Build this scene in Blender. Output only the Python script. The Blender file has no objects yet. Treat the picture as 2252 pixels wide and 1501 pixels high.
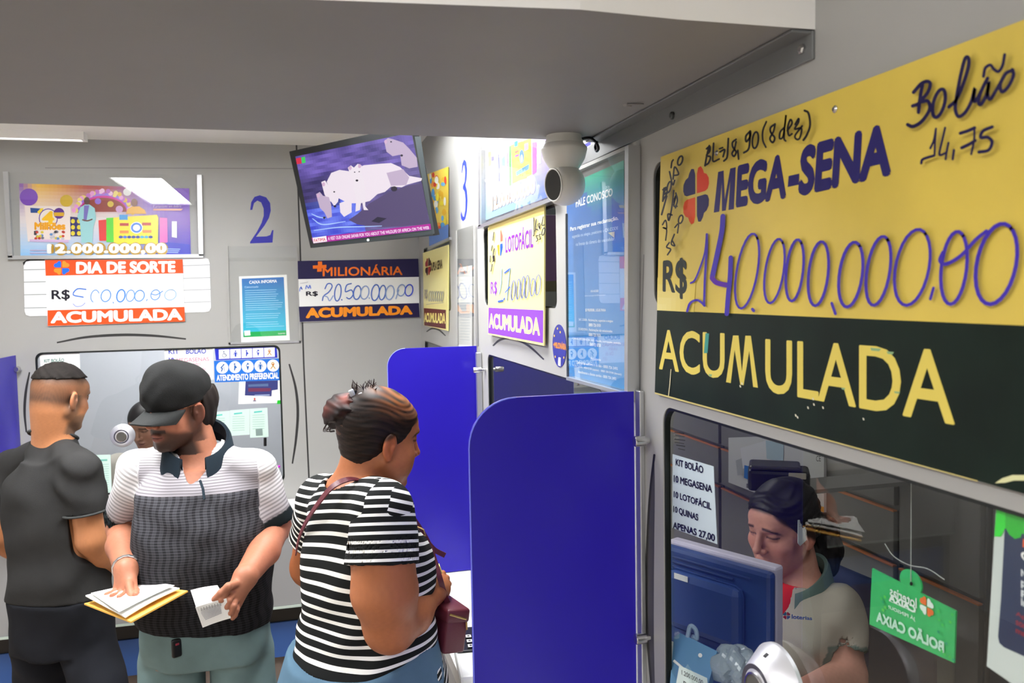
import bpy, bmesh, math, random
import numpy as np
from mathutils import Vector, Matrix
from mathutils.geometry import tessellate_polygon

random.seed(5)
SC = bpy.context.scene
COL = SC.collection

# ---------------------------------------------------------------- camera
CAM_H = 1.9
YAW, PITCH, ROLL = [math.radians(a) for a in (14.636, -3.45, -1.032)]
FPX, CX, CY = 1793.25, 1126.0, 750.5
_f = np.array([math.sin(YAW) * math.cos(PITCH), math.cos(YAW) * math.cos(PITCH), math.sin(PITCH)])
_r0 = np.array([math.cos(YAW), -math.sin(YAW), 0.0])
_u0 = np.cross(_r0, _f)
_r = _r0 * math.cos(ROLL) + _u0 * math.sin(ROLL)
_u = -_r0 * math.sin(ROLL) + _u0 * math.cos(ROLL)
EYE = np.array([0.0, 0.0, CAM_H])
cd = bpy.data.cameras.new('camera')
cam = bpy.data.objects.new('camera', cd)
COL.objects.link(cam)
cam.matrix_world = Matrix(((_r[0], _u[0], -_f[0], 0), (_r[1], _u[1], -_f[1], 0), (_r[2], _u[2], -_f[2], CAM_H), (0, 0, 0, 1)))
cd.sensor_width = 36.0
cd.lens = 36.0 * FPX / 2252
cd.clip_start = 0.05
cd.dof.use_dof = True
cd.dof.focus_distance = 1.9
cd.dof.aperture_fstop = 9.0
SC.camera = cam

# ---------------------------------------------------------------- world, exposure
w = bpy.data.worlds.new('world')
SC.world = w
w.use_nodes = True
w.node_tree.nodes['Background'].inputs[0].default_value = (0.9, 0.95, 1.0, 1)
w.node_tree.nodes['Background'].inputs[1].default_value = 0.05
SC.view_settings.view_transform = 'Standard'
SC.view_settings.look = 'None'
SC.view_settings.gamma = 1.0
SC.view_settings.use_curve_mapping = False
SC.view_settings.exposure = 0.15

# ceiling lamps of the shop: (x0, x1, y0, y1, z, strength)
LAMPS = [(-1.01, -0.73, 1.65, 3.05, 2.615, 42.0), (0.12, 0.40, 1.75, 3.25, 2.615, 27.0),
         (-0.95, -0.65, -0.95, 0.70, 2.615, 17.0), (-0.2, 0.1, -2.2, -0.5, 2.615, 11.0)]
BOOTH_LAMPS = [(1.05, 1.30, 0.5, 1.4, 2.55, 4.5), (1.05, 1.30, 2.9, 3.7, 2.55, 8.0), (-1.0, -0.2, 4.6, 4.85, 2.55, 62.0)]

# ---------------------------------------------------------------- survey: sight lines of the camera, measured in photo pixels
XB, YA = 0.595, 4.074          # the two counter walls
def ray(px, py): return _f + _r * ((px - CX) / FPX) - _u * ((py - CY) / FPX)
def onX(px, py, X):
    d = ray(px, py); return EYE + d * (X / d[0])
def onY(px, py, Y):
    d = ray(px, py); return EYE + d * (Y / d[1])
def onZ(px, py, Z):
    d = ray(px, py); return EYE + d * ((Z - CAM_H) / d[2])
def J(px, py, D): return EYE + ray(px, py) * D
def mB(off=0.0): return lambda px, py, o=0.0: onX(px, py, XB - off - o)
def mA(off=0.0): return lambda px, py, o=0.0: onY(px, py, YA - off - o)

# ---------------------------------------------------------------- materials
def s2l(v):
    v = v / 255.0
    return v / 12.92 if v <= 0.04045 else ((v + 0.055) / 1.055) ** 2.4
def rgb(r, g, b): return (s2l(r), s2l(g), s2l(b), 1.0)
_mats = {}
def mat(name, col=(0.5, 0.5, 0.5, 1), rough=0.5, metal=0.0, spec=0.5, bump=0.0, bscale=200.0, var=0.0, vscale=6.0, attr=None, emit=0.0, coat=0.0):
    if name in _mats: return _mats[name]
    m = bpy.data.materials.new(name); m.use_nodes = True
    nt = m.node_tree; p = nt.nodes['Principled BSDF']
    p.inputs['Roughness'].default_value = rough
    p.inputs['Metallic'].default_value = metal
    p.inputs['Specular IOR Level'].default_value = spec
    p.inputs['Coat Weight'].default_value = coat
    p.inputs['Base Color'].default_value = col
    src = None
    if attr:
        a = nt.nodes.new('ShaderNodeAttribute'); a.attribute_name = attr; src = a.outputs['Color']
    tc = nt.nodes.new('ShaderNodeTexCoord')
    if var > 0:
        n = nt.nodes.new('ShaderNodeTexNoise'); n.inputs['Scale'].default_value = vscale; n.inputs['Detail'].default_value = 4
        nt.links.new(tc.outputs['Object'], n.inputs['Vector'])
        mr = nt.nodes.new('ShaderNodeMapRange')
        mr.inputs['From Min'].default_value = 0.3; mr.inputs['From Max'].default_value = 0.7
        mr.inputs['To Min'].default_value = 1 - var; mr.inputs['To Max'].default_value = 1 + var
        nt.links.new(n.outputs['Fac'], mr.inputs['Value'])
        mx = nt.nodes.new('ShaderNodeVectorMath'); mx.operation = 'SCALE'
        if src is not None: nt.links.new(src, mx.inputs[0])
        else: mx.inputs[0].default_value = col[:3]
        nt.links.new(mr.outputs['Result'], mx.inputs['Scale'])
        src = mx.outputs['Vector']
    if src is not None: nt.links.new(src, p.inputs['Base Color'])
    if bump > 0:
        n = nt.nodes.new('ShaderNodeTexNoise'); n.inputs['Scale'].default_value = bscale; n.inputs['Detail'].default_value = 3
        nt.links.new(tc.outputs['Object'], n.inputs['Vector'])
        b = nt.nodes.new('ShaderNodeBump'); b.inputs['Strength'].default_value = bump; b.inputs['Distance'].default_value = 0.002
        nt.links.new(n.outputs['Fac'], b.inputs['Height']); nt.links.new(b.outputs['Normal'], p.inputs['Normal'])
    if emit > 0:
        if src is not None: nt.links.new(src, p.inputs['Emission Color'])
        else: p.inputs['Emission Color'].default_value = col
        p.inputs['Emission Strength'].default_value = emit
    _mats[name] = m
    return m
def glass_mat(name, tint=(0.96, 0.98, 0.98, 1), refl=0.9, rough=0.0, ior=1.5):
    if name in _mats: return _mats[name]
    m = bpy.data.materials.new(name); m.use_nodes = True; nt = m.node_tree
    nt.nodes.remove(nt.nodes['Principled BSDF']); out = nt.nodes['Material Output']
    t = nt.nodes.new('ShaderNodeBsdfTransparent'); t.inputs[0].default_value = tint
    g = nt.nodes.new('ShaderNodeBsdfGlossy'); g.inputs['Roughness'].default_value = rough; g.inputs['Color'].default_value = (refl, refl, refl, 1)
    f = nt.nodes.new('ShaderNodeFresnel')
    ge = nt.nodes.new('ShaderNodeNewGeometry'); mr = nt.nodes.new('ShaderNodeMapRange')   # same reflectance from both faces
    mr.inputs['To Min'].default_value = ior; mr.inputs['To Max'].default_value = 1.0 / ior
    nt.links.new(ge.outputs['Backfacing'], mr.inputs['Value']); nt.links.new(mr.outputs['Result'], f.inputs['IOR'])
    x = nt.nodes.new('ShaderNodeMixShader')
    nt.links.new(f.outputs[0], x.inputs[0]); nt.links.new(t.outputs[0], x.inputs[1]); nt.links.new(g.outputs[0], x.inputs[2])
    nt.links.new(x.outputs[0], out.inputs['Surface'])
    _mats[name] = m
    return m

M_WALL = mat('grey_laminate', rgb(166, 166, 163), 0.42, var=0.03, vscale=2.5, spec=0.4)
M_WALLD = mat('grey_laminate_edge', rgb(120, 120, 118), 0.5)
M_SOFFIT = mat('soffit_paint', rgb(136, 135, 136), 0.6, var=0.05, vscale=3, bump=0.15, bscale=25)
M_WHITE = mat('white_paint', rgb(244, 243, 240), 0.6, bump=0.2, bscale=40)
M_FLOOR = mat('beige_floor', rgb(176, 158, 140), 0.35, var=0.12, vscale=5)
M_ALU = mat('aluminium', rgb(200, 202, 204), 0.32, 0.85)
M_STEEL = mat('brushed_steel', rgb(205, 205, 205), 0.25, 1.0)
M_DSTEEL = mat('dark_steel', rgb(86, 90, 90), 0.4, 0.6)
M_BLACK = mat('black_plastic', rgb(16, 16, 18), 0.4)
M_GASKET = mat('rubber_gasket', rgb(14, 20, 18), 0.35)
M_BLUE = mat('blue_acrylic', rgb(40, 27, 170), 0.3, spec=0.35)
M_PAPER = mat('white_paper', rgb(246, 246, 242), 0.7)
M_PRINT = mat('print', attr='Col', rough=0.45, spec=0.3)
M_PRINTG = mat('glossy_print', attr='Col', rough=0.3, spec=0.4)
M_INK = mat('marker_ink', attr='Col', rough=0.4, spec=0.3)
M_GLASS = glass_mat('window_glass')
M_ACRYL = glass_mat('acrylic_sheet', (0.985, 0.99, 0.99, 1), 0.9)

# ---------------------------------------------------------------- object helpers
def link(o, parent=None):
    COL.objects.link(o)
    if parent is not None:
        o.parent = parent
        o.matrix_parent_inverse = parent.matrix_world.inverted() if parent.type == 'EMPTY' else Matrix()
    return o
def tag(o, label=None, cat=None, group=None, kind=None):
    if label: o['label'] = label
    if cat: o['category'] = cat
    if group: o['group'] = group
    if kind: o['kind'] = kind
    return o
def obj(name, bm_or_mesh, m=None, parent=None, smooth=False):
    if isinstance(bm_or_mesh, bmesh.types.BMesh):
        me = bpy.data.meshes.new(name); bmesh.ops.recalc_face_normals(bm_or_mesh, faces=bm_or_mesh.faces[:])
        bm_or_mesh.to_mesh(me); bm_or_mesh.free()
    else: me = bm_or_mesh
    for mm in (m if isinstance(m, (list, tuple)) else [m] if m else []): me.materials.append(mm)
    if smooth:
        me.polygons.foreach_set('use_smooth', [True] * len(me.polygons))
        try: me.set_sharp_from_angle(angle=math.radians(40))
        except Exception: pass
    return link(bpy.data.objects.new(name, me), parent)
def empty(name, loc, label=None, cat=None, group=None):
    o = bpy.data.objects.new(name, None); o.empty_display_size = 0.1
    o.matrix_world = Matrix.Translation(Vector(loc)); COL.objects.link(o)
    return tag(o, label, cat, group)
def struct(name, bm, m, parent=None, smooth=False):
    o = obj(name, bm, m, parent, smooth)
    if parent is None: o['kind'] = 'structure'
    return o
def add_box(bm, p0, p1, bevel=0.0, seg=2, M=None):
    """axis-aligned box from corner p0 to corner p1 (then transformed by M)"""
    p0 = Vector(p0); p1 = Vector(p1)
    r = bmesh.ops.create_cube(bm, size=1.0)
    vs = r['verts']
    for v in vs: v.co = Vector([(p0[i] + p1[i]) / 2 + v.co[i] * (p1[i] - p0[i]) for i in range(3)])
    if bevel > 0:
        es = list({e for v in vs for e in v.link_edges})
        rr = bmesh.ops.bevel(bm, geom=es, offset=bevel, segments=seg, affect='EDGES', profile=0.5)
        vs = list({v for f in rr['faces'] for v in f.verts} | {v for v in vs if v.is_valid})
    if M is not None: bmesh.ops.transform(bm, matrix=M, verts=[v for v in vs if v.is_valid])
def box_obj(name, p0, p1, m, parent=None, bevel=0.0, M=None):
    bm = bmesh.new(); add_box(bm, p0, p1, bevel, M=M); return obj(name, bm, m, parent)
def add_tube(bm, pts, r, n=8, caps=True, closed=False):
    pts = [Vector(p) for p in pts]; rings = []
    N = len(pts); rr = r if isinstance(r, (list, tuple)) else [r] * N
    prev = None
    for i, p in enumerate(pts):
        t = (pts[min(i + 1, N - 1)] - pts[max(i - 1, 0)]).normalized()
        if prev is None:
            a = t.orthogonal().normalized()
        else:
            a = prev - t * prev.dot(t)
            a = a.normalized() if a.length > 1e-6 else t.orthogonal().normalized()
        prev = a; b = t.cross(a)
        rings.append([bm.verts.new(p + (a * math.cos(2 * math.pi * k / n) + b * math.sin(2 * math.pi * k / n)) * rr[i]) for k in range(n)])
    for i in range(N - 1):
        for k in range(n):
            bm.faces.new((rings[i][k], rings[i][(k + 1) % n], rings[i + 1][(k + 1) % n], rings[i + 1][k]))
    if caps:
        bm.faces.new(rings[0][::-1]); bm.faces.new(rings[-1])
def add_lathe(bm, prof, M, n=32, cap0=True, cap1=True):
    """profile [(radius, height)...] turned round local z, placed with M"""
    rings = []
    for r, h in prof:
        rings.append([bm.verts.new(M @ Vector((r * math.cos(2 * math.pi * k / n), r * math.sin(2 * math.pi * k / n), h))) for k in range(n)])
    for i in range(len(rings) - 1):
        for k in range(n):
            bm.faces.new((rings[i][k], rings[i][(k + 1) % n], rings[i + 1][(k + 1) % n], rings[i + 1][k]))
    if cap0: bm.faces.new(rings[0][::-1])
    if cap1: bm.faces.new(rings[-1])
def frame_to(axis, origin, up=(0, 0, 1)):
    z = Vector(axis).normalized(); u = Vector(up)
    x = u.cross(z)
    if x.length < 1e-4: x = Vector((1, 0, 0))
    x.normalize(); y = z.cross(x)
    M = Matrix((x, y, z)).transposed().to_4x4(); M.translation = Vector(origin)
    return M
def catmull(pts, k=6):
    P = [np.array(p, float) for p in pts]
    if len(P) < 3: return P
    P = [2 * P[0] - P[1]] + P + [2 * P[-1] - P[-2]]; out = []
    for i in range(1, len(P) - 2):
        for j in range(k):
            t = j / k
            a, b, c, d = P[i - 1], P[i], P[i + 1], P[i + 2]
            out.append(0.5 * ((2 * b) + (c - a) * t + (2 * a - 5 * b + 4 * c - d) * t * t + (3 * b - a - 3 * c + d) * t ** 3))
    out.append(P[-2]); return out
def rrect(x0, y0, x1, y1, r, n=6):
    if not isinstance(r, (list, tuple)): r = [r] * 4      # corners (x0,y0) (x1,y0) (x1,y1) (x0,y1)
    out = []
    for (cx, cy, a0, q) in ((x0, y0, 180, r[0]), (x1, y0, 270, r[1]), (x1, y1, 0, r[2]), (x0, y1, 90, r[3])):
        ccx = cx + q * (1 if cx == x0 else -1); ccy = cy + q * (1 if cy == y0 else -1)
        if q <= 0: out.append((cx, cy)); continue
        for k in range(n + 1):
            a = math.radians(a0 + 90 * k / n); out.append((ccx + q * math.cos(a), ccy + q * math.sin(a)))
    return out
def slab(bm, outer, holes, to3, t0, t1):
    """flat slab with holes: outline and holes in 2-D, to3(u, v, depth) -> point, depths t0 (front) and t1 (back)"""
    loops = [outer] + list(holes)
    flat = [Vector((p[0], p[1], 0)) for l in loops for p in l]
    tris = tessellate_polygon([[Vector((p[0], p[1], 0)) for p in l] for l in loops])
    A = [bm.verts.new(to3(p.x, p.y, t0)) for p in flat]; B = [bm.verts.new(to3(p.x, p.y, t1)) for p in flat]
    for t in tris:
        try:
            bm.faces.new([A[i] for i in t]); bm.faces.new([B[i] for i in reversed(t)])
        except ValueError: pass
    o = 0
    for l in loops:
        n = len(l)
        for i in range(n):
            a, b = o + i, o + (i + 1) % n
            bm.faces.new((A[a], A[b], B[b], B[a]))
        o += n
def toB(y, z, d): return Vector((XB + d, y, z))       # depth d goes into the wall
def toA(x, z, d): return Vector((x, YA + d, z))
def pB(px, py): p = onX(px, py, XB); return (p[1], p[2])
def pA(px, py): p = onY(px, py, YA); return (p[0], p[2])

# ---------------------------------------------------------------- lettering
_tc = {}
def text2d(s, bold=0.0, shear=0.0, space=1.0, line=1.0, align='LEFT'):
    key = (s, bold, shear, space, line, align)
    if key in _tc: return _tc[key]
    cu = bpy.data.curves.new('t', 'FONT'); cu.body = s; cu.size = 1.0; cu.shear = shear
    cu.space_character = space; cu.space_line = line; cu.resolution_u = 4; cu.align_x = align
    o = bpy.data.objects.new('t', cu); COL.objects.link(o)
    dg = bpy.context.evaluated_depsgraph_get()
    me = bpy.data.meshes.new_from_object(o.evaluated_get(dg))
    v = np.array([x.co[:2] for x in me.vertices]) if len(me.vertices) else np.zeros((1, 2))
    f = [tuple(p.vertices) for p in me.polygons]
    lay_ = np.zeros(len(v))
    if bold > 0 and len(f):          # heavier weight: the outline spread by bold in eight directions
        n0 = len(v); F0 = list(f); vs = [v]; ls = [lay_]
        for k in range(8):
            vs.append(v + bold * np.array([math.cos(k * math.pi / 4), math.sin(k * math.pi / 4)])); ls.append(lay_ + (k + 1)); f += [tuple(i + n0 * (k + 1) for i in t) for t in F0]
        v = np.concatenate(vs); lay_ = np.concatenate(ls)
    lo = v.min(0); hi = v.max(0); v = (v - lo) / np.maximum(hi - lo, 1e-6)
    bpy.data.objects.remove(o); bpy.data.curves.remove(cu); bpy.data.meshes.remove(me)
    _tc[key] = (v, f, lay_); return _tc[key]

class Art:
    """flat printed or painted matter on one surface; mp(px, py, off) gives the point on the surface"""
    def __init__(s, mp): s.mp = mp; s.v = []; s.f = []; s.c = []; s.n = 1; s.step = 0.00005
    def _add(s, pts, faces, col):
        b = len(s.v); s.v += [tuple(p) for p in pts]
        for f in faces: s.f.append([b + i for i in f]); s.c.append(col)
    def lay(s): s.n += 1; return s.n * s.step
    def poly(s, pts, col, flat=False):
        o = s.lay(); P = [s.mp(x, y, o) for x, y in pts]
        if len(pts) <= 4 and not flat: s._add(P, [list(range(len(P)))], col); return s
        tr = tessellate_polygon([[Vector((x, y, 0)) for x, y in pts]])
        s._add(P, [list(t) for t in tr], col); return s
    def ell(s, cx, cy, rx, ry, col, rot=0, n=20):
        c, d = math.cos(math.radians(rot)), math.sin(math.radians(rot))
        pts = [(cx + rx * math.cos(a) * c - ry * math.sin(a) * d, cy + rx * math.cos(a) * d + ry * math.sin(a) * c) for a in [2 * math.pi * k / n for k in range(n)]]
        o = s.lay(); P = [s.mp(x, y, o) for x, y in pts]; s._add(P, [list(range(n))], col); return s
    def grid(s, quad, nx, ny, fn):
        """quad tl,tr,br,bl filled by cells coloured fn(u,v) (printed shades of a picture)"""
        o = s.lay(); tl, tr, br, bl = [np.array(q, float) for q in quad]; P = []
        for j in range(ny + 1):
            for i in range(nx + 1):
                u, v = i / nx, j / ny
                q = (tl * (1 - u) + tr * u) * (1 - v) + (bl * (1 - u) + br * u) * v; P.append(s.mp(q[0], q[1], o))
        b = len(s.v); s.v += [tuple(p) for p in P]
        for j in range(ny):
            for i in range(nx):
                a = b + j * (nx + 1) + i
                s.f.append([a, a + 1, a + nx + 2, a + nx + 1]); s.c.append(fn((i + .5) / nx, (j + .5) / ny))
        return s
    def stroke(s, pts, wpx, col, smooth=6, closed=False, taper=False):
        """marker line, wpx wide in photo pixels at its place"""
        o = s.lay()
        P = catmull(pts, smooth) if smooth else [np.array(p, float) for p in pts]
        Q = []
        for i, p in enumerate(P):
            t = P[min(i + 1, len(P) - 1)] - P[max(i - 1, 0)]; l = math.hypot(*t) or 1
            wv = wpx * (0.55 + 0.45 * math.sin(math.pi * min(1, max(0, i / (len(P) - 1))))) if taper else wpx
            nrm = np.array([-t[1], t[0]]) / l * wv / 2
            Q.append((p + nrm, p - nrm))
        pts3 = []
        for a, b in Q: pts3 += [s.mp(a[0], a[1], o), s.mp(b[0], b[1], o)]
        s._add(pts3, [[2 * i, 2 * i + 1, 2 * i + 3, 2 * i + 2] for i in range(len(Q) - 1)], col)
        for p, k in ((P[0], 0), (P[-1], 1)):
            o += 1.5e-5
            if taper: break
            rr = wpx / 2 * (0.55 if taper else 1)
            s._add([s.mp(p[0] + rr * math.cos(a), p[1] + rr * math.sin(a), o) for a in [2 * math.pi * j / 8 for j in range(8)]], [list(range(8))], col)
        return s
    def loop(s, cx, cy, a, b, shear, wpx, col, t0=0, t1=380, n=26):
        pts = []
        for k in range(n + 1):
            t = math.radians(t0 + (t1 - t0) * k / n - 90)
            y = b * math.sin(t); pts.append((cx + a * math.cos(t) - shear * y, cy + y))
        return s.stroke(pts, wpx, col, smooth=0)
    def text(s, t, quad, col, bold=0.0, shear=0.0, space=1.0, line=1.0, align='LEFT', flip=False):
        """quad = photo corners tl, tr, br, bl of the lettering's bounding box"""
        v, f, ly = text2d(t, bold, shear, space, line, align); o = s.lay()
        tl, tr, br, bl = [np.array(s.mp(q[0], q[1], o)) for q in quad]
        if flip: v = np.stack([1 - v[:, 0], v[:, 1]], 1)
        u = v[:, :1]; w_ = 1 - v[:, 1:]
        P = (tl * (1 - u) + tr * u) * (1 - w_) + (bl * (1 - u) + br * u) * w_
        nn = np.cross(tr - tl, bl - tl); nn = nn / (np.linalg.norm(nn) + 1e-12); nn = -nn if nn @ (tl - EYE) > 0 else nn
        P = P + ly[:, None] * nn * 1.2e-5
        s._add(P, f, col); return s
    def rtext(s, t, x0, y0, x1, y1, col, sl=0.0, **k):
        """text in a photo box x0..x1, with vertical slope sl (dy per dx) of its base line"""
        d = sl * (x1 - x0)
        return s.text(t, ((x0, y0), (x1, y0 + d), (x1, y1 + d), (x0, y1)), col, **k)
    def build(s, name, m=None, parent=None):
        me = bpy.data.meshes.new(name); me.from_pydata(s.v, [], s.f)
        at = me.color_attributes.new('Col', 'FLOAT_COLOR', 'CORNER'); buf = []
        for f, c in zip(s.f, s.c): buf += list(c) * len(f)
        at.data.foreach_set('color', buf)
        return obj(name, me, m or M_PRINT, parent)
def board(name, quad, mp, t, m, parent=None):
    """flat plate: front corners from quad (photo), thickness t behind"""
    bm = bmesh.new()
    F = [bm.verts.new(mp(x, y, 0)) for x, y in quad]
    n = (F[1].co - F[0].co).cross(F[-1].co - F[0].co).normalized()
    if n.dot(F[0].co - Vector(EYE)) < 0: n = -n
    B = [bm.verts.new(v.co + n * t) for v in F]
    k = len(F)
    bm.faces.new(F); bm.faces.new(B[::-1])
    for i in range(k): bm.faces.new((F[i], F[(i + 1) % k], B[(i + 1) % k], B[i]))
    return obj(name, bm, m, parent)
NAVY = rgb(34, 30, 92); ORANGE = rgb(240, 84, 22); WHITE = rgb(250, 250, 248); INK = rgb(14, 12, 30)
def clover(a, cx, cy, w_, h_, cols, sl=0.0, rot=0.0):
    """four-heart clover mark; cols tl, tr, bl, br"""
    for (sx, sy), c in zip(((-1, -1), (1, -1), (-1, 1), (1, 1)), cols):
        pts = []
        for (u, v) in ((0.06, 0.06), (0.06, 0.75), (0.16, 0.97), (0.36, 1.0), (0.52, 0.86), (0.60, 0.72), (0.80, 0.66), (0.96, 0.50), (0.98, 0.28), (0.88, 0.12), (0.7, 0.06)):
            X, Y = sx * u * w_ / 2, sy * v * h_ / 2
            pts.append((cx + X * math.cos(rot) - Y * math.sin(rot), cy + X * math.sin(rot) + Y * math.cos(rot) + sl * X))
        a.poly(pts, c)

def letter_M(a, quad, col, st=0.2, sp=0.0):
    """bold capital M drawn in the unit box of quad (photo corners tl, tr, br, bl); sp spreads the feet"""
    pts = [(0, 1), (sp, 0), (sp + st * 1.15, 0), (.5, .72), (1 - sp - st * 1.15, 0), (1 - sp, 0), (1, 1), (1 - st, 1), (1 - st - sp * .55, .30), (.5 + st * .34, 1), (.5 - st * .34, 1), (st + sp * .55, .30), (st, 1)]
    tl, tr, br, bl = [np.array(q, float) for q in quad]
    a.poly([tuple((tl * (1 - u) + tr * u) * (1 - v) + (bl * (1 - u) + br * u) * v) for u, v in pts], col, flat=True)
# ================================================================ ROOM
X0, X1R, Y0, Y1, ZC = -2.6, 2.75, -2.8, 5.4, 2.62
struct('floor', (lambda bm: (add_box(bm, (X0, Y0, -0.08), (X1R, Y1, 0)), bm)[1])(bmesh.new()), M_FLOOR)
struct('ceiling', (lambda bm: (add_box(bm, (X0, Y0, ZC), (X1R, Y1, ZC + 0.08)), bm)[1])(bmesh.new()), M_WHITE)
struct('wall_left', (lambda bm: (add_box(bm, (X0 - 0.08, Y0, 0), (X0, Y1, ZC)), bm)[1])(bmesh.new()), M_WHITE)
struct('wall_front', (lambda bm: (add_box(bm, (X0, Y0 - 0.08, 0), (X1R, Y0, ZC)), bm)[1])(bmesh.new()), M_WHITE)
M_INNER = mat('booth_wall_paint', rgb(178, 182, 190), 0.6)
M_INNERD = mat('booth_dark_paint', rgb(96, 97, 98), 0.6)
struct('wall_booth_back', (lambda bm: (add_box(bm, (X0, Y1, 0), (XB, Y1 + 0.06, ZC)), bm)[1])(bmesh.new()), M_INNER)
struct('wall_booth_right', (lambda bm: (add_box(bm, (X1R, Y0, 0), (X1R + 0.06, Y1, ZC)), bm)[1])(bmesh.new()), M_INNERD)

# right counter wall with its sign openings and teller windows (y, z)
WT = 0.012
openB = [rrect(0.42, 1.874, 1.302, 2.114, 0.025), rrect(0.12, 1.0, 1.27, 1.703, 0.03),
         rrect(1.849, 1.86, 2.622, 2.108, 0.02), rrect(1.55, 1.0, 2.60, 1.70, 0.03),
         rrect(3.24, 1.83, 3.945, 2.118, 0.02), rrect(2.95, 1.0, 3.985, 1.672, 0.03)]
bm = bmesh.new()
slab(bm, [(Y0, 0.0), (YA, 0.0), (YA, ZC), (Y0, ZC)], openB, toB, 0.0, WT)
wall_right = struct('wall_right', bm, M_WALL)
openA = [rrect(-1.15, 1.0, -0.09, 1.668, 0.03), rrect(-2.5, 1.0, -1.36, 1.668, 0.03)]
bm = bmesh.new()
slab(bm, [(X0, 0.0), (XB, 0.0), (XB, ZC), (X0, ZC)], openA, toA, 0.0, 0.02)
wall_back = struct('wall_back', bm, M_WALL)

# rubber gaskets round every opening: part of the wall they line
def gasket(parent, out, to3, w_=0.0045, d0=0.002, d1=0.0115):
    cx = sum(p[0] for p in out) / len(out); cy = sum(p[1] for p in out) / len(out)
    x0, x1 = min(p[0] for p in out), max(p[0] for p in out); y0, y1 = min(p[1] for p in out), max(p[1] for p in out)
    sx = 1 - 2 * w_ / (x1 - x0); sy = 1 - 2 * w_ / (y1 - y0)
    bm = bmesh.new()
    slab(bm, out, [[(cx + (p[0] - cx) * sx, cy + (p[1] - cy) * sy) for p in out]], to3, d0, d1)
    obj('gasket', bm, M_GASKET, parent)
for o_ in openB: gasket(wall_right, o_, toB)
for o_ in openA: gasket(wall_back, o_, toA, 0.008)

# panes of the teller windows
def pane(n, out, to3, d=0.0095):
    x0, x1 = min(p[0] for p in out), max(p[0] for p in out); y0, y1 = min(p[1] for p in out), max(p[1] for p in out)
    bm = bmesh.new()
    bm.faces.new([bm.verts.new(to3(a, b, d)) for a, b in ((x0 + .004, y0 + .004), (x1 - .004, y0 + .004), (x1 - .004, y1 - .004), (x0 + .004, y1 - .004))])
    o = obj('window_%d' % n, bm, M_GLASS); o['kind'] = 'structure'
for i, (o_, t_) in enumerate([(openB[1], toB), (openB[2], toB), (openB[3], toB), (openB[4], toB), (openB[5], toB), (openA[0], toA), (openA[1], toA), (openB[0], toB)]):
    pane(i + 1, o_, t_)

# seams between the panels, arched and bowed grooves pressed in them (dark fine lines on the wall)
def groove(parent, mp, pts, wpx, col=rgb(52, 52, 52), k=8):
    a = Art(mp); a.stroke(pts, wpx, col, smooth=k, taper=k > 0); return a.build('groove', M_INK, parent)
GA, GB = mA(), mB()
groove(wall_back, GA, [(652, 320), (660, 540), (668, 800), (680, 1062)], 3.5, k=0)
groove(wall_back, GA, [(100, 369), (250, 369), (653, 370.5)], 2.2, rgb(140, 140, 138), k=0)
groove(wall_back, GA, [(125, 753), (190, 741), (268, 736), (340, 738), (409, 745)], 6)
groove(wall_back, GA, [(65, 818), (57, 860), (54, 905), (58, 950)], 6)
groove(wall_back, GA, [(636, 800), (650, 852), (655, 905), (651, 965), (643, 1019)], 6)
groove(wall_right, GB, [(1084, 760), (1100, 747), (1125, 742), (1160, 758), (1196, 790)], 6)
groove(wall_right, GB, [(938, 729), (950, 722), (965, 725), (980, 738)], 4)
groove(wall_right, GB, [(1048, 500), (1049, 620), (1052, 760)], 3, rgb(110, 110, 112), k=0)
groove(wall_right, GB, [(1416, 560), (1412, 700), (1408, 860)], 2, rgb(120, 120, 122), k=0)
# bowed finger recess beside the near window
a = Art(GB)
L = catmull([(1439, 1000), (1430, 1080), (1424, 1180), (1422, 1290), (1424, 1400), (1432, 1501)], 6)
R_ = catmull([(1439, 1000), (1440, 1080), (1439, 1180), (1438, 1290), (1438, 1400), (1440, 1501)], 6)
a.poly([tuple(p) for p in L] + [tuple(p) for p in R_[::-1]], rgb(74, 74, 76), flat=True)
a.stroke([tuple(p) for p in L], 5, rgb(24, 24, 24), smooth=0)
a.build('recess', M_INK, wall_right)
# aluminium edge profile of the near panel
bm = bmesh.new()
add_box(bm, (XB - 0.010, 1.345, 0.9), (XB + 0.0, 1.366, 1.72), 0.002)
obj('edge_profile', bm, M_ALU, wall_right)
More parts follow.
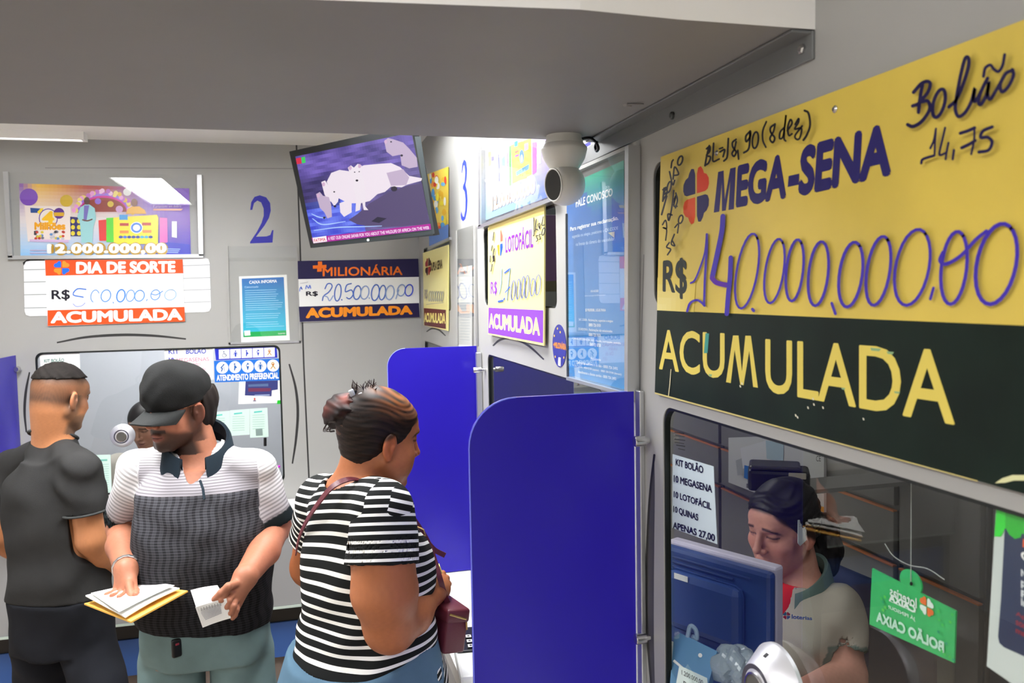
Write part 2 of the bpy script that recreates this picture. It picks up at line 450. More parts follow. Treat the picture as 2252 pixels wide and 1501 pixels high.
# booth numbers painted on the panels
def serif_two(a, q, col):
    # q: (x, y) in a unit box (0 top) -> photo
    out = [(0.03, 0.30), (0.08, 0.14), (0.22, 0.03), (0.45, 0.0), (0.72, 0.05), (0.88, 0.17), (0.90, 0.33), (0.82, 0.48), (0.62, 0.64), (0.36, 0.80), (0.26, 0.865), (0.70, 0.865), (0.86, 0.84), (0.94, 0.74), (1.0, 0.74), (0.95, 1.0), (0.0, 1.0), (0.0, 0.97), (0.30, 0.76), (0.50, 0.58), (0.60, 0.43), (0.60, 0.28), (0.50, 0.15), (0.34, 0.11), (0.20, 0.16), (0.12, 0.30)]
    a.poly([q(*p) for p in out], col, flat=True)
a = Art(mA()); serif_two(a, lambda x, y: (548 + 52 * x + 2 * y, 430 + 105 * y - 2 * x), rgb(42, 40, 158)); a.build('numeral', M_INK, wall_back)
def serif_three(a, q, col):
    out = [(0.08, 0.2), (0.2, 0.06), (0.45, 0.0), (0.75, 0.05), (0.9, 0.17), (0.86, 0.32), (0.66, 0.42), (0.9, 0.52), (1.0, 0.68), (0.92, 0.85), (0.68, 0.97), (0.35, 1.0), (0.08, 0.95), (0.0, 0.88), (0.1, 0.83), (0.3, 0.92), (0.5, 0.93), (0.68, 0.82), (0.7, 0.66), (0.58, 0.53), (0.3, 0.47), (0.3, 0.43), (0.55, 0.36), (0.62, 0.22), (0.52, 0.1), (0.36, 0.09), (0.16, 0.22)]
    a.poly([q(*p) for p in out], col, flat=True)
a = Art(mB()); serif_three(a, lambda x, y: (1014 + 15 * x - 1 * y, 352 + 136 * y - 4 * x), rgb(42, 60, 190)); a.build('numeral', M_INK, wall_right)
a = Art(mB())
a.poly([(1284, 318), (1299, 310), (1299, 345), (1287, 352)], rgb(42, 40, 158))
a.poly([(1276, 340), (1284, 318), (1287, 320), (1281, 338), (1299, 330), (1299, 338), (1276, 346)], rgb(42, 40, 158), flat=True)
a.build('numeral', M_INK, wall_right)

# soffit that drops over the queue, white front face
ZS = 2.2
bm = bmesh.new()
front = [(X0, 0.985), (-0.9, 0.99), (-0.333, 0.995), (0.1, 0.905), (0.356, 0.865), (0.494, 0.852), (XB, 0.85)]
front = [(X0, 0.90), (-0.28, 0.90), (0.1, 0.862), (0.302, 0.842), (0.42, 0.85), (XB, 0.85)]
lo = [bm.verts.new((x, y, ZS)) for x, y in front] + [bm.verts.new((XB, 1.56, ZS)), bm.verts.new((X0, 1.585, ZS))]
hi = [bm.verts.new((v.co.x, v.co.y, ZC)) for v in lo]
bm.faces.new(lo); bm.faces.new(hi[::-1])
n = len(lo)
for i in range(n):
    f = bm.faces.new((lo[i], lo[(i + 1) % n], hi[(i + 1) % n], hi[i]))
    if i < len(front) - 1: f.material_index = 1
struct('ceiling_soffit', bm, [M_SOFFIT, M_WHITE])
# angle strip holding the soffit against the panels
bm = bmesh.new()
add_box(bm, (XB - 0.004, 0.85, ZS - 0.034), (XB, 1.75, ZS - 0.001), 0.001)
add_box(bm, (XB - 0.03, 0.852, ZS - 0.004), (XB - 0.003, 1.555, ZS - 0.0005), 0.001)
trim = struct('trim_1', bm, mat('strip_paint', rgb(118, 120, 121), 0.45, 0.2))
for px, py in ((1766, 108), (1480, 254)):
    p = onX(px, py, XB - 0.004); bm = bmesh.new()
    add_lathe(bm, [(0.0062, 0), (0.0062, 0.0035), (0.004, 0.005)], frame_to((-1, 0, 0), p), 6 if px > 1600 else 12)
    obj('bolt', bm, M_STEEL if px > 1600 else M_DSTEEL, trim)
# small hook hole left in the soffit
p = onZ(1380, 230, ZS); bm = bmesh.new()
add_lathe(bm, [(0.008, 0), (0.006, -0.004), (0.003, -0.004)], Matrix.Translation(Vector(p)), 14)
add_tube(bm, [p + np.array([-.006, -.012, -.002]), p + np.array([.02, -.018, -.003])], 0.0016, 6)
o = obj('screw_hook', bm, M_SOFFIT); tag(o, 'small painted-over screw hook in the grey ceiling soffit', 'hook')

# ceiling lamps
def lamp(i, L, label, grp):
    x0, x1, y0, y1, z, st = L
    e = empty('ceiling_light', ((x0 + x1) / 2, (y0 + y1) / 2, z), label, 'ceiling light', grp)
    bm = bmesh.new()
    for p0, p1 in (((x0 - .015, y0 - .015, z - .03), (x0, y1 + .015, z + .005)), ((x1, y0 - .015, z - .03), (x1 + .015, y1 + .015, z + .005)), ((x0, y0 - .015, z - .03), (x1, y0, z + .005)), ((x0, y1, z - .03), (x1, y1 + .015, z + .005))):
        add_box(bm, p0, p1)
    obj('frame', bm, M_WHITE, e)
    bm = bmesh.new(); add_box(bm, (x0, y0, z - .02), (x1, y1, z - .015))
    obj('diffuser', bm, mat('lamp_%d' % i, (1, 1, 1, 1), emit=st), e)
labs = ['long lit ceiling panel above the second booth counter', 'long lit ceiling panel beside the booth numbered three', 'lit ceiling panel in front of the soffit, over the queue', 'lit ceiling panel farthest from the counters, near the front wall']
for i, L in enumerate(LAMPS): lamp(i, L, labs[i], 'ceiling panels of the shop')
labs = ['lit ceiling panel over the seated cashier with monitor', 'lit ceiling panel inside the far booths on the right', 'lit ceiling panel inside the booth with the metal speaker disc']
for i, L in enumerate(BOOTH_LAMPS): lamp(10 + i, L, labs[i], 'ceiling panels inside the booths')

lamp(20, (-1.75, -0.88, 3.90, 3.94, 2.617, 3.0), 'slim lit tube strip on the ceiling just in front of the back wall', 'ceiling panels of the shop')
# ================================================================ COUNTERS AND DIVIDERS
# counter of the back wall: white ledge, grey apron, black band in place of the recess shade, blue plinth
cb = empty('service_counter', (-0.6, YA, 0), 'white-topped grey service counter along the back wall under window two', 'counter', 'service counters')
bm = bmesh.new(); slab(bm, rrect(-2.5, YA - 0.17, 0.55, YA - 0.001, [0.0, 0.05, 0, 0], 5), [], lambda u, v, d: Vector((u, v, d)), 0.875, 0.915)
obj('countertop', bm, mat('white_laminate', rgb(240, 240, 236), 0.3), cb)
M_APRON = mat('grey_apron', rgb(150, 151, 152), 0.45)
bm = bmesh.new(); add_box(bm, (-2.5, YA - 0.15, 0.44), (0.55, YA - 0.002, 0.874), 0.004); obj('apron', bm, M_APRON, cb)
bm = bmesh.new(); add_box(bm, (-2.5, YA - 0.155, 0.432), (0.55, YA - 0.145, 0.442)); obj('edge_strip', bm, mat('pale_edge', rgb(190, 205, 196), .4), cb)
bm = bmesh.new(); add_box(bm, (-2.5, YA - 0.05, 0.31), (0.55, YA - 0.003, 0.44)); obj('recess', bm, M_BLACK, cb)  # black box stands in for the shade under the apron
bm = bmesh.new()
slab(bm, rrect(-2.5, 0.16, 0.2, 0.33, [0, 0.12, 0, 0], 6), [], lambda u, v, d: Vector((u, v, d)) if False else Vector((u, YA - 0.06 + d, v)), 0.0, 0.05)
obj('plinth_panel', bm, mat('blue_plinth', rgb(52, 92, 160), 0.5), cb)
bm = bmesh.new(); add_box(bm, (-2.5, YA - 0.03, 0.0), (0.55, YA - 0.002, 0.31)); obj('plinth', bm, mat('beige_plinth', rgb(120, 108, 100), 0.6), cb)

# counter of the right wall
cr = empty('service_counter', (XB, 2.0, 0), 'white-topped grey service counter along the right wall below the blue dividers', 'counter', 'service counters')
bm = bmesh.new(); slab(bm, [(0.36, -2.0), (XB - 0.0105, -2.0), (XB - 0.0105, YA - 0.18), (0.44, YA - 0.18), (0.36, 2.72)], [], lambda u, v, d: Vector((u, v, d)), 0.905, 0.945)
obj('countertop', bm, mat('white_laminate'), cr)
bm = bmesh.new(); add_box(bm, (0.42, -2.0, 0.44), (XB - 0.0105, 2.7, 0.904), 0.004); obj('apron', bm, M_APRON, cr)
bm = bmesh.new(); add_box(bm, (0.47, -2.0, 0.0), (XB - 0.0105, 2.68, 0.44)); obj('plinth', bm, mat('beige_plinth'), cr)

def divider(loc, axis, length, z0, z1, r, label):
    """blue privacy sheet standing out from a wall point loc along axis (-x or -y)"""
    e = empty('privacy_divider', loc, label, 'divider', 'blue privacy dividers between the booths')
    t = 0.005; bm = bmesh.new()
    if axis == 'x': f = lambda u, v, d: Vector((loc[0] - u, loc[1] + d, v))
    else: f = lambda u, v, d: Vector((loc[0] + d, loc[1] - u, v))
    slab(bm, rrect(0.012, z0, length, z1, [0, 0.0, r, 0.0], 10), [], f, -t, t)
    obj('sheet', bm, M_BLUE, e)
    bm = bmesh.new()                                   # pale sawn edge of the sheet
    pts = [f(u, v, -t) for u, v in rrect(0.012, z0, length, z1, [0, 0.0, r, 0.0], 10)]
    k0 = 2
    add_tube(bm, pts[1:-1], 0.0012, 5); obj('sheet_edge', bm, mat('sawn_edge', rgb(120, 130, 245), 0.4), e)
    return e
d1 = divider((XB, 1.371, 0.945), 'x', 0.318, 0.95, 1.717, 0.085, 'near blue privacy divider left of the big yellow and black sign')
d2 = divider((XB, 2.716, 0.945), 'x', 0.315, 0.948, 1.720, 0.06, 'blue privacy divider behind the woman in the striped shirt')
d3 = divider((-1.228, YA, 0.915), 'y', 0.33, 0.93, 1.66, 0.06, 'blue privacy divider at the back wall beside the man in dark grey')
def standoff(p, axis, par, r=0.0095, l=0.03):
    bm = bmesh.new()
    add_lathe(bm, [(r * .55, 0), (r * .55, l * .3), (r, l * .32), (r, l * .95), (r * .85, l)], frame_to(axis, p), 16)
    obj('standoff', bm, M_STEEL, par, smooth=True)
for px, py in ((1416, 968), (1418, 1400)):
    p = onX(px, py, XB - 0.012); standoff((XB - 0.004, p[1] - .004, p[2]), (-1, 0.0, 0), d1, 0.0095, 0.028)
for px, py in ((1060, 813), (1062, 1240)):
    p = onX(px, py, XB - 0.012); standoff((XB - 0.002, p[1], p[2]), (-1, 0, 0), d2, 0.010, 0.04)
for z in (1.60, 1.15): standoff((-1.215, YA - 0.002, z), (0, -1, 0), d3, 0.012, 0.045)
# chrome rail pieces along the panel next to the second divider
bm = bmesh.new(); add_box(bm, (XB - 0.02, 2.68, 0.95), (XB - 0.001, 2.70, 1.70), 0.003); obj('edge_rail', bm, M_ALU, d2)

# keypad terminal on the right counter, below the woman's bag
def local(o, ang): return Matrix.Translation(Vector(o)) @ Matrix.Rotation(math.radians(ang), 4, 'Z')
pk = onZ(1010, 1425, 0.975)
kt = empty('keypad_terminal', (pk[0], pk[1], 0.945), 'white betting terminal with black keypad on the right counter under the bag', 'terminal')
M_ = local((pk[0], pk[1], 0.945), -6)
bm = bmesh.new(); add_box(bm, (-0.012, -0.16, 0.0), (0.19, 0.14, 0.03), 0.008, M=M_); obj('casing', bm, mat('white_plastic', rgb(236, 238, 234), 0.35), kt)
bm = bmesh.new(); add_box(bm, (-0.008, -0.03, 0.03), (0.18, 0.12, 0.036), 0.003, M=M_); obj('keypad', bm, M_BLACK, kt)
for i in range(6):
    for j in range(3):
        bm = bmesh.new(); add_box(bm, (0.02 + i * 0.024, -0.02 + j * 0.03, 0.036), (0.038 + i * 0.024, 0.0 + j * 0.03, 0.04), 0.002, M=M_)
        add_box(bm, (0.026 + i * 0.024, -0.013 + j * 0.03, 0.04), (0.032 + i * 0.024, -0.007 + j * 0.03, 0.0404), M=M_)
        k = obj('key', bm, [mat('key_black', rgb(26, 26, 28), .4), mat('key_print', rgb(220, 220, 215), .5)], kt)
        for f in k.data.polygons:
            if f.index >= len(k.data.polygons) - 6: f.material_index = 1
bm = bmesh.new(); add_lathe(bm, [(0.006, 0), (0.006, 0.006), (0.004, 0.008)], M_ @ Matrix.Translation((0.002, -0.024, 0.036)), 12)
tag(obj('status_button', bm, mat('yellow_plastic', rgb(240, 220, 40), .4), kt), 'small yellow button')
pd = onZ(1100, 1530, 0.95)
bm = bmesh.new(); add_lathe(bm, [(0.075, 0), (0.075, 0.012), (0.066, 0.03), (0.04, 0.042), (0.0, 0.045)], Matrix.Translation((pd[0] + .01, pd[1] - .02, 0.945)), 32, cap1=False)
o = obj('coin_dish', bm, mat('white_plastic'), smooth=True); tag(o, 'rounded white plastic dish on the right counter beside the near divider', 'dish')

# ================================================================ BEHIND THE NEAR WINDOW
XC = 1.75
M_CAB = mat('cabinet_grey', rgb(122, 121, 118), 0.45, var=0.04)
M_OAK = mat('orange_edge_band', rgb(196, 120, 74), 0.5)
ys = [0.4, onX(2163, 1200, XC)[1], onX(1972, 1100, XC)[1], onX(1583, 1060, XC)[1], 4.6]
zd = [0.0, 0.62, onX(2060, 1272, XC)[2], onX(1700, 1000, XC)[2] + 0.9]
cl = ['tall grey cabinet at the right end of the row behind the hanging green sign', 'grey cabinet between the green hanging sign and the cashier', 'grey cabinet directly behind the cashier with the ponytail', 'grey cabinet behind the monitor, beside the dark vertical gap']
for i in range(4):
    y0, y1 = ys[i] + 0.008, ys[i + 1] - 0.008
    e = empty('storage_cabinet', (XC + .2, (y0 + y1) / 2, 0), cl[i], 'cabinet', 'grey cabinets behind the cashier')
    bm = bmesh.new(); add_box(bm, (XC + 0.02, y0, 0), (XC + 0.45, y1, 2.5)); obj('body', bm, M_INNERD if i == 0 else M_CAB, e)
    if i == 0: continue
    zs = [0.05, 0.55, zd[2] - 0.012, zd[2] + 0.16 if i > 1 else 2.45, 2.45]
    for k in range(len(zs) - 1):
        if zs[k + 1] - zs[k] < 0.05: continue
        nm = 'drawer' if k < 3 and zs[k + 1] < 1.5 else 'door'
        bm = bmesh.new(); add_box(bm, (XC, y0 + .004, zs[k] + .008), (XC + 0.019, y1 - .004, zs[k + 1] - .008), 0.002)
        d = obj(nm, bm, M_CAB, e)
        bm = bmesh.new(); add_box(bm, (XC - 0.002, y0 + .004, zs[k + 1] - .0115), (XC + 0.012, y1 - .004, zs[k + 1] - .006))
        tag(obj('edge_band', bm, M_OAK, d), 'orange wooden edge band')
# white notice board with papers, hung in front of the cabinets
def plane3(p00, p10, p01):
    p00, p10, p01 = [np.array(p, float) for p in (p00, p10, p01)]
    n = np.cross(p10 - p00, p01 - p00); n /= np.linalg.norm(n)
    if n @ (p00 - EYE) > 0: n = -n
    def mp(px, py, o=0.0):
        d = ray(px, py); t = ((p00 + n * o - EYE) @ n) / (d @ n); return EYE + d * t
    return mp
wbq = plane3(onX(1602, 962, XC - .02), onX(1602, 1060, XC - .02), onX(1790, 1130, XC - .02))
nb = board('notice_board', [(1602, 962), (1704, 958), (1812, 986), (1812, 1142), (1602, 1060)], wbq, 0.01, mat('white_board', rgb(214, 216, 214), 0.35))
tag(nb, 'white notice board with papers hanging behind the cashier', 'notice board')
for nm, q, c in (('paper', [(1618, 1012), (1690, 985), (1700, 1035), (1622, 1045)], rgb(176, 180, 182)), ('paper', [(1628, 985), (1692, 966), (1696, 1012), (1634, 1030)], rgb(226, 228, 230)), ('paper', [(1684, 968), (1724, 972), (1722, 1016), (1686, 1008)], rgb(182, 206, 216)), ('blue_card', [(1637, 1022), (1652, 1026), (1650, 1056), (1636, 1050)], rgb(40, 120, 200)), ('orange_tab', [(1802, 1112), (1812, 1114), (1812, 1126), (1800, 1122)], rgb(230, 160, 50))):
    a = Art(wbq); a.n = 3 + len(nb.children); a.step = .0003; a.poly(q, c); a.build(nm, M_PRINT, nb)
a = Art(wbq); a.rtext('CE', 1795, 1002, 1805, 1014, rgb(60, 60, 60)); a.build('lettering', M_INK, nb)
# black ticket printer on a shelf bracket above the cashier's head
pc = J(1712, 1042, 2.35)
pr = empty('ticket_printer', pc, 'black ticket printer on the shelf above the seated cashier', 'printer')
M_ = local(pc, -32)
bm = bmesh.new(); add_box(bm, (-0.084, -0.05, -0.043), (0.084, 0.05, 0.019), 0.010, M=M_); obj('body', bm, M_BLACK, pr)
bm = bmesh.new(); add_box(bm, (-0.081, -0.05, 0.019), (0.06, 0.05, 0.031), 0.007, M=M_); obj('lid', bm, mat('smoked_plastic', rgb(58, 58, 60), .3), pr)
bm = bmesh.new(); add_box(bm, (0.026, -0.055, 0.0), (0.073, -0.0502, 0.017), 0.002, M=M_); obj('paper_or_reflected_slip', bm, mat('cream_paper', rgb(196, 190, 172), .7), pr)
bm = bmesh.new(); add_lathe(bm, [(0.003, 0), (0.003, 0.002)], M_ @ Matrix.Translation((-0.026, -0.0505, -0.010)) @ Matrix.Rotation(math.pi / 2, 4, 'X'), 10); obj('indicator', bm, M_PAPER, pr)
bm = bmesh.new(); add_box(bm, (pc[0] - .05, pc[1] - .04, pc[2] - .056), (XC - .003, pc[1] + .09, pc[2] - .044)); o = obj('wall_shelf', bm, M_CAB); tag(o, 'grey bracket shelf under the black ticket printer', 'shelf')
# desk
dk = empty('teller_desk', (0.9, 1.3, 0), 'grey desk inside the near booth carrying the blue monitor', 'desk')
bm = bmesh.new(); add_box(bm, (XB + WT + .005, 0.1, 0.92), (1.02, 2.2, 0.95), 0.003); obj('desktop', bm, mat('desk_grey', rgb(122, 128, 130), 0.4), dk)
for y in (0.2, 2.25):
    bm = bmesh.new(); add_box(bm, (XB + .08, y - .02, 0), (.98, y + .02, 0.919)); obj('leg_panel', bm, M_CAB, dk)

# blue monitor seen from behind
mtl, mtr = J(1470, 1183, 1.80), J(1706, 1250, 1.60)
ax = Vector(mtr - mtl); ax.z = 0; Wm = ax.length; ax.normalize(); nb_ = Vector((-ax.y, ax.x, 0))
if nb_.dot(Vector(EYE) - Vector(mtl)) < 0: nb_ = -nb_
zt = (mtl[2] + mtr[2]) / 2; mc = Vector((mtr[0], mtr[1], zt)) - ax * Wm
# tilt axes: u along the screen, up, n towards the camera
MM = Matrix((ax, Vector((0, 0, 1)), nb_)).transposed().to_4x4(); MM.translation = mc
mon = empty('computer_monitor', (mc.x + ax.x * Wm / 2, mc.y + ax.y * Wm / 2, 0.95), 'blue flat computer monitor seen from behind, in front of the cashier', 'monitor')
M_MON = mat('blue_plastic', rgb(46, 74, 132), 0.35, var=.05)
Hm = 0.225
bm = bmesh.new(); add_box(bm, (0, -Hm, -0.03), (Wm, 0, 0.0), 0.006, M=MM); obj('front_bezel', bm, mat('pale_lilac_plastic', rgb(214, 208, 226), 0.3), mon)
bm = bmesh.new(); add_box(bm, (0.004, -Hm + .004, -0.001), (Wm + .003, -0.006, 0.022), 0.01, M=MM)
obj('back_shell', bm, M_MON, mon)
bm = bmesh.new(); add_box(bm, (0.03, -Hm + .05, 0.02), (Wm - .05, -0.045, 0.05), 0.018, M=MM); obj('back_hump', bm, M_MON, mon)
for k in range(3):
    bm = bmesh.new(); add_box(bm, (0.03, -0.03 - k * .011, 0.0215), (Wm - .04 - k * .04, -0.024 - k * .011, 0.026), 0.002, M=MM); obj('vent_rib', bm, mat('blue_plastic_dark', rgb(36, 62, 116), .4), mon)
bm = bmesh.new(); add_box(bm, (0.055, -0.062, 0.05), (0.09, -0.05, 0.0508), M=MM); obj('type_label', bm, M_PAPER, mon)
bm = bmesh.new(); add_box(bm, (Wm / 2 - .03, -0.29, -0.005), (Wm / 2 + .03, -Hm + .03, 0.03), 0.006, M=MM); obj('neck', bm, M_MON, mon)
p = MM @ Vector((Wm / 2, -0.29, 0.0)); bm = bmesh.new(); add_lathe(bm, [(0.1, 0), (0.1, 0.012), (0.03, 0.03)], Matrix.Translation((p.x, p.y, 0.951)), 28); obj('stand_foot', bm, M_MON, mon)
bm = bmesh.new(); add_tube(bm, [(p.x, p.y, 0.955), (p.x, p.y, p.z + .06)], 0.022, 12); obj('stand_column', bm, M_MON, mon)
# pale blue document box and price slip at the window sill
fb = plane3(J(1490, 1392, 1.45), J(1575, 1432, 1.40), J(1480, 1500, 1.40))
o = board('document_tray', [(1482, 1400), (1496, 1391), (1577, 1431), (1548, 1540), (1470, 1540)], fb, 0.02, mat('pale_blue_plastic', rgb(92, 142, 180), 0.35))
tag(o, 'pale blue plastic document tray standing behind the near window', 'tray')
bm = bmesh.new(); p = fb(1540, 1440, .001); add_lathe(bm, [(0.0035, 0), (0.0035, 0.002)], frame_to((-0.5, -0.8, 0.3), p), 10); obj('pin', bm, M_PAPER, o)
bm = bmesh.new()
cp = [J(1512, 1400, 1.44), J(1518, 1376, 1.44), J(1530, 1384, 1.44), J(1532, 1404, 1.44), J(1522, 1398, 1.44)]
add_tube(bm, catmull(cp, 5), 0.004, 8); obj('wire_clip', bm, mat('clear_plastic', rgb(150, 175, 195), .2), o)
ps = plane3(J(1500, 1468, 1.36), J(1545, 1501, 1.34), J(1490, 1501, 1.35))
o = board('price_slip', [(1494, 1462), (1555, 1490), (1560, 1540), (1480, 1540)], ps, 0.0015, mat('slip_paper', rgb(200, 214, 212), .6))
tag(o, 'small handwritten price slip in front of the pale blue tray', 'price slip')
a = Art(ps); a.rtext('1.200.000,00', 1499, 1472, 1546, 1484, INK, .5, bold=.01); a.rtext('B', 1503, 1496, 1510, 1506, INK, .5, bold=.02); a.build('lettering', M_INK, o)
bm = bmesh.new(); add_tube(bm, [fb(1482, 1452, .004), fb(1500, 1467, .004)], 0.0022, 8); o = obj('white_pencil', bm, M_PAPER); tag(o, 'thin white pencil lying against the pale blue tray', 'pencil')
# crumpled clear plastic bag
bm = bmesh.new(); bmesh.ops.create_icosphere(bm, subdivisions=4, radius=1)
rng = np.random.RandomState(3); dirs = rng.normal(size=(40, 3)); dirs /= np.linalg.norm(dirs, axis=1)[:, None]
for v in bm.verts:
    q = np.array(v.co); s = np.max(dirs @ q) ; k = 0.75 + 0.5 * abs(math.sin(9 * s + 4 * q[0])) * 0.5
    v.co = Vector(q * k * np.array([0.045, 0.045, 0.038]))
bmesh.ops.translate(bm, verts=bm.verts[:], vec=Vector(J(1614, 1464, 1.40)))
o = obj('plastic_bag', bm, mat('crumpled_film', rgb(150, 165, 172), 0.15, spec=0.8), smooth=False); tag(o, 'crumpled clear plastic bag on the desk below the monitor', 'bag')
def vb0(px, py):
    d = ray(px, py); T = -np.array([d[0], d[1], 0]); T /= np.linalg.norm(T); return np.array([-T[1], T[0], 0]), None, T
# office chair
cpos = J(1880, 1470, 2.12)
ch = empty('office_chair', (cpos[0], cpos[1], 0), 'dark blue office chair behind the seated cashier', 'chair')
M_CH = mat('chair_fabric', rgb(34, 40, 78), 0.8)
cpos = J(1880, 1470, 2.12)
bm = bmesh.new(); _R, _U, _T = vb0(1790, 1350); _fw = (_T * .66 - _R * .75); _fw /= np.linalg.norm(_fw); _o = J(1772, 1380, 2.06) - _fw * .20
M_ = local((_o[0], _o[1], 0), math.degrees(math.atan2(_fw[0], -_fw[1])))
add_box(bm, (-0.19, 0.0, 0.80), (0.19, 0.05, 1.13), 0.03, 3, M=M_); obj('backrest', bm, M_CH, ch, smooth=True)
bm = bmesh.new(); add_box(bm, (-0.22, -0.44, 0.53), (0.22, -0.03, 0.59), 0.025, 3, M=M_); obj('seat', bm, M_CH, ch, smooth=True)
bm = bmesh.new(); add_tube(bm, [M_ @ Vector((0, -.22, .06)), M_ @ Vector((0, -.22, .53))], .03, 12); add_tube(bm, [M_ @ Vector((0, -.1, .54)), M_ @ Vector((0, .075, .60)), M_ @ Vector((0, .075, .9))], .02, 8); obj('column', bm, M_BLACK, ch)
for k in range(5):
    a_ = 2 * math.pi * k / 5; bm = bmesh.new(); q = M_ @ Vector((0, -.22, .07))
    add_tube(bm, [q, q + Vector((.27 * math.cos(a_), .27 * math.sin(a_), -.015))], [.025, .016], 8)
    add_tube(bm, [q + Vector((.27 * math.cos(a_) - .012, .27 * math.sin(a_), -.042)), q + Vector((.27 * math.cos(a_) + .012, .27 * math.sin(a_), -.042))], .027, 12); obj('caster_arm', bm, M_BLACK, ch)

# talk-through speakers on the panes
def talk_disc(c, axis, R, label, side=0.0):
    e = empty('speaker_disc', c, label, 'speaker', 'round talk-through speakers on the teller windows')
    M_ = frame_to(axis, c)
    bm = bmesh.new(); add_lathe(bm, [(R, 0), (R, 0.08 * R), (R * 1.0, 0.1 * R), (R * 0.62, 0.60 * R), (R * 0.60, 0.61 * R)], M_, 48); obj('cone', bm, mat('satin_silver', rgb(222, 222, 228), 0.42, 0.6), e, smooth=True)
    bm = bmesh.new(); add_lathe(bm, [(R * 0.60, 0.60 * R), (R * 0.60, 0.625 * R), (R * 0.42, 0.60 * R)], M_, 48, cap0=False, cap1=False); obj('inner_ring', bm, mat('charcoal_ring', rgb(62, 60, 72), .5), e, smooth=True)
    bm = bmesh.new(); add_lathe(bm, [(R * 0.43, 0.59 * R), (R * 0.43, 0.66 * R), (R * 0.38, 0.67 * R), (R * 0.38, 0.60 * R)], M_, 40, cap0=False, cap1=False); obj('grille_rim', bm, M_STEEL, e, smooth=True)
    bm = bmesh.new()
    add_lathe(bm, [(R * 0.385, 0.60 * R)], M_, 40, cap0=True, cap1=False)
    n = 13
    for i in range(-n, n + 1):
        h = R * 0.38 * math.sqrt(max(0.0, 1 - (i / n) ** 2)); q = R * 0.38 * i / n
        if h < R * .03: continue
        add_tube(bm, [M_ @ Vector((q, -h, 0.625 * R)), M_ @ Vector((q, h, 0.625 * R))], R * 0.010, 4, caps=False)
        add_tube(bm, [M_ @ Vector((-h, q, 0.632 * R)), M_ @ Vector((h, q, 0.632 * R))], R * 0.010, 4, caps=False)
    obj('grille', bm, mat('grille_mesh', rgb(120, 118, 112), .45, .5), e)
    bm = bmesh.new(); q = M_ @ Vector((0, 0.80 * R, 0.36 * R)); ax_ = (M_.to_3x3() @ Vector((0, 0.78, 0.62)))
    M2 = frame_to(ax_, q); add_lathe(bm, [(R * .10, -.002), (R * .10, .0006)], M2, 20)
    for k in (-1, 0, 1): add_tube(bm, [M2 @ Vector((k * R * .035, -R * .06, .0012)), M2 @ Vector((k * R * .035, R * .06, .0012))], R * .010, 5)
    lg = obj('maker_mark', bm, [mat('satin_silver'), M_BLACK], e)
    for f in lg.data.polygons:
        if f.index >= 22: f.material_index = 1
    return e
cS = onX(1716, 1512, XB + 0.004)
talk_disc(cS, (-1, 0, 0), 0.058, 'large silver speaker disc on the near window below the cashier')
cS2 = onY(270, 957, YA + 0.012)
talk_disc(cS2, (0, -1, 0), 0.054, 'silver speaker disc on the back window beside the man in the cap')
# ================================================================ SIGNS, POSTERS, SCREEN
def mixc(c1, c2, t): return tuple(c1[i] * (1 - t) + c2[i] * t for i in range(3)) + (1,)
def Z7(x, y): return (1400 + x / 2.144, 60 + y / 2.144)
def ZB(x, y): return (1960 + x / 5.003, 100 + y / 5.003)
def ZS_(x, y): return (1430 + x / 5.774, 230 + y / 5.774)
PURP = rgb(66, 46, 178)

# ---- big yellow and black jackpot sign on the near panel
SQ = mB(0.006)
m_yel = mat('yellow_sign', rgb(222, 196, 84), 0.4, var=0.10, vscale=5)
ms = empty('jackpot_sign', onX(1850, 690, XB - 0.004), 'large yellow and black jackpot sign handwritten 140.000.000,00 on the near panel', 'sign')
yel = board('yellow_panel', [(1453, 345), (2300, 25), (2300, 717.5), (1445, 682)], SQ, 0.004, m_yel, ms)
blk = board('black_panel', [(1445, 682), (2300, 717.5), (2300, 1098), (1440, 862)], SQ, 0.004, mat('black_green_sign', rgb(14, 30, 22), 0.5, spec=0.2, var=0.3, vscale=12), ms)
a = Art(SQ)
a.poly([(1440, 862), (2150, 1056), (2150, 1058.5), (1440, 865.5)], rgb(206, 190, 120))
zc = lambda x, y: (1420 + x / 2.7067, 660 + y / 2.7067); YL = rgb(226, 206, 96)
a.text('ACU', (zc(80, 172), zc(470, 192), zc(470, 472), zc(80, 412)), YL, bold=0.012)
letter_M(a, (zc(478, 208), zc(668, 212), zc(668, 520), zc(478, 487)), YL, .15, .22)
a.text('ULADA', (zc(712, 228), zc(1840, 300), zc(1840, 748), zc(712, 545)), YL, bold=0.012)
a.poly([(1551.5, 732), (1559.5, 733), (1556, 776), (1548, 776)], rgb(60, 150, 140))
for (x, y, w_, h_) in ((1914, 764, 24, 8), (1950, 772, 16, 7), (1850, 852, 9, 5), (1558, 822, 8, 6), (1966, 860, 14, 5)):
    a.poly([(x, y), (x + w_, y + w_ * .1), (x + w_ * .8, y + h_), (x + 2, y + h_ * .8)], rgb(140, 178, 130))
for (x, y) in ((1626, 846), (1630, 840), (1748, 910), (1752, 914), (1788, 886), (1775, 893), (1897, 918), (1786, 874), (1808, 893)):
    a.poly([(x, y), (x + 3, y + 1), (x + 4, y + 6), (x + 1, y + 5)], rgb(226, 222, 200))
a.stroke([(1475.5, 812), (1473, 845), (1470, 870)], 1.6, rgb(226, 216, 170), smooth=0)
for k, (x, y) in enumerate(((2120, 1050), (2165, 1059), (2200, 1049), (2225, 1045), (2252, 1046))): pass
a.poly([(2188, 1062), (2204, 1051), (2226, 1044), (2255, 1044), (2255, 1056), (2230, 1056), (2210, 1061)], rgb(222, 222, 170), flat=True)
a.build('lettering', M_PRINT, blk)
a = Art(SQ)
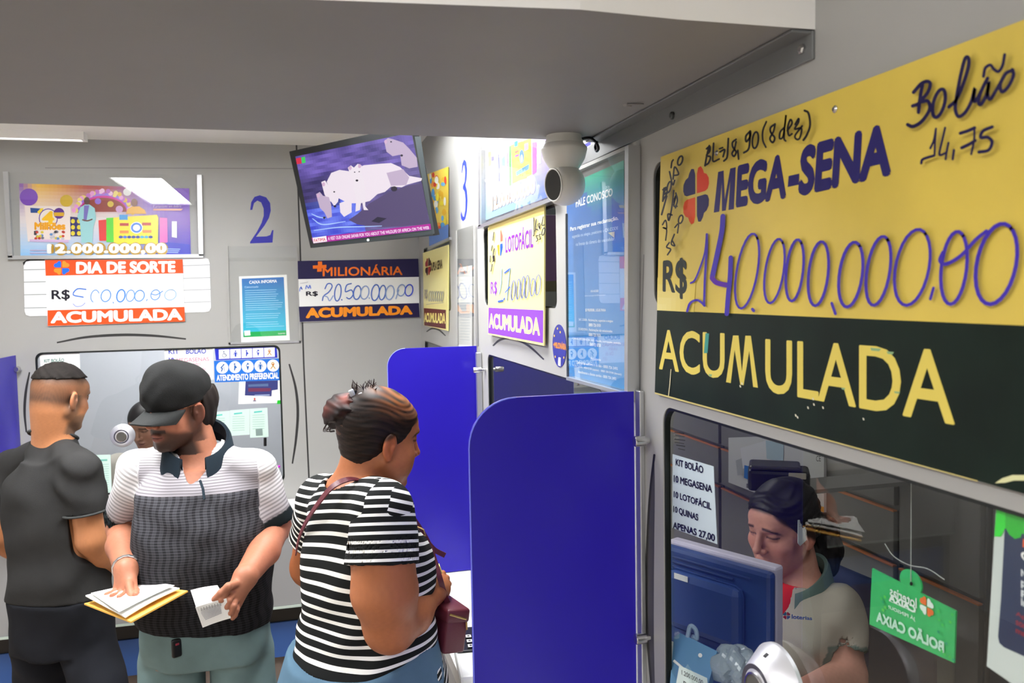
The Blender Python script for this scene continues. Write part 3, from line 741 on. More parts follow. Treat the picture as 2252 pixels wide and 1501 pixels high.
clover(a, *ZS_(582, 1150), 58, 122, [NAVY, rgb(226, 62, 26), rgb(232, 80, 26), NAVY], sl=-0.30)
nv = rgb(40, 34, 104)
letter_M(a, (ZS_(862, 855), ZS_(1086, 792), ZS_(1062, 1325), ZS_(806, 1370)), nv, .27)
a.text('EGA', (ZS_(1085, 775), ZS_(1725, 605), ZS_(1725, 1195), ZS_(1085, 1315)), nv, bold=0.05, shear=0.12)
a.text('-', (ZS_(1757, 905), ZS_(1892, 875), ZS_(1885, 1015), ZS_(1745, 1045)), nv, bold=0.0)
a.text('SENA', (Z7(765, 565), Z7(1192, 443), Z7(1200, 700), Z7(762, 800)), nv, bold=0.05, shear=0.12)
a.text('R$', (Z7(124, 1098), Z7(238, 1082), Z7(240, 1285), Z7(122, 1268)), rgb(30, 40, 36), bold=0.03)
# wiped-off smears in the yellow
a.grid(((1446, 610), (1530, 614), (1526, 686), (1445, 682)), 8, 5, lambda u, v: mixc(rgb(236, 222, 150), rgb(224, 200, 88), min(1, max(u, 1 - v))))
a.build('lettering', M_PRINT, yel)
a = Art(mB(0.0085)); a.step = 0.00012
z = lambda L: [Z7(*p) for p in L]
a.stroke(z([(255, 1205), (275, 1190), (300, 1130), (322, 1060), (331, 975)]), 4, PURP)
a.stroke(z([(331, 975), (330, 1060), (322, 1180), (318, 1310)]), 5, PURP)
a.stroke(z([(238, 1338), (252, 1300), (282, 1285), (305, 1296), (320, 1312)]), 5, PURP)
a.stroke(z([(407, 890), (402, 960), (382, 1060), (357, 1175)]), 11, PURP); a.stroke(z([(356, 1182), (375, 1202), (410, 1212), (437, 1216)]), 11, rgb(92, 36, 170))
a.stroke(z([(444, 1085), (440, 1180), (432, 1260), (425, 1350)]), 10, PURP)
def zero(x0, x1, y0, y1, sh, w_, t0=20, t1=395): a.loop(*Z7((x0 + x1) / 2, (y0 + y1) / 2), (x1 - x0) / 2 / 2.144 * .84, (y1 - y0) / 2 / 2.144, sh, w_, PURP, t0, t1)
zero(462, 580, 972, 1325, .16, 5); zero(598, 702, 997, 1300, .14, 5.2); zero(698, 793, 1000, 1290, .1, 6); zero(802, 912, 1010, 1312, .1, 6.5, -20, 350)
zero(945, 1075, 1012, 1318, .12, 7); zero(1075, 1205, 985, 1310, .14, 7, 15, 395); zero(1205, 1395, 952, 1310, .16, 7); zero(1425, 1568, 962, 1305, .1, 8); zero(1585, 1808, 925, 1305, .16, 9)
a.stroke(z([(1445, 1060), (1430, 1100), (1460, 1115), (1530, 1075), (1600, 1000), (1650, 960)]), 8, PURP)
for s_ in ([(546, 1328), (552, 1336)], [(1385, 1280), (1400, 1228)], [(920, 1300), (937, 1350)]): a.stroke(z(s_), 6.5, PURP, smooth=0)
b_ = lambda L: [ZB(*p) for p in L]
DK = rgb(28, 22, 72)
a.stroke(b_([(245, 515), (330, 420), (400, 395), (430, 430), (400, 520), (340, 590), (300, 640), (235, 665)]), 8, DK); a.stroke(b_([(345, 430), (320, 560), (300, 735)]), 8, DK)
a.stroke(b_([(330, 620), (400, 610), (425, 670), (405, 740), (330, 840), (240, 890), (180, 870)]), 8, DK)
a.loop(*ZB(525, 635), 12.5, 31, .22, 8, DK)
a.stroke(b_([(635, 675), (720, 590), (800, 400), (850, 230), (850, 140), (815, 140), (770, 300), (720, 560), (705, 700), (740, 780), (810, 740), (880, 620), (920, 470), (905, 600), (935, 600), (990, 500)]), 8, DK)
a.stroke(b_([(1060, 360), (1000, 480), (960, 600), (985, 650), (1050, 540), (1075, 400), (1060, 540), (1090, 590), (1150, 500), (1240, 340)]), 8, DK)
a.stroke(b_([(1340, 270), (1260, 310), (1200, 430), (1220, 510), (1290, 450), (1345, 330), (1330, 265)]), 8, DK)
a.stroke(b_([(1015, 340), (1035, 250), (1090, 215), (1130, 260), (1180, 285), (1225, 220), (1248, 100)]), 7, DK)
a.stroke(b_([(430, 1130), (470, 1040), (492, 915)]), 5, DK); a.stroke(b_([(492, 915), (482, 1060), (476, 1205)]), 4.5, DK, smooth=0); a.stroke(b_([(330, 1295), (350, 1250), (470, 1210)]), 6, DK)
a.stroke(b_([(593, 905), (560, 1050), (530, 1180), (545, 1205), (610, 1175)]), 5, DK); a.stroke(b_([(630, 1070), (612, 1160), (598, 1250)]), 5, DK); a.stroke(b_([(690, 1150), (676, 1250)]), 5.5, DK, smooth=0)
a.stroke(b_([(760, 965), (840, 940), (918, 905)]), 7.5, DK); a.stroke(b_([(915, 915), (912, 1040), (880, 1195)]), 5, DK); a.stroke(b_([(775, 1125), (850, 1090), (925, 1045)]), 7.5, DK)
a.stroke(b_([(1112, 895), (1010, 940), (985, 1010), (1060, 1010), (1110, 1060), (1070, 1150), (965, 1172)]), 7.5, DK)
s_ = lambda L: [ZS_(*p) for p in L]
a.stroke(s_([(750, 520), (720, 640), (695, 775)]), 4.2, INK); a.stroke(s_([(715, 560), (755, 530), (755, 590), (715, 645), (765, 665), (740, 740), (695, 770)]), 4.2, INK)
a.stroke(s_([(805, 490), (800, 600), (798, 718), (875, 690)]), 4, INK); a.stroke(s_([(885, 600), (945, 570), (925, 660)]), 4.2, INK); a.stroke(s_([(880, 560), (920, 545)]), 4, INK, smooth=0)
a.stroke(s_([(992, 430), (985, 560), (975, 670), (935, 715)]), 4.2, INK)
a.stroke(s_([(1090, 440), (1045, 480), (1050, 540), (1090, 600), (1065, 655), (1038, 620), (1070, 560), (1090, 470)]), 4.2, INK); a.stroke(s_([(1112, 580), (1122, 690)]), 4.2, INK, smooth=0)
a.stroke(s_([(1270, 335), (1215, 400), (1220, 470), (1270, 400), (1268, 335), (1262, 500), (1240, 575), (1188, 610)]), 4.5, INK)
a.loop(*ZS_(1335, 450), 6.5, 18, .1, 4.2, INK)
a.stroke(s_([(1475, 215), (1430, 330), (1430, 450), (1468, 540)]), 4, INK); a.stroke(s_([(1960, 75), (2010, 110), (2030, 260), (1990, 380), (1945, 450)]), 5, INK)
a.stroke(s_([(1585, 245), (1530, 290), (1530, 350), (1580, 420), (1555, 480), (1520, 430), (1565, 340), (1585, 250)]), 4.4, INK)
a.stroke(s_([(1700, 290), (1650, 350), (1645, 430), (1690, 390), (1725, 130), (1705, 300), (1700, 430), (1720, 460)]), 4.2, INK)
a.stroke(s_([(1740, 330), (1800, 240), (1780, 190), (1745, 290), (1760, 390), (1800, 370)]), 4.2, INK)
a.stroke(s_([(1840, 250), (1885, 175), (1880, 230), (1835, 310), (1920, 300), (1900, 420), (1860, 440), (1840, 390), (1930, 270)]), 4.2, INK)
a.stroke(s_([(175, 1060), (160, 1225)]), 4, INK, smooth=0); a.stroke(s_([(160, 1080), (205, 1050), (170, 1140), (220, 1110), (165, 1210)]), 3.6, INK)
a.loop(*ZS_(240, 1045), 4, 12, .2, 3.6, INK); a.stroke(s_([(245, 850), (285, 1015), (310, 960)]), 3.6, INK); a.stroke(s_([(290, 945), (310, 790), (360, 880), (295, 900)]), 3.6, INK); a.loop(*ZS_(380, 710), 5, 10, .25, 4, INK); a.stroke(s_([(265, 800), (275, 730), (292, 700)]), 3.6, INK)
a.stroke(s_([(145, 1395), (210, 1160)]), 4, INK, smooth=0)
a.stroke(s_([(300, 1090), (270, 1330), (235, 1470), (225, 1390), (275, 1400)]), 3.8, INK); a.stroke(s_([(290, 1240), (330, 1150), (300, 1280), (340, 1290)]), 3.6, INK); a.stroke(s_([(325, 1120), (345, 1210), (320, 1310)]), 3.6, INK)
a.stroke([(1457, 494), (1464, 484), (1466, 502), (1458, 500), (1466, 505), (1464, 528)], 3.2, INK)
a.stroke([(1472, 533), (1466, 543), (1475, 548), (1468, 560)], 3.4, INK); a.stroke([(1483, 515), (1476, 535), (1484, 540), (1478, 528)], 3.4, INK); a.stroke([(1484, 500), (1492, 492), (1490, 512)], 3.2, INK); a.loop(1497, 482, 4.5, 9, .2, 3.4, INK)
hw = a.build('handwritten_lettering', M_INK, yel)
for q in ((1837, 240), (1577, 336)):
    p = SQ(*q); bm = bmesh.new(); add_lathe(bm, [(0.0042, 0), (0.0042, 0.001), (0.0022, 0.003)], frame_to((-1, 0, 0), p), 14); obj('screw', bm, M_STEEL, yel, smooth=True)
# ---- back wall: poster in its acrylic holder
def Q8(x, y): return (x / 4.896, 380 + y / 4.896)
ph = empty('poster_holder', onY(230, 470, YA - 0.004), 'aluminium and acrylic holder on the back wall around the colourful party advertisement', 'poster holder', 'aluminium poster holders')
def postA(pts, name, par, t=0.012):
    return board(name, pts, mA(0.022), 0.021, M_ALU, par)
postA([(6, 377), (17, 377), (27, 566), (17, 566)], 'side_rail', ph); postA([(433, 384), (443.5, 384), (447, 562), (437, 562)], 'side_rail', ph)
postA([(17, 562), (447, 558.5), (447, 566), (17, 570)], 'bottom_rail', ph)
board('acrylic_front', [(17, 379), (434, 384), (438, 559), (27, 562)], mA(0.020), 0.0006, M_ACRYL, ph)
po = board('advertising_poster', [(42, 403), (416, 414), (420, 560.5), (45, 563)], mA(0.003), 0.001, M_PAPER)
tag(po, 'colourful party advertisement with 12.000.000,00 above the orange and white sign', 'poster')
a = Art(mA(0.0035))
C = dict(y=rgb(246, 196, 60), r=rgb(176, 44, 24), p=rgb(120, 60, 190), l=rgb(170, 205, 245), b=rgb(30, 40, 200), w=rgb(240, 230, 230))
def bgc(u, v):
    top = mixc(C['y'], C['r'], min(1, max(0, (u - .1) / .3))) if u < .5 else mixc(C['r'], C['p'], min(1, (u - .5) / .25))
    if u < .1: top = mixc(C['p'], C['y'], u / .1)
    bot = mixc(rgb(150, 205, 250), C['l'], u / .5) if u < .5 else mixc(C['l'], C['b'], min(1, (u - .5) / .35))
    mid = mixc(C['w'], C['p'], min(1, max(0, (u - .55) / .3)))
    return mixc(top, mid, min(1, v / .5)) if v < .5 else mixc(mid, bot, (v - .5) / .5)
a.grid(((42, 403), (416, 414), (420, 560.5), (45, 563)), 40, 20, bgc)
P8 = lambda L: [Q8(*p) for p in L]
def arch(cx, cy, rx, ry, w_, col):
    a.stroke([Q8(cx + rx * math.cos(t), cy - ry * math.sin(t)) for t in [math.pi * k / 12 for k in range(13)]], w_, col, smooth=3)
a.poly(P8([(840, 420), (870, 320), (960, 250), (1110, 225), (1250, 260), (1340, 330), (1370, 420)]), rgb(150, 50, 30), flat=True)
arch(1110, 420, 265, 165, 5, rgb(220, 30, 160)); arch(1110, 410, 270, 180, 6, rgb(160, 120, 230)); 
rng = random.Random(2)
for k in range(34):
    t = math.pi * k / 33
    a.ell(*Q8(1110 + 300 * math.cos(t) + rng.uniform(-20, 20), 410 - 210 * math.sin(t) + rng.uniform(-18, 18)), 5, 5, rng.choice([rgb(230, 190, 60), rgb(236, 160, 220), rgb(250, 210, 240), rgb(200, 110, 210), rgb(240, 220, 120)]))
for x, y, r, c in ((310, 260, 20, rgb(130, 80, 190)), (715, 300, 14, rgb(214, 180, 50)), (1055, 305, 7, rgb(150, 110, 220)), (1190, 335, 7, rgb(220, 190, 60)), (1285, 390, 8, rgb(210, 160, 210)), (1370, 205, 9, rgb(240, 240, 240))): a.ell(*Q8(x, y), r, r * .95, c)
a.poly(P8([(265, 350), (760, 365), (760, 720), (300, 740)]), rgb(246, 232, 226))
a.poly(P8([(325, 375), (465, 385), (460, 430), (330, 430)]), rgb(40, 80, 150)); a.poly(P8([(400, 420), (440, 380), (470, 380), (430, 450)]), rgb(250, 220, 50))
a.ell(*Q8(520, 490), 21, 22, rgb(96, 60, 170)); a.ell(*Q8(520, 490), 19, 20, rgb(246, 236, 226))
a.text('4', (Q8(450, 410), Q8(585, 410), Q8(585, 555), Q8(450, 555)), rgb(252, 200, 20), bold=.05)
a.ell(*Q8(635, 435), 12, 12, rgb(90, 40, 140)); a.poly(P8([(580, 425), (690, 425), (690, 465), (580, 465)]), rgb(230, 180, 40))
a.text('Milhões', (Q8(370, 530), Q8(705, 530), Q8(705, 615), Q8(370, 615)), rgb(244, 170, 20), bold=.06)
for k in range(26):
    a.ell(*Q8(340 + rng.uniform(0, 360), 670 + rng.uniform(-40, 40)), 3.4, 2.8, rng.choice([rgb(60, 60, 70), rgb(200, 200, 210), rgb(120, 120, 140), rgb(220, 200, 60), rgb(90, 140, 200), rgb(200, 60, 40)]))
a.poly(P8([(320, 715), (740, 720), (740, 750), (320, 740)]), rgb(220, 190, 230))
a.poly(P8([(755, 470), (870, 480), (875, 680), (760, 680)]), rgb(40, 34, 110))
for i in range(2):
    for j in range(3): a.ell(*Q8(785 + i * 65, 520 + j * 65), 4.5, 5, rgb(240, 220, 60))
def figure(x, y, s, c, skin, w_=1.0):
    a.poly(P8([(x - 60 * s, y + 320 * s), (x - 75 * s, y + 100 * s), (x - 105 * s, y + 40 * s), (x - 70 * s, y - 60 * s), (x - 20 * s, y - 90 * s), (x + 30 * s, y - 90 * s), (x + 85 * s, y - 50 * s), (x + 100 * s, y + 60 * s), (x + 70 * s, y + 150 * s), (x + 60 * s, y + 320 * s)]), c, flat=True)
    a.ell(*Q8(x, y - 130 * s), 6.5 * s, 8.5 * s, skin)
figure(935, 430, 1.0, rgb(160, 215, 220), rgb(100, 62, 50)); a.poly(P8([(905, 350), (960, 350), (930, 520), (900, 520)]), rgb(120, 110, 190)); a.stroke(P8([(890, 505), (940, 515), (990, 500)]), 3, rgb(110, 70, 56))
a.poly(P8([(1355, 440), (1370, 390), (1420, 360), (1500, 360), (1560, 400), (1575, 440)]), rgb(236, 180, 60), flat=True); a.ell(*Q8(1445, 320), 7, 9, rgb(140, 96, 80))
a.poly(P8([(1060, 510), (1150, 500), (1150, 730), (1070, 730)]), rgb(230, 40, 40)); a.poly(P8([(1145, 485), (1225, 480), (1225, 745), (1145, 745)]), rgb(90, 220, 40))
a.poly(P8([(1720, 480), (1800, 485), (1805, 750), (1720, 750)]), rgb(230, 90, 190)); a.poly(P8([(1220, 480), (1690, 450), (1705, 480), (1700, 765), (1225, 765)]), rgb(250, 232, 30))
a.poly(P8([(1285, 450), (1375, 450), (1375, 505), (1285, 505)]), rgb(60, 160, 230)); a.ell(*Q8(1470, 590), 14, 13, rgb(240, 240, 255)); a.ell(*Q8(1470, 590), 12, 11, rgb(60, 130, 230)); a.ell(*Q8(1470, 590), 8, 7, rgb(240, 240, 250))
for x, y in ((1340, 560), (1340, 640), (1580, 555), (1585, 635)): a.poly(P8([(x - 50, y - 20), (x + 45, y - 20), (x + 45, y + 10), (x - 50, y + 10)]), rgb(245, 150, 60) if y > 600 else rgb(200, 60, 50))
for k in range(8): a.ell(*Q8(1300 + k * 46, 690), 4.5, 3, rng.choice([rgb(40, 110, 220), rgb(60, 180, 220), rgb(30, 60, 160)]))
a.poly(P8([(1850, 520), (1905, 520), (1905, 700), (1850, 690)]), rgb(240, 244, 250))
a.poly(P8([(1800, 745), (2040, 770), (2050, 880), (1700, 885)]), rgb(24, 34, 200)); a.poly(P8([(1600, 250), (1950, 290), (1930, 340), (1620, 330)]), rgb(90, 150, 220)); a.poly(P8([(1800, 290), (1945, 300), (1930, 335), (1800, 330)]), rgb(240, 210, 80))
a.text('É premiado em dobro', (Q8(1650, 345), Q8(1950, 340), Q8(1950, 375), Q8(1650, 380)), rgb(230, 200, 240)); a.poly(P8([(1650, 385), (1970, 385), (1950, 405), (1650, 405)]), rgb(240, 170, 150))
for t_, x0, x1 in (('12.', 505, 770), ('000', 775, 1130), ('.000', 1135, 1515), (',00', 1525, 1795)):
    pass
q12 = ((Q8(505, 762), Q8(1795, 752), Q8(1795, 878), Q8(505, 884)))
for x, w_ in ((655, 60), (830, 60), (955, 60), (1075, 60), (1220, 55), (1340, 55), (1460, 55), (1630, 55), (1745, 55)): a.ell(*Q8(x, 818), 13.5, 14.5, rgb(190, 150, 40))
a.text('12.000.000,00', q12, rgb(190, 146, 30), bold=0.13, space=1.1); a.text('12.000.000,00', q12, rgb(252, 252, 250), bold=0.07, space=1.1)
for k in range(3): a.poly(P8([(1800, 812 + k * 18), (1940 - k * 10, 816 + k * 18), (1940 - k * 10, 826 + k * 18), (1800, 822 + k * 18)]), rgb(150, 180, 240))
for k in range(2): a.poly(P8([(320, 826 + k * 30), (500, 826 + k * 30), (500, 838 + k * 30), (320, 838 + k * 30)]), rgb(196, 186, 220))
a.build('artwork', M_PRINTG, po)

# ---- white panel painted as the lit opening and the orange and white sign on it
cs = [(52, 584), (57, 575), (66, 573), (448, 566), (458, 569), (461, 578), (464, 676), (460, 684), (452, 686), (66, 695), (57, 692), (54, 684)]
bb = board('lit_opening_panel', cs, mA(0.004), 0.0038, mat('lit_opening_white', rgb(236, 238, 242), 0.4)); tag(bb, 'white rounded panel standing in for the lit opening behind the orange and white sign', 'board')
a = Art(mA(0.0042))
for y in (592, 619, 647, 676): a.stroke([(53, y + 1), (102, y)], 1.8, rgb(150, 158, 158), smooth=0)
for y in (583, 611, 637, 664): a.stroke([(402, y + 1), (462, y - 1)], 1.8, rgb(176, 180, 184), smooth=0)
a.poly([(52, 584), (57, 575), (66, 573), (98, 572.5), (98, 570), (60, 570), (50, 577)], rgb(20, 20, 20), flat=True)
a.build('line_marking', M_PRINT, bb)
dq = mA(0.010)
ds = board('lottery_sign', [(98.5, 571.5), (401.5, 570), (407, 706.5), (105, 717)], dq, 0.005, mat('white_sign', rgb(244, 246, 244), 0.3)); tag(ds, 'orange and white sign handwritten 500.000,00 on the back wall', 'sign', 'jackpot signs on the booth panels')
a = Art(mA(0.0102))
OR = rgb(232, 80, 20)
a.poly([(99, 571.5), (401.5, 570), (403, 600.5), (100.5, 606)], OR); a.poly([(104.5, 682), (405.5, 674.5), (407, 706.5), (105, 716.5)], OR)
clover(a, 135.5, 588.5, 35, 30, [rgb(20, 110, 250), rgb(244, 150, 40), rgb(244, 150, 40), rgb(20, 110, 250)], sl=-.02)
a.text('DIA DE SORTE', ((167, 575), (386, 573), (386, 599), (167, 602)), WHITE, bold=.055)
a.text('ACUMULADA', ((111, 685), (401, 678), (402, 704), (111, 711)), WHITE, bold=.05)
a.text('R$', ((113, 637.5), (153.5, 636), (154, 661), (113.5, 661)), INK, bold=.02)
a.build('lettering', M_PRINT, ds)
a = Art(mA(0.0118)); a.step = 1.2e-4
LB = rgb(100, 156, 222)
g = lambda x, y: (30 + x / 5.004, 560 + y / 5.004)
a.stroke([g(795, 380), g(700, 375), g(655, 440), g(765, 465)], 2.6, rgb(60, 120, 214), smooth=3); a.stroke([g(655, 540), g(690, 568), g(750, 560), g(785, 530)], 1.8, rgb(150, 165, 230))
a.loop(*g(895, 455), 9, 13.5, .1, 2, LB, 200, 420)
for cx, rx, ry, c, w_ in ((1015, 10.5, 13, LB, 2.4), (1180, 9, 13.5, rgb(70, 140, 225), 2.8), (1285, 9, 12.5, LB, 2), (1385, 10.5, 12, LB, 2.4), (1560, 10, 11, LB, 2), (1725, 12.5, 11.5, rgb(150, 190, 226), 1.8)): a.loop(*g(cx, 440 if cx > 1400 else 450), rx, ry, .12, w_, c)
a.stroke([g(1095, 522), g(1098, 530)], 2.4, LB, smooth=0); a.stroke([g(1470, 490), g(1462, 505)], 2, LB, smooth=0); a.stroke([g(1515, 430), g(1570, 440), g(1640, 400)], 2, LB)
a.build('handwritten_lettering', M_INK, ds)

# ---- navy, white and orange sign in the corner
cq = mA(0.010)
cs_ = board('lottery_sign', [(654.5, 573.5), (920, 568.5), (923, 697), (660, 708)], cq, 0.005, mat('white_sign')); tag(cs_, 'navy and white sign handwritten 20.500.000,00 under the television', 'sign', 'jackpot signs on the booth panels')
a = Art(mA(0.0102)); NV = rgb(34, 28, 74); OG = rgb(244, 118, 26)
a.poly([(654.5, 573.5), (920, 568.5), (921.5, 608.5), (655.5, 613.5)], NV); a.poly([(657, 674), (921.5, 666), (923, 697), (659.5, 707.5)], NV)
h = lambda x, y: (640 + x / 7.766, 560 + y / 7.766)
a.poly([h(372, 182), h(460, 178), h(460, 115), h(530, 113), h(532, 175), h(605, 170), h(605, 225), h(525, 232), h(525, 285), h(445, 290), h(448, 236), h(374, 238)], OG, flat=True)
a.text('MILIONÁRIA', (h(540, 172), h(1905, 158), h(1905, 345), h(540, 368)), OG, bold=.02)
a.text('ACUMULADA', (h(250, 905), h(2075, 862), h(2080, 1020), h(250, 1085)), rgb(250, 150, 26), bold=.06)
a.text('R$', (h(255, 625), h(460, 620), h(460, 712), h(255, 712)), INK, bold=.03)
a.build('lettering', M_PRINT, cs_)
a = Art(mA(0.0118)); a.step = 1.2e-4
B1, B2 = rgb(70, 110, 200), rgb(140, 165, 214)
a.stroke([h(580, 580), (h(620, 500)), h(680, 495), h(700, 550), h(640, 640), h(560, 700), h(535, 780)], 2.4, B1); a.stroke([h(560, 700), h(620, 720), h(660, 785), h(720, 700)], 2.2, B2)
a.loop(*h(800, 645), 7, 18.5, .1, 2.4, B1)
a.stroke([h(865, 765), h(868, 770)], 2.8, B1, smooth=0)
a.stroke([h(1030, 490), h(950, 520), h(930, 630), h(1030, 600), h(1060, 680), h(1000, 750), h(950, 730)], 2.4, B1)
for cx, rx, ry, c in ((1130, 8, 15, B1), (1260, 9, 14.5, B2), (1440, 8.5, 17.5, B1), (1560, 7, 16, B1), (1690, 9, 15.5, B2), (1885, 8.5, 12.5, B2), (2015, 8.5, 12.5, rgb(50, 80, 220))): a.loop(*h(cx, 645 if cx < 1800 else 605), rx, ry, .12, 2.5, c)
a.stroke([h(1335, 735), h(1338, 742)], 2.6, B2, smooth=0); a.stroke([h(1790, 750), h(1840, 600)], 2.2, B2, smooth=0)
a.stroke([h(145, 620), h(160, 560), h(190, 590), h(170, 545)], 1.6, rgb(60, 110, 220)); a.stroke([h(250, 580), h(265, 525), h(300, 570), h(320, 520), h(335, 570)], 1.6, rgb(60, 110, 220)); a.stroke([h(160, 485), h(220, 480), h(290, 465)], 1.0, rgb(180, 180, 190))
a.build('handwritten_lettering', M_INK, cs_)

# ---- television
def screen_mat():
    m = mat('tv_picture', (0.006, 0.006, 0.008, 1), 0.25, spec=0.3); nt = m.node_tree; p = nt.nodes['Principled BSDF']
    at_ = nt.nodes.new('ShaderNodeAttribute'); at_.attribute_name = 'Col'; nt.links.new(at_.outputs['Color'], p.inputs['Emission Color']); p.inputs['Emission Strength'].default_value = 0.95
    return m
D0 = 3.42
tv = [J(636, 333, D0), J(903, 275, D0 * .874), J(953, 518, D0 * .886), J(683, 545, D0 * 1.012)]
def tvp(px, py, o=0.0): return TVM(px, py, o)
TVM = plane3(tv[0], tv[1], tv[3])
tn = np.cross(tv[1] - tv[0], tv[3] - tv[0]); tn /= np.linalg.norm(tn)
if tn @ (tv[0] - EYE) > 0: tn = -tn
te = empty('television', sum(tv) / 4 - tn * .05, 'flat black television high in the corner showing a white lioness and cubs', 'television')
bz = board('body', [(636, 333), (903, 275), (953, 518), (683, 545)], TVM, 0.035, mat('tv_bezel', rgb(24, 26, 28), 0.3), te)
bm = bmesh.new(); c0 = sum(tv) / 4
Mt = frame_to(-tn, c0); add_box(bm, (-.22, -.12, 0.034), (.22, .13, 0.075), 0.02, M=Mt); obj('back_cover', bm, M_BLACK, te)
bm = bmesh.new(); wp = Vector((XB - 0.002, YA - 0.06, c0[2] + .02))
q0 = Vector(c0 - tn * .07); add_tube(bm, [q0, q0 + (wp - q0) * .55, wp], 0.02, 10); add_box(bm, (XB - .02, YA - .16, c0[2] - .12), (XB - .001, YA - .01, c0[2] + .16), .004); obj('wall_bracket', bm, M_DSTEEL, te)
a = Art(TVM)
k2 = lambda x, y: (600 + x / 3.0, 280 + y / 3.0)
K = lambda L: [k2(*p) for p in L]
def sc(u, v):
    n_ = 0.5 + 0.5 * math.sin(17 * u + 9 * v + 3 * math.sin(23 * v)) * math.sin(29 * v - 11 * u)
    if v < .55 - .25 * u: c_ = mixc(rgb(120, 100, 190), rgb(64, 52, 120), n_)
    elif u < .45 and v > .55: c_ = mixc(rgb(50, 60, 200), rgb(110, 130, 240), n_)
    else: c_ = mixc(rgb(70, 60, 110), rgb(110, 96, 160), n_)
    if u < .3 and .25 < v < .6: c_ = mixc(c_, rgb(24, 20, 60), .6)
    return c_
a.grid((k2(148, 192), k2(915, 35), k2(1045, 675), k2(268, 765)), 44, 26, sc)
a.poly(K([(640, 500), (760, 430), (900, 380), (985, 370), (1020, 560), (1035, 640), (700, 660), (560, 640), (500, 610), (560, 570)]), rgb(80, 66, 108), flat=True)
for pts in ([(260, 600), (330, 640), (480, 620)], [(270, 680), (420, 660), (560, 655), (720, 650)], [(255, 570), (300, 590), (350, 600)]): a.stroke(K(pts), 2.5, rgb(170, 200, 255), taper=True)
LI, LS, LD = rgb(232, 220, 230), rgb(190, 170, 196), rgb(140, 118, 150)
a.poly(K([(735, 90), (760, 70), (800, 80), (860, 100), (900, 140), (950, 200), (955, 260), (900, 270), (850, 250), (840, 180), (790, 190), (750, 160)]), LS, flat=True)
a.poly(K([(355, 360), (385, 300), (440, 280), (510, 290), (600, 250), (700, 240), (780, 235), (840, 262), (900, 320), (985, 335), (980, 352), (885, 378), (850, 395), (780, 390), (740, 425), (690, 440), (640, 485), (580, 500), (500, 500), (440, 470), (400, 450)]), LI, flat=True)
a.poly(K([(750, 300), (860, 275), (900, 330), (880, 380), (780, 385)]), LS, flat=True)
a.poly(K([(320, 360), (345, 350), (365, 380), (420, 390), (440, 430), (430, 490), (405, 520), (385, 490), (360, 480), (340, 440)]), LI, flat=True)
a.poly(K([(285, 440), (310, 425), (330, 450), (370, 460), (385, 510), (390, 590), (360, 600), (340, 560), (310, 530)]), LS, flat=True)
a.poly(K([(440, 500), (520, 470), (520, 560), (470, 590), (445, 560)]), LI, flat=True)
a.poly(K([(495, 265), (515, 250), (535, 265), (560, 240), (585, 250), (585, 300), (600, 350), (610, 400), (610, 520), (630, 545), (600, 545), (585, 470), (575, 545), (545, 555), (550, 470), (530, 400), (535, 350), (510, 310)]), rgb(232, 222, 230), flat=True)
for x, y, r in ((555, 350, 3), (410, 520, 3), (340, 595, 3), (540, 295, 1.5), (570, 292, 1.5), (405, 425, 2), (850, 185, 3), (800, 405, 7), (780, 95, 2)): a.ell(*k2(x, y), r, r * .8, rgb(30, 22, 40))
for x, y in ((335, 375), (300, 450), (510, 268), (572, 255), (745, 95)): a.ell(*k2(x, y), 3.4, 4.4, rgb(206, 170, 200))
a.poly(K([(690, 590), (750, 600), (700, 630), (650, 620)]), rgb(30, 24, 50)); a.poly(K([(255, 728), (1040, 635), (1045, 672), (268, 765)]), rgb(176, 20, 150)); a.poly(K([(262, 728), (352, 715), (358, 752), (268, 764)]), rgb(246, 240, 244))
a.text('FATIMA', (k2(270, 736), k2(346, 726), k2(350, 748), k2(273, 757)), rgb(220, 60, 90), bold=.02)
a.text('A VISIT OUR ONLINE SAFARI FOR YOU ABOUT THE WILDLIFE OF AFRICA ON THE WEB', (k2(362, 722), k2(1028, 650), k2(1032, 670), k2(366, 745)), rgb(250, 225, 250), bold=.02)
a.poly(K([(152, 205), (185, 198), (190, 238), (158, 243)]), rgb(210, 40, 70)); a.poly(K([(188, 198), (212, 193), (216, 232), (193, 237)]), rgb(60, 200, 90))
a.build('screen', screen_mat(), te)
a = Art(TVM); a.poly(K([(935, 60), (975, 60), (1068, 700), (1050, 705)]), rgb(44, 50, 52)); a.poly(K([(260, 775), (1050, 680), (1052, 706), (262, 795)]), rgb(40, 46, 48)); a.ell(*k2(628, 742), 3, 3, rgb(190, 200, 200)); a.build('bezel_highlight', M_PRINTG, te).name = 'painted_bezel_highlight'  # highlight along the bezel edges, put into a lighter colour

# ---- notice in its acrylic pocket beside number two
ip = empty('notice_pocket', onY(580, 650, YA - .003), 'clear acrylic pocket on the panel under number two, holding the blue notice', 'notice pocket', 'clear acrylic notice pockets')
board('acrylic_front', [(497, 541), (655, 541), (662, 753), (503, 757)], mA(0.006), 0.0008, M_ACRYL, ip)
for n_, q in (('side_rail', [(497, 541), (501, 541), (507, 757), (503, 757)]), ('side_rail', [(651, 541), (655, 541), (662, 753), (658, 753)]), ('bottom_rail', [(503, 753), (662, 749), (662, 753), (503, 757)])): board(n_, q, mA(0.0075), 0.007, M_ALU if 'b' in n_[:1] else M_WALL, ip)
nt = board('notice', [(525.5, 607.5), (630.5, 603.5), (637.5, 747.5), (530.5, 752.5)], mA(0.0022), 0.0015, M_PAPER); tag(nt, 'white-bordered blue printed notice in the pocket under number two', 'notice')
a = Art(mA(0.0024))
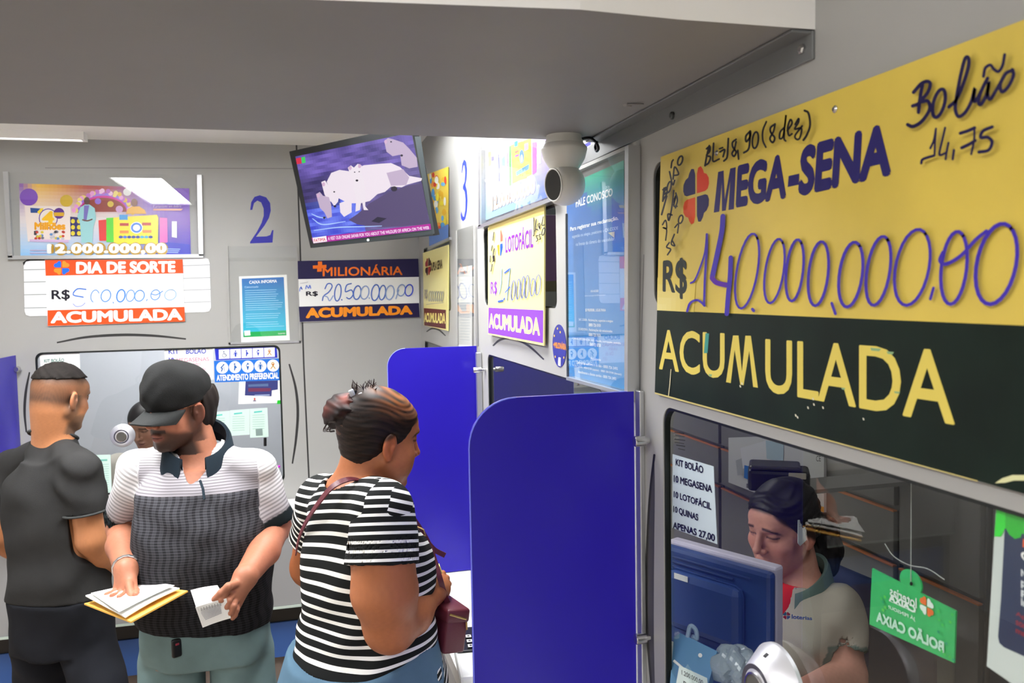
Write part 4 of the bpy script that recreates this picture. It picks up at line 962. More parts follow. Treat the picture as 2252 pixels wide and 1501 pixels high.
a.grid(((531.5, 612.5), (624, 609), (630, 737), (535, 741)), 6, 16, lambda u, v: mixc(rgb(20, 104, 184), rgb(60, 200, 226), v))
a.poly([(536, 730), (629.5, 726), (630, 737), (535.5, 741)], rgb(30, 176, 90)); a.poly([(537, 727), (550, 726), (551, 737), (538, 738)], WHITE)
a.text('CAIXA INFORMA', ((548, 617), (609, 614), (609, 621), (548, 624)), WHITE, bold=.03); a.text('Comunicado', ((538, 629), (568, 628), (568, 632), (538, 633)), rgb(210, 235, 250))
rg = random.Random(4)
for k in range(18):
    if k in (10, 14): continue
    y = 638 + k * 4.7; e_ = 618 + rg.uniform(-14, 3) + k * .3
    a.stroke([(539 + k * .15, y + 1), (e_, y - 1.4)], 1.1, rgb(170, 220, 240), smooth=0)
a.text('loterias', ((612, 731), (627, 730), (627, 734), (612, 735)), WHITE)
a.build('lettering', M_PRINT, nt)
# ---- sheets and stickers on the back window (outer face of the pane)
WQ = mA(-0.0090)
def sheet(name, quad, label, cat, mp, m=M_PAPER, group=None, t=0.0006):
    o = board(name, quad, mp, t, m); tag(o, label, cat, group); return o
M_GRN = mat('pale_green_paper', rgb(206, 232, 220), 0.7)
s1 = sheet('price_note', [(87, 779), (175, 774), (177, 838), (92, 843)], 'printed bolão note at the top left of the back window', 'note', WQ)
a = Art(mA(-0.0083)); a.text('KIT BOLÃO', ((97, 788), (141, 786), (141, 795), (97, 797)), rgb(110, 150, 140), bold=.03); a.text('10 MEGA SENA', ((95, 804), (152, 801), (152, 808), (95, 810)), rgb(110, 150, 140), bold=.03); a.build('lettering', M_INK, s1)
s2 = sheet('handwritten_note', [(361, 765), (468, 760), (470, 834), (366, 838)], 'white note handwritten in blue and red beside the preferential service stickers', 'note', WQ)
a = Art(mA(-0.0083))
a.text('KIT', ((370, 768), (393, 767), (394, 778), (371, 778)), rgb(70, 84, 190), bold=.02); a.text('BOLÃO', ((409, 764), (453, 763), (453, 777), (409, 778)), rgb(70, 84, 190), bold=.02)
a.text('10 MEGASENAS', ((373, 788), (459, 785), (460, 793), (373, 797)), rgb(206, 110, 150)); a.text('10', ((371, 786), (383, 786), (383, 796), (371, 796)), rgb(70, 84, 190), bold=.03)
a.text('Lotofácil', ((418, 796), (441, 795), (441, 804), (418, 805)), rgb(214, 130, 160)); a.text('Dia de', ((430, 807), (452, 806), (452, 816), (430, 817)), rgb(220, 140, 170)); a.text('(27)', ((448, 821), (461, 820), (461, 830), (448, 831)), rgb(220, 150, 170))
a.build('handwritten_lettering', M_INK, s2)
s3 = sheet('service_sticker', [(472, 766), (608, 760.5), (610, 786), (475, 792)], 'upper blue sticker with five square accessibility pictograms on the back window', 'sticker', WQ, mat('blue_sticker', rgb(20, 40, 190), .4), 'blue service stickers')
a = Art(mA(-0.0083)); DB = rgb(34, 60, 180)
def picto(a, k, x, y, s, c):
    if k == 0: a.ell(x - 1 * s, y - 7 * s, 2 * s, 2 * s, c); a.stroke([(x - 1 * s, y - 5 * s), (x, y), (x + 5 * s, y), (x + 7 * s, y + 5 * s)], 1.6 * s, c, smooth=0); a.loop(x, y + 3 * s, 5 * s, 5 * s, 0, 1.4 * s, c)
    elif k == 1: a.ell(x, y - 7 * s, 2 * s, 2 * s, c); a.poly([(x - 3 * s, y - 4 * s), (x + 3 * s, y - 4 * s), (x + 2 * s, y + 8 * s), (x - 2 * s, y + 8 * s)], c); a.stroke([(x - 4 * s, y - 3 * s), (x - 5 * s, y + 3 * s)], 1.3 * s, c, smooth=0); a.stroke([(x + 4 * s, y - 3 * s), (x + 5 * s, y + 3 * s)], 1.3 * s, c, smooth=0)
    elif k == 2: a.ell(x - 1 * s, y - 7 * s, 2 * s, 2 * s, c); a.poly([(x - 2 * s, y - 5 * s), (x + 1 * s, y - 4 * s), (x + 5 * s, y + 1 * s), (x + 1 * s, y + 3 * s), (x, y + 8 * s), (x - 2.4 * s, y + 8 * s)], c, flat=True)
    elif k == 3: a.ell(x, y - 7 * s, 2 * s, 2 * s, c); a.poly([(x - 3 * s, y - 1 * s), (x + 3.4 * s, y - 1 * s), (x + .6 * s, y + 8 * s), (x - .6 * s, y + 8 * s)], c); a.stroke([(x + 3 * s, y - 6 * s), (x - 3 * s, y - 4 * s), (x - 2 * s, y)], 1.6 * s, c)
    elif k == 4:
        a.stroke([(x - 5 * s, y + 7 * s), (x + 2 * s, y - 3 * s), (x, y - 7 * s), (x - 3 * s, y - 4 * s), (x + 5 * s, y + 7 * s)], 2.2 * s, rgb(196, 150, 60)); a.ell(x, y - 3 * s, 1.4 * s, 1.4 * s, rgb(210, 80, 60))
    elif k == 5: a.ell(x + 3 * s, y - 7 * s, 1.8 * s, 1.8 * s, c); a.stroke([(x + 2 * s, y - 5 * s), (x - 3 * s, y), (x, y + 2 * s), (x - 2 * s, y + 8 * s)], 2.6 * s, c); a.stroke([(x + 3 * s, y - 2 * s), (x + 5 * s, y + 8 * s)], 1 * s, c, smooth=0)
for k in range(5):
    x = 493 + k * 24.9; y = 778.5 - k * 1.0
    a.poly([(x - 12, y - 10), (x + 11.5, y - 11), (x + 12, y + 9.5), (x - 11.5, y + 10.5)], rgb(238, 240, 252)); picto(a, [0, 1, 2, 3, 4][k], x, y, 0.8, rgb(120, 130, 150) if k == 0 else DB)
a.build('pictograms', M_PRINT, s3)
s4 = sheet('service_sticker', [(470.5, 793), (615.5, 787.5), (619, 835.5), (472.5, 840.5)], 'lower blue preferential service sticker with five round pictograms on the back window', 'sticker', mA(-0.0083), mat('sky_blue_sticker', rgb(14, 110, 210), .4), 'blue service stickers')
a = Art(mA(-0.0076)); CB = rgb(30, 96, 170)
for k in range(5): x = 489 + k * 27.9; y = 808 - k * 1.15; a.ell(x, y, 13.3, 13.3, WHITE); picto(a, [5, 2, 3, 1, 4][k], x, y, 0.95, CB)
a.text('ATENDIMENTO PREFERENCIAL', ((476, 824), (612.5, 818), (613, 832), (476.5, 837.5)), WHITE, bold=.04); a.build('lettering', M_PRINT, s4)
s5 = sheet('leaflet', [(526, 838), (620, 835), (622.5, 885), (524, 888)], 'leaflet with a dark blue and red block under the blue stickers', 'leaflet', WQ)
a = Art(mA(-0.0083)); a.poly([(540, 838), (611, 836), (611, 856), (598, 858), (597, 871), (538.5, 869)], rgb(56, 62, 120), flat=True); a.poly([(546, 853), (596, 853), (594, 860), (546, 861)], rgb(110, 50, 80))
a.stroke([(561, 869), (592, 868)], 3, rgb(150, 165, 200), smooth=0); a.ell(560, 877, 2, 3, rgb(200, 90, 80)); a.ell(560, 881, 4, 1.2, rgb(90, 90, 120)); a.poly([(546, 845), (590, 843), (590, 849), (546, 850)], rgb(86, 110, 150)); a.build('print', M_PRINT, s5)
s6 = sheet('green_tape', [(610, 880), (622, 879), (622, 887.5), (609, 888)], 'small bright green tape tab at the corner of the leaflet', 'tape', mA(-0.0083), mat('green_tape', rgb(20, 190, 40), .4))
for i, (q, lb) in enumerate((([(462, 906), (505, 903), (506, 955), (464, 958)], 'pale green betting slip, left one of the row of three on the back window'), ([(505.5, 902), (549, 898.5), (549, 955), (506, 958)], 'pale green betting slip, middle one of the row of three on the back window'), ([(549.5, 898.5), (588, 896), (590.5, 960), (550, 962)], 'pale green betting slip, right one of the row of three on the back window'))):
    s_ = sheet('betting_slip', q, lb, 'slip', WQ, M_GRN, 'pale green slips taped to the back window'); a = Art(mA(-0.0083)); x, y = q[0]
    a.poly([(x + 9, y + 6), (x + 27, y + 4), (x + 27, y + 7), (x + 9, y + 9)], rgb(90, 200, 190))
    for k in range(7): a.stroke([(x + 6, y + 14 + k * 5), (x + 32, y + 13 + k * 5)], .9, rgb(150, 190, 180), smooth=0)
    if i == 2: a.poly([(562, 943), (577, 942), (578, 957), (563, 958)], rgb(130, 150, 145))
    a.build('print', M_PRINT, s_)
s7 = sheet('betting_slip', [(202, 1000), (243, 999), (246, 1086), (205, 1090)], 'pale green betting slip on the back window right of the man in dark grey', 'slip', WQ, M_GRN, 'pale green slips taped to the back window')
a = Art(mA(-0.0083)); a.poly([(209, 1010), (236, 1009), (236, 1013), (209, 1014)], rgb(120, 190, 175))
for k in range(12): a.stroke([(208, 1022 + k * 5), (239, 1020 + k * 5)], .9, rgb(150, 190, 180), smooth=0)
a.build('print', M_PRINT, s7)
bm = bmesh.new(); add_tube(bm, [onY(598, 1033, YA - .01), onY(616, 1024, YA - .012)], 0.006, 10); o = obj('pen', bm, mat('magenta_pen', rgb(190, 40, 190), .4)); tag(o, 'magenta pen clipped to the lower right of the back window', 'pen')
bm = bmesh.new(); add_tube(bm, [onY(583, 962, YA - .006), onY(583, 980, YA - .006)], 0.007, 10); tag(obj('black_clip', bm, M_BLACK), 'small black clip below the row of green slips', 'clip')
# box of brochures on the counter behind the man in the cap
pb = onZ(306, 1222, 0.918); e = empty('brochure_box', (pb[0], YA - .10, 0.915), 'blue and yellow brochure box on the back counter between the two men', 'brochure box')
bm = bmesh.new(); add_box(bm, (pb[0] - .05, YA - .11, 0.916), (pb[0] + .06, YA - .04, 1.05), .003); obj('box', bm, mat('brochure_blue', rgb(30, 90, 200), .5), e)
bm = bmesh.new(); add_box(bm, (pb[0] - .054, YA - .112, 0.97), (pb[0] - .01, YA - .039, 1.04), .002); obj('flash', bm, mat('brochure_yellow', rgb(236, 200, 60), .5), e)

# ---- right wall, far end
py_ = mB(0.004)
o = sheet('advertising_poster', [(937, 384), (986, 366), (986, 523), (944, 545)], 'yellow advertising poster partly hidden behind the television', 'poster', py_, mat('yellow_poster', rgb(246, 214, 80), .4))
a = Art(mB(0.0044)); rg = random.Random(8)
for k in range(40):
    x = rg.uniform(944, 980); y = 378 + rg.uniform(0, 140) - (x - 944) * .35 + 8
    a.ell(x, y, rg.uniform(2, 5), rg.uniform(4, 10), rg.choice([rgb(250, 160, 40), rgb(250, 230, 60), rgb(80, 160, 220), rgb(230, 70, 50), rgb(250, 250, 240), rgb(240, 190, 40), rgb(110, 180, 230)]))
a.poly([(943, 515), (986, 492), (986, 523), (944, 545)], rgb(90, 130, 200)); a.build('artwork', M_PRINT, o)
board('shelf_rail', [(940, 543), (988, 521), (988, 527), (940, 549)], mB(0.012), 0.011, M_ALU, o)
dsn = board('lottery_sign', [(930, 556), (985.5, 538), (984.5, 727), (932, 715)], mB(0.008), 0.004, mat('pale_yellow_sign', rgb(240, 230, 150), .4)); tag(dsn, 'small yellow sign with brown lower band beside the far corner', 'sign', 'jackpot signs on the booth panels')
a = Art(mB(0.0084)); BR = rgb(96, 34, 40)
clover(a, 941.5, 586, 13, 38, [rgb(150, 30, 50), rgb(60, 20, 30), rgb(60, 20, 30), rgb(190, 40, 40)], sl=-.3)
a.text('DUPLA SENA', ((947, 578), (973, 569), (973, 590), (946, 597)), rgb(80, 70, 30), bold=.04)
a.poly([(932, 677), (981, 681), (981, 723), (933, 715)], BR); a.text('ACUMULADA', ((933, 687), (979.5, 688), (979.5, 712), (933, 708)), rgb(240, 226, 130), bold=.05)
a.text('R$', ((934, 636), (940, 635), (940, 660), (934, 660)), rgb(150, 140, 130), bold=.02)
a.poly([(980.5, 681), (984, 681), (984, 724), (980.5, 723)], rgb(236, 226, 150))
a.build('lettering', M_PRINT, dsn)
a = Art(mB(0.0094)); a.step = 1e-4
for k in range(7): a.loop(945 + k * 4.6, 651 + k * .1, 2.2, 11, .1, 1.2, rgb(170, 170, 160))
a.stroke([(938, 669), (955, 667), (975, 665)], 1.2, rgb(180, 176, 160)); a.build('handwritten_lettering', M_INK, dsn)
pp = empty('notice_pocket', onX(1022, 620, XB - .003), 'clear acrylic pocket with a tall white price list under number three', 'notice pocket', 'clear acrylic notice pockets')
board('acrylic_front', [(1001, 507), (1043, 494), (1044, 760), (1003, 757)], mB(0.006), 0.0008, M_ACRYL, pp)
for q in ([(1001, 507), (1003, 506.5), (1005, 757), (1003, 757)], [(1041, 495), (1043, 494), (1046, 760), (1043, 760)]): board('side_rail', q, mB(0.0078), 0.0075, M_WALL, pp)
pl = sheet('price_list', [(1008, 588), (1038.5, 583), (1038, 770), (1009, 768)], 'tall white printed list in the pocket under number three', 'list', mB(0.003))
a = Art(mB(0.0033)); a.text('TABELA', ((1012, 597), (1028, 594), (1028, 600), (1012, 603)), rgb(110, 120, 130), bold=.03)
for k in range(22): a.stroke([(1012, 616 + k * 6.2), (1032, 615 + k * 6.3)], .9, rgb(176, 190, 200), smooth=0)
a.build('lettering', M_PRINT, pl)

# ---- booth four: poster with its rail, yellow and violet sign
pr_ = empty('poster_holder', onX(1130, 400, XB - .004), 'aluminium rail and acrylic sheet holding the pale advertisement above the violet and yellow sign', 'poster holder', 'aluminium poster holders')
board('bottom_rail', [(1050, 496), (1213, 433), (1213, 442), (1050, 504)], mB(0.022), 0.021, M_ALU, pr_)
board('side_rail', [(1052, 330), (1055, 329), (1056, 497), (1052, 498)], mB(0.022), 0.021, M_ALU, pr_)
board('acrylic_front', [(1053, 300), (1250, 230), (1250, 420), (1053, 495)], mB(0.020), 0.0006, M_ACRYL, pr_)
hz = lambda x, y: (1030 + x / 6.825, 290 + y / 6.825)
pq = [(1060, 318), (1245, 250), (1245, 418), (1060, 487)]
po2 = sheet('advertising_poster', pq, 'pale colourful advertisement with white 12.000.000,00 above the violet and yellow sign', 'poster', mB(0.003))
a = Art(mB(0.0035))
a.grid(pq, 24, 12, lambda u, v: mixc(mixc(rgb(250, 246, 250), rgb(160, 130, 226), min(1, max(0, u - .35) * 1.6)), mixc(rgb(170, 220, 246), rgb(50, 60, 210), u), max(0, v - .35) / .65))
HZ = lambda L: [hz(*p) for p in L]
for q, c in (([(300, 300), (345, 290), (345, 500), (300, 520)], rgb(236, 232, 120)), ([(345, 370), (385, 365), (385, 430), (345, 440)], rgb(110, 110, 210)), ([(500, 350), (550, 340), (550, 580), (500, 600)], rgb(150, 220, 230)), ([(575, 310), (600, 305), (605, 780), (580, 780)], rgb(240, 160, 210)), ([(612, 215), (640, 205), (645, 800), (615, 810)], rgb(110, 230, 90)), ([(640, 200), (940, 90), (950, 640), (660, 780)], rgb(250, 232, 80)), ([(690, 150), (740, 130), (740, 210), (690, 225)], rgb(60, 150, 230)), ([(700, 290), (755, 265), (755, 300), (700, 325)], rgb(240, 110, 90)), ([(700, 350), (755, 330), (755, 360), (700, 380)], rgb(190, 90, 210)), ([(840, 180), (900, 160), (900, 260), (840, 290)], rgb(240, 150, 200)), ([(715, 600), (910, 480), (905, 560), (720, 660)], rgb(90, 150, 220)), ([(725, 700), (880, 620), (880, 690), (725, 740)], rgb(250, 170, 90)), ([(960, 160), (1020, 150), (1020, 600), (965, 640)], rgb(220, 110, 220)), ([(1055, 250), (1090, 240), (1090, 470), (1055, 480)], rgb(240, 244, 246))): a.poly(HZ(q), c)
a.ell(*hz(800, 370), 5, 15, rgb(70, 130, 230)); a.ell(*hz(800, 400), 3, 9, rgb(190, 220, 240)); a.stroke(HZ([(450, 330), (460, 560), (462, 740)]), 1.5, rgb(110, 120, 200), smooth=0)
a.text('12.000.000,00', (hz(345, 960), hz(1005, 680), hz(1005, 940), hz(345, 1225)), rgb(190, 150, 90), bold=0.12, space=1.1); a.text('12.000.000,00', (hz(345, 960), hz(1005, 680), hz(1005, 940), hz(345, 1225)), WHITE, bold=0.07, space=1.1)
a.build('artwork', M_PRINTG, po2)
k4 = lambda x, y: (1050 + x / 4.414, 440 + y / 4.414)
lq = mB(0.012)
ls = board('lottery_sign', [(1073, 500), (1197, 451), (1196, 760), (1073.5, 735)], lq, 0.004, mat('pale_yellow_sign')); tag(ls, 'pale yellow sign with violet lower band handwritten 1.700.000,00', 'sign', 'jackpot signs on the booth panels')
a = Art(mB(0.0124)); VI = rgb(128, 62, 200)
a.poly([k4(110, 245), k4(645, 45), k4(645, 130), k4(110, 290)], rgb(206, 186, 110)); a.poly([k4(108, 1042), k4(637, 1068), k4(635, 1385), k4(105, 1288)], VI)
a.text('ACUMULADA', (k4(112, 1095), k4(607, 1138), k4(607, 1318), k4(112, 1240)), rgb(246, 238, 150), bold=.045)
a.text('LOTOFÁCIL', (k4(272, 322), k4(540, 225), k4(540, 458), k4(272, 512)), rgb(120, 40, 190), bold=.02)
a.text('R$', (k4(128, 792), k4(190, 780), k4(190, 925), k4(128, 930)), rgb(130, 60, 200), bold=.02)
a.poly([k4(222, 300), k4(228, 285), k4(243, 345), k4(243, 395), k4(222, 402)], rgb(236, 90, 80), flat=True); a.poly([k4(190, 440), k4(210, 430), k4(213, 540), k4(203, 530)], rgb(240, 140, 30), flat=True); a.poly([k4(220, 425), k4(243, 418), k4(244, 460), k4(228, 535), k4(219, 545)], rgb(30, 80, 210), flat=True)
a.build('lettering', M_PRINT, ls)
a = Art(mB(0.0134)); a.step = 1e-4; BL = rgb(50, 90, 200)
a.stroke([k4(235, 660), k4(228, 820), k4(210, 910)], 1.8, rgb(130, 170, 200)); a.stroke([k4(205, 982), k4(242, 975)], 4.5, BL, smooth=0); a.stroke([k4(255, 965), k4(262, 950)], 2.5, BL, smooth=0)
a.stroke([k4(265, 705), k4(315, 665)], 3.4, BL, smooth=0); a.stroke([k4(315, 665), k4(300, 800), k4(285, 970)], 1.8, rgb(120, 150, 200), smooth=0); a.stroke([k4(270, 895), k4(315, 840)], 2.4, BL, smooth=0)
for cx, rx, y0, y1 in ((345, 5, 780, 970), (395, 4.6, 765, 960), (440, 4.6, 740, 950), (478, 5.5, 730, 950), (535, 6, 760, 930), (585, 7, 725, 920)): a.loop(*k4(cx, (y0 + y1) / 2), rx * .8, (y1 - y0) / 2 / 4.4, .08, 1.8, rgb(96, 110, 170))
for pts in ([(548, 170), (550, 330), (540, 345)], [(572, 185), (560, 300)], [(565, 280), (590, 290)], [(600, 270), (590, 235), (606, 225), (603, 280)], [(640, 160), (625, 240), (650, 240)], [(590, 345), (570, 345), (585, 385), (570, 400)], [(615, 330), (600, 335), (612, 375), (600, 380)], [(160, 310), (150, 390)], [(145, 440), (135, 490)], [(165, 470), (150, 550), (160, 590)], [(125, 540), (122, 600)], [(145, 620), (132, 690)], [(160, 540), (150, 600)]): a.stroke([k4(*p) for p in pts], 2, INK, smooth=3)
a.loop(*k4(640, 305), 2.8, 8, .2, 2, INK); a.build('handwritten_lettering', M_INK, ls)
# ---- blue contact poster in its frame
fq = [(1243, 432), (1374, 378), (1378, 868), (1248, 832)]
ff = empty('poster_holder', onX(1310, 600, XB - .004), 'tall aluminium and acrylic holder around the blue contact poster', 'poster holder', 'aluminium poster holders')
board('side_rail', [(1374, 322), (1382, 319), (1380, 880), (1373, 880)], mB(0.024), 0.023, M_ALU, ff)
board('side_rail', [(1243, 470), (1245, 469.6), (1248, 834), (1246, 833)], mB(0.022), 0.004, M_DSTEEL, ff)
board('bottom_rail', [(1245, 828), (1378, 864), (1378, 872), (1245, 835)], mB(0.024), 0.023, M_ALU, ff)
board('top_rail', [(1242, 380), (1374, 322), (1374, 330), (1242, 388)], mB(0.014), 0.013, M_WALL, ff)
board('acrylic_front', [(1246, 386), (1374, 330), (1374, 865), (1248, 830)], mB(0.021), 0.0006, glass_mat('acrylic_shiny', (0.96, 0.97, 0.97, 1), 1.0, ior=1.42), ff)
fp = sheet('contact_poster', [(1246, 408), (1372, 352), (1374, 862), (1248, 829)], 'tall blue contact poster with white text and a painted green reflection beside the dome camera', 'poster', mB(0.004))
a = Art(mB(0.0045))
def fc(u, v):
    b_ = mixc(rgb(36, 98, 176), rgb(72, 150, 214), v)
    if v < .2 and u > .25 + v: b_ = mixc(rgb(56, 176, 140), b_, v / .2)  # green reflection on the acrylic, put into the poster colour
    return b_
a.grid(((1246, 408), (1372, 352), (1374, 862), (1248, 829)), 14, 40, fc)
f5 = lambda x, y: (1220 + x / 2.889, 360 + y / 2.889)
def ft(t, x0, y0, x1, h_, sl, b=.02, c=WHITE): a.text(t, (f5(x0, y0), f5(x1, y0 + sl * (x1 - x0)), f5(x1, y0 + sl * (x1 - x0) + h_), f5(x0, y0 + h_)), c, bold=b)
ft('FALE CONOSCO', 134, 226, 368, 52, -.32, .03)
ft('Para registrar sua reclamação,', 98, 402, 404, 34, -.24, .03)
ft('sugestão ou elogio, posicione o QR CODE', 110, 452, 402, 26, -.19, .0, rgb(220, 235, 250)); ft('na frente da câmera do seu celular.', 134, 500, 384, 22, -.15, .0, rgb(220, 235, 250))
ft('OU ACESSE', 228, 802, 278, 14, -.05, .01); ft('www.caixa.gov.br/faleconosco', 190, 832, 322, 14, -.04, .0, rgb(220, 235, 250)); ft('SE PREFERIR, LIGUE PARA', 194, 920, 324, 20, 0.0, .02)
ft('SAC CAIXA - Reclamações, sugestões e elogios', 152, 980, 370, 20, .05, .01); ft('0800 726 0101', 216, 1012, 292, 20, .06, .02); ft('OUVIDORIA - Reclamações não solucionadas', 150, 1040, 366, 20, .07, .01); ft('0800 725 7474', 216, 1074, 292, 20, .08, .02)
ft('CANAL DE DENÚNCIAS - fraude, corrupção, assédio', 114, 1098, 420, 20, .10, .01); ft('0800 721 0738', 222, 1136, 292, 20, .10, .02)
ft('Atendimento', 228, 1226, 292, 18, .14, .01); ft('Deficientes auditivos e de fala - 0800 726 2492', 140, 1250, 400, 18, .16, .01); ft('Alô CAIXA - 4004 0104 (capitais) - 0800 104 0104 (demais)', 124, 1276, 424, 18, .18, .01); ft('Atendimento a clientes surdos - 0800 726 2492', 148, 1310, 390, 18, .19, .01)
a.poly([f5(338, 438), f5(380, 430), f5(378, 470)], rgb(206, 200, 176)); a.build('lettering', M_PRINTG, fp)
# ---- oval sticker
st = board('round_sticker', [(1230 + 15 * math.cos(t) , 760 + 47 * math.sin(t) + 4 * math.cos(t)) for t in [2 * math.pi * k / 28 for k in range(28)]], mB(0.0012), 0.001, mat('navy_sticker', rgb(40, 44, 140), .35)); tag(st, 'round navy sticker with orange lettering beside the contact poster', 'sticker')
a = Art(mB(0.0014)); a.text('+MILIONÁRIA', ((1217, 748), (1245, 752), (1245, 770), (1217, 764)), rgb(236, 150, 50), bold=.03)
for x, y in ((1226, 722), (1232, 730), (1219, 738), (1221, 784), (1240, 786)): a.ell(x, y, 1.2, 2.6, rgb(250, 190, 80))
a.poly([(1228, 785), (1233, 786), (1233, 805), (1227, 803)], rgb(220, 220, 250)); a.build('lettering', M_PRINT, st)
# ---- booth interior shelf seen beside the sign
sh = box_obj('wall_shelf', (XB + .10, 1.6, 1.9), (XB + .35, 3.1, 1.93), M_INNERD); tag(sh, 'grey shelf inside the booth behind the yellow and violet sign', 'shelf')
for i, (y, c, lb) in enumerate(((1.80, rgb(200, 200, 196), 'pale grey'), (1.88, rgb(30, 60, 110), 'dark blue'), (1.96, rgb(60, 60, 62), 'charcoal'), (2.6, rgb(130, 60, 170), 'violet'), (2.68, rgb(34, 36, 38), 'black'))):
    o = box_obj('file_box', (XB + .12, y - .035, 1.931), (XB + .33, y + .035, 2.15), mat('file_%d' % i, c, .5), bevel=.003); tag(o, lb + ' file box on the shelf inside the booth behind the violet-banded sign', 'file box', 'file boxes on the booth shelf')

# ---- dome camera under the soffit
cp = onZ(1240, 298, ZS); e = empty('dome_camera', (cp[0], cp[1], ZS), 'white swivel security camera hanging from the grey soffit', 'camera')
M_CW = mat('camera_white', rgb(226, 226, 220), 0.4); s = 1.0
cx_, cy_ = cp[0], cp[1]; R0 = 0.039
bm = bmesh.new(); add_lathe(bm, [(0.034, 0), (0.034, -0.006), (0.037, -0.012), (0.0365, -0.018)], Matrix.Translation((cx_, cy_, ZS)), 40); obj('ceiling_mount', bm, M_CW, e, smooth=True)
bm = bmesh.new(); add_lathe(bm, [(0.038, -0.016), (0.0445, -0.024), (0.0445, -0.028), (0.040, -0.045), (0.031, -0.060), (0.026, -0.068)], Matrix.Translation((cx_, cy_, ZS)), 40); obj('housing', bm, M_CW, e, smooth=True)
hc = Vector((cx_ - 0.001, cy_ - .002, ZS - 0.094)); rh = 0.0405
_R, _U, _T = ray(1240, 380), 0, 0
ld = Vector(-_r * .86 - _f * .46 - _u * .12).normalized()
bm = bmesh.new(); bmesh.ops.create_uvsphere(bm, u_segments=40, v_segments=24, radius=rh)
for v in bm.verts:
    d_ = v.co.dot(ld)
    if d_ > rh * .60: v.co -= ld * (d_ - rh * .60) * 1.0
bmesh.ops.translate(bm, verts=bm.verts[:], vec=hc); obj('head', bm, M_CW, e, smooth=True)
MF = frame_to(ld, hc + ld * rh * .60, (0, 0, 1))
bm = bmesh.new(); L = []
for k in range(30):
    t = 2 * math.pi * k / 30; L.append((0.72 * rh * math.cos(t), 0.72 * rh * math.sin(t)))
slab(bm, L, [], lambda u, v, d: MF @ Vector((u, v, d)), 0.0012, -0.004); lf = obj('lens_window', bm, mat('lens_black', rgb(6, 6, 8), .08, coat=1.0), e)
bm = bmesh.new(); add_tube(bm, [MF @ Vector((0.755 * rh * math.cos(2 * math.pi * k / 30), 0.755 * rh * math.sin(2 * math.pi * k / 30), 0.0008)) for k in range(31)], 0.0016, 8, caps=False); obj('lens_rim', bm, M_CW, e, smooth=True)
cb_ = [onX(1276, 306, cx_ + .035), onX(1296, 303, XB - .035), onX(1310, 312, XB - .03), onX(1316, 325, XB - .03), onX(1312, 332, XB - .03), onX(1309, 322, XB - .03), onX(1313, 312, XB - .03)]
bm = bmesh.new(); add_tube(bm, [Vector(p) for p in catmull(cb_, 6)], 0.0028, 8); obj('cable', bm, M_BLACK, e, smooth=True)

# ---- near window: note, green hanger, framed poster
kq = mB(-0.0108)
kn = sheet('price_note', [(1479, 998), (1569, 1025), (1577, 1196), (1478, 1160)], 'white note listing kit prices inside the near window above the monitor', 'note', kq, mat('note_paper', rgb(206, 218, 224), .7))
a = Art(mB(-0.0104))
t6 = lambda x, y: (1380 + x / 2.342, 860 + y / 2.342)
for t, x0, y0, x1, y1, hh in (('KIT BOLÃO', 248, 338, 390, 376, 48), ('10 MEGASENA', 238, 430, 436, 484, 40), ('10 LOTOFÁCIL', 238, 504, 432, 566, 46), ('10 QUINAS', 236, 588, 364, 632, 42), ('APENAS 27,00', 234, 670, 450, 736, 44)):
    a.text(t, (t6(x0, y0), t6(x1, y1), t6(x1, y1 + hh), t6(x0, y0 + hh * .9)), INK, bold=.03)
a.build('lettering', M_INK, kn)
a = Art(mB(-0.0090)); 
for k, (x0, x1, y) in enumerate(((1484, 1504, 950), (1486, 1505, 957), (1484, 1506, 965), (1484, 1504, 972), (1488, 1506, 978), (1492, 1506, 986))): a.stroke([(x0, y), (x1, y + 3)], 1.6 if k % 2 else 2.2, rgb(40, 42, 44), smooth=0)
a.build('etched_print', M_INK, kn)
gp = mB(-0.08)
gh = empty('hanging_sign', onX(2005, 1350, XB + .08), 'green hanging sign with mirrored white lettering inside the near window', 'sign')
board('green_plate', [(1918, 1249), (2102, 1343), (2098, 1457), (1912, 1372)], gp, 0.002, mat('green_plate', rgb(52, 186, 104), .35, var=.06, vscale=60), gh)
board('clear_plate', [(1912, 1372), (2098, 1457), (2094, 1640), (1908, 1560)], gp, 0.002, glass_mat('smoke_acrylic', (0.62, 0.68, 0.68, 1), .9), gh)
tab = [(2003 + 24 * math.cos(t), 1280 + 27 * math.sin(t) + 12 * math.cos(t)) for t in [2 * math.pi * k / 24 for k in range(24)]]
board('tab', tab, mB(-0.0802), 0.002, mat('green_plate'), gh)
a = Art(mB(-0.0790))
GW = rgb(226, 244, 234)
a.text('loterias', ((1957, 1287), (2016, 1315), (2016, 1338), (1957, 1308)), GW, flip=True, bold=.02); a.text('CAIXA', ((1955, 1303), (2014, 1333), (2014, 1349), (1955, 1320)), GW, flip=True, bold=.05)
a.stroke([(1955, 1320), (2013, 1346)], 1.2, GW, smooth=0); a.text('JÁ PENSOU?', ((1954, 1328), (2013, 1355), (2013, 1367), (1954, 1339)), GW, flip=True, bold=.01)
clover(a, 2038, 1333, 31, 40, [rgb(236, 120, 60), GW, GW, rgb(236, 120, 60)], sl=.5)
a.text('BOLÃO CAIXA', ((1927, 1337), (2076, 1405), (2076, 1436), (1927, 1366)), rgb(190, 232, 210), flip=True, bold=.045)
rg = random.Random(6)
for k in range(46):
    u, v = rg.random(), rg.random(); x = 1918 + 180 * u; y = 1254 + 94 * u + (108 * v)
    a.poly([(x, y), (x + 5, y + 2.5), (x + 5, y + 8), (x, y + 5.5)], rg.choice([rgb(70, 200, 90), rgb(44, 170, 110), rgb(90, 206, 84), rgb(40, 160, 120)])) if not (1950 < x < 2060 and y < 1440) else None
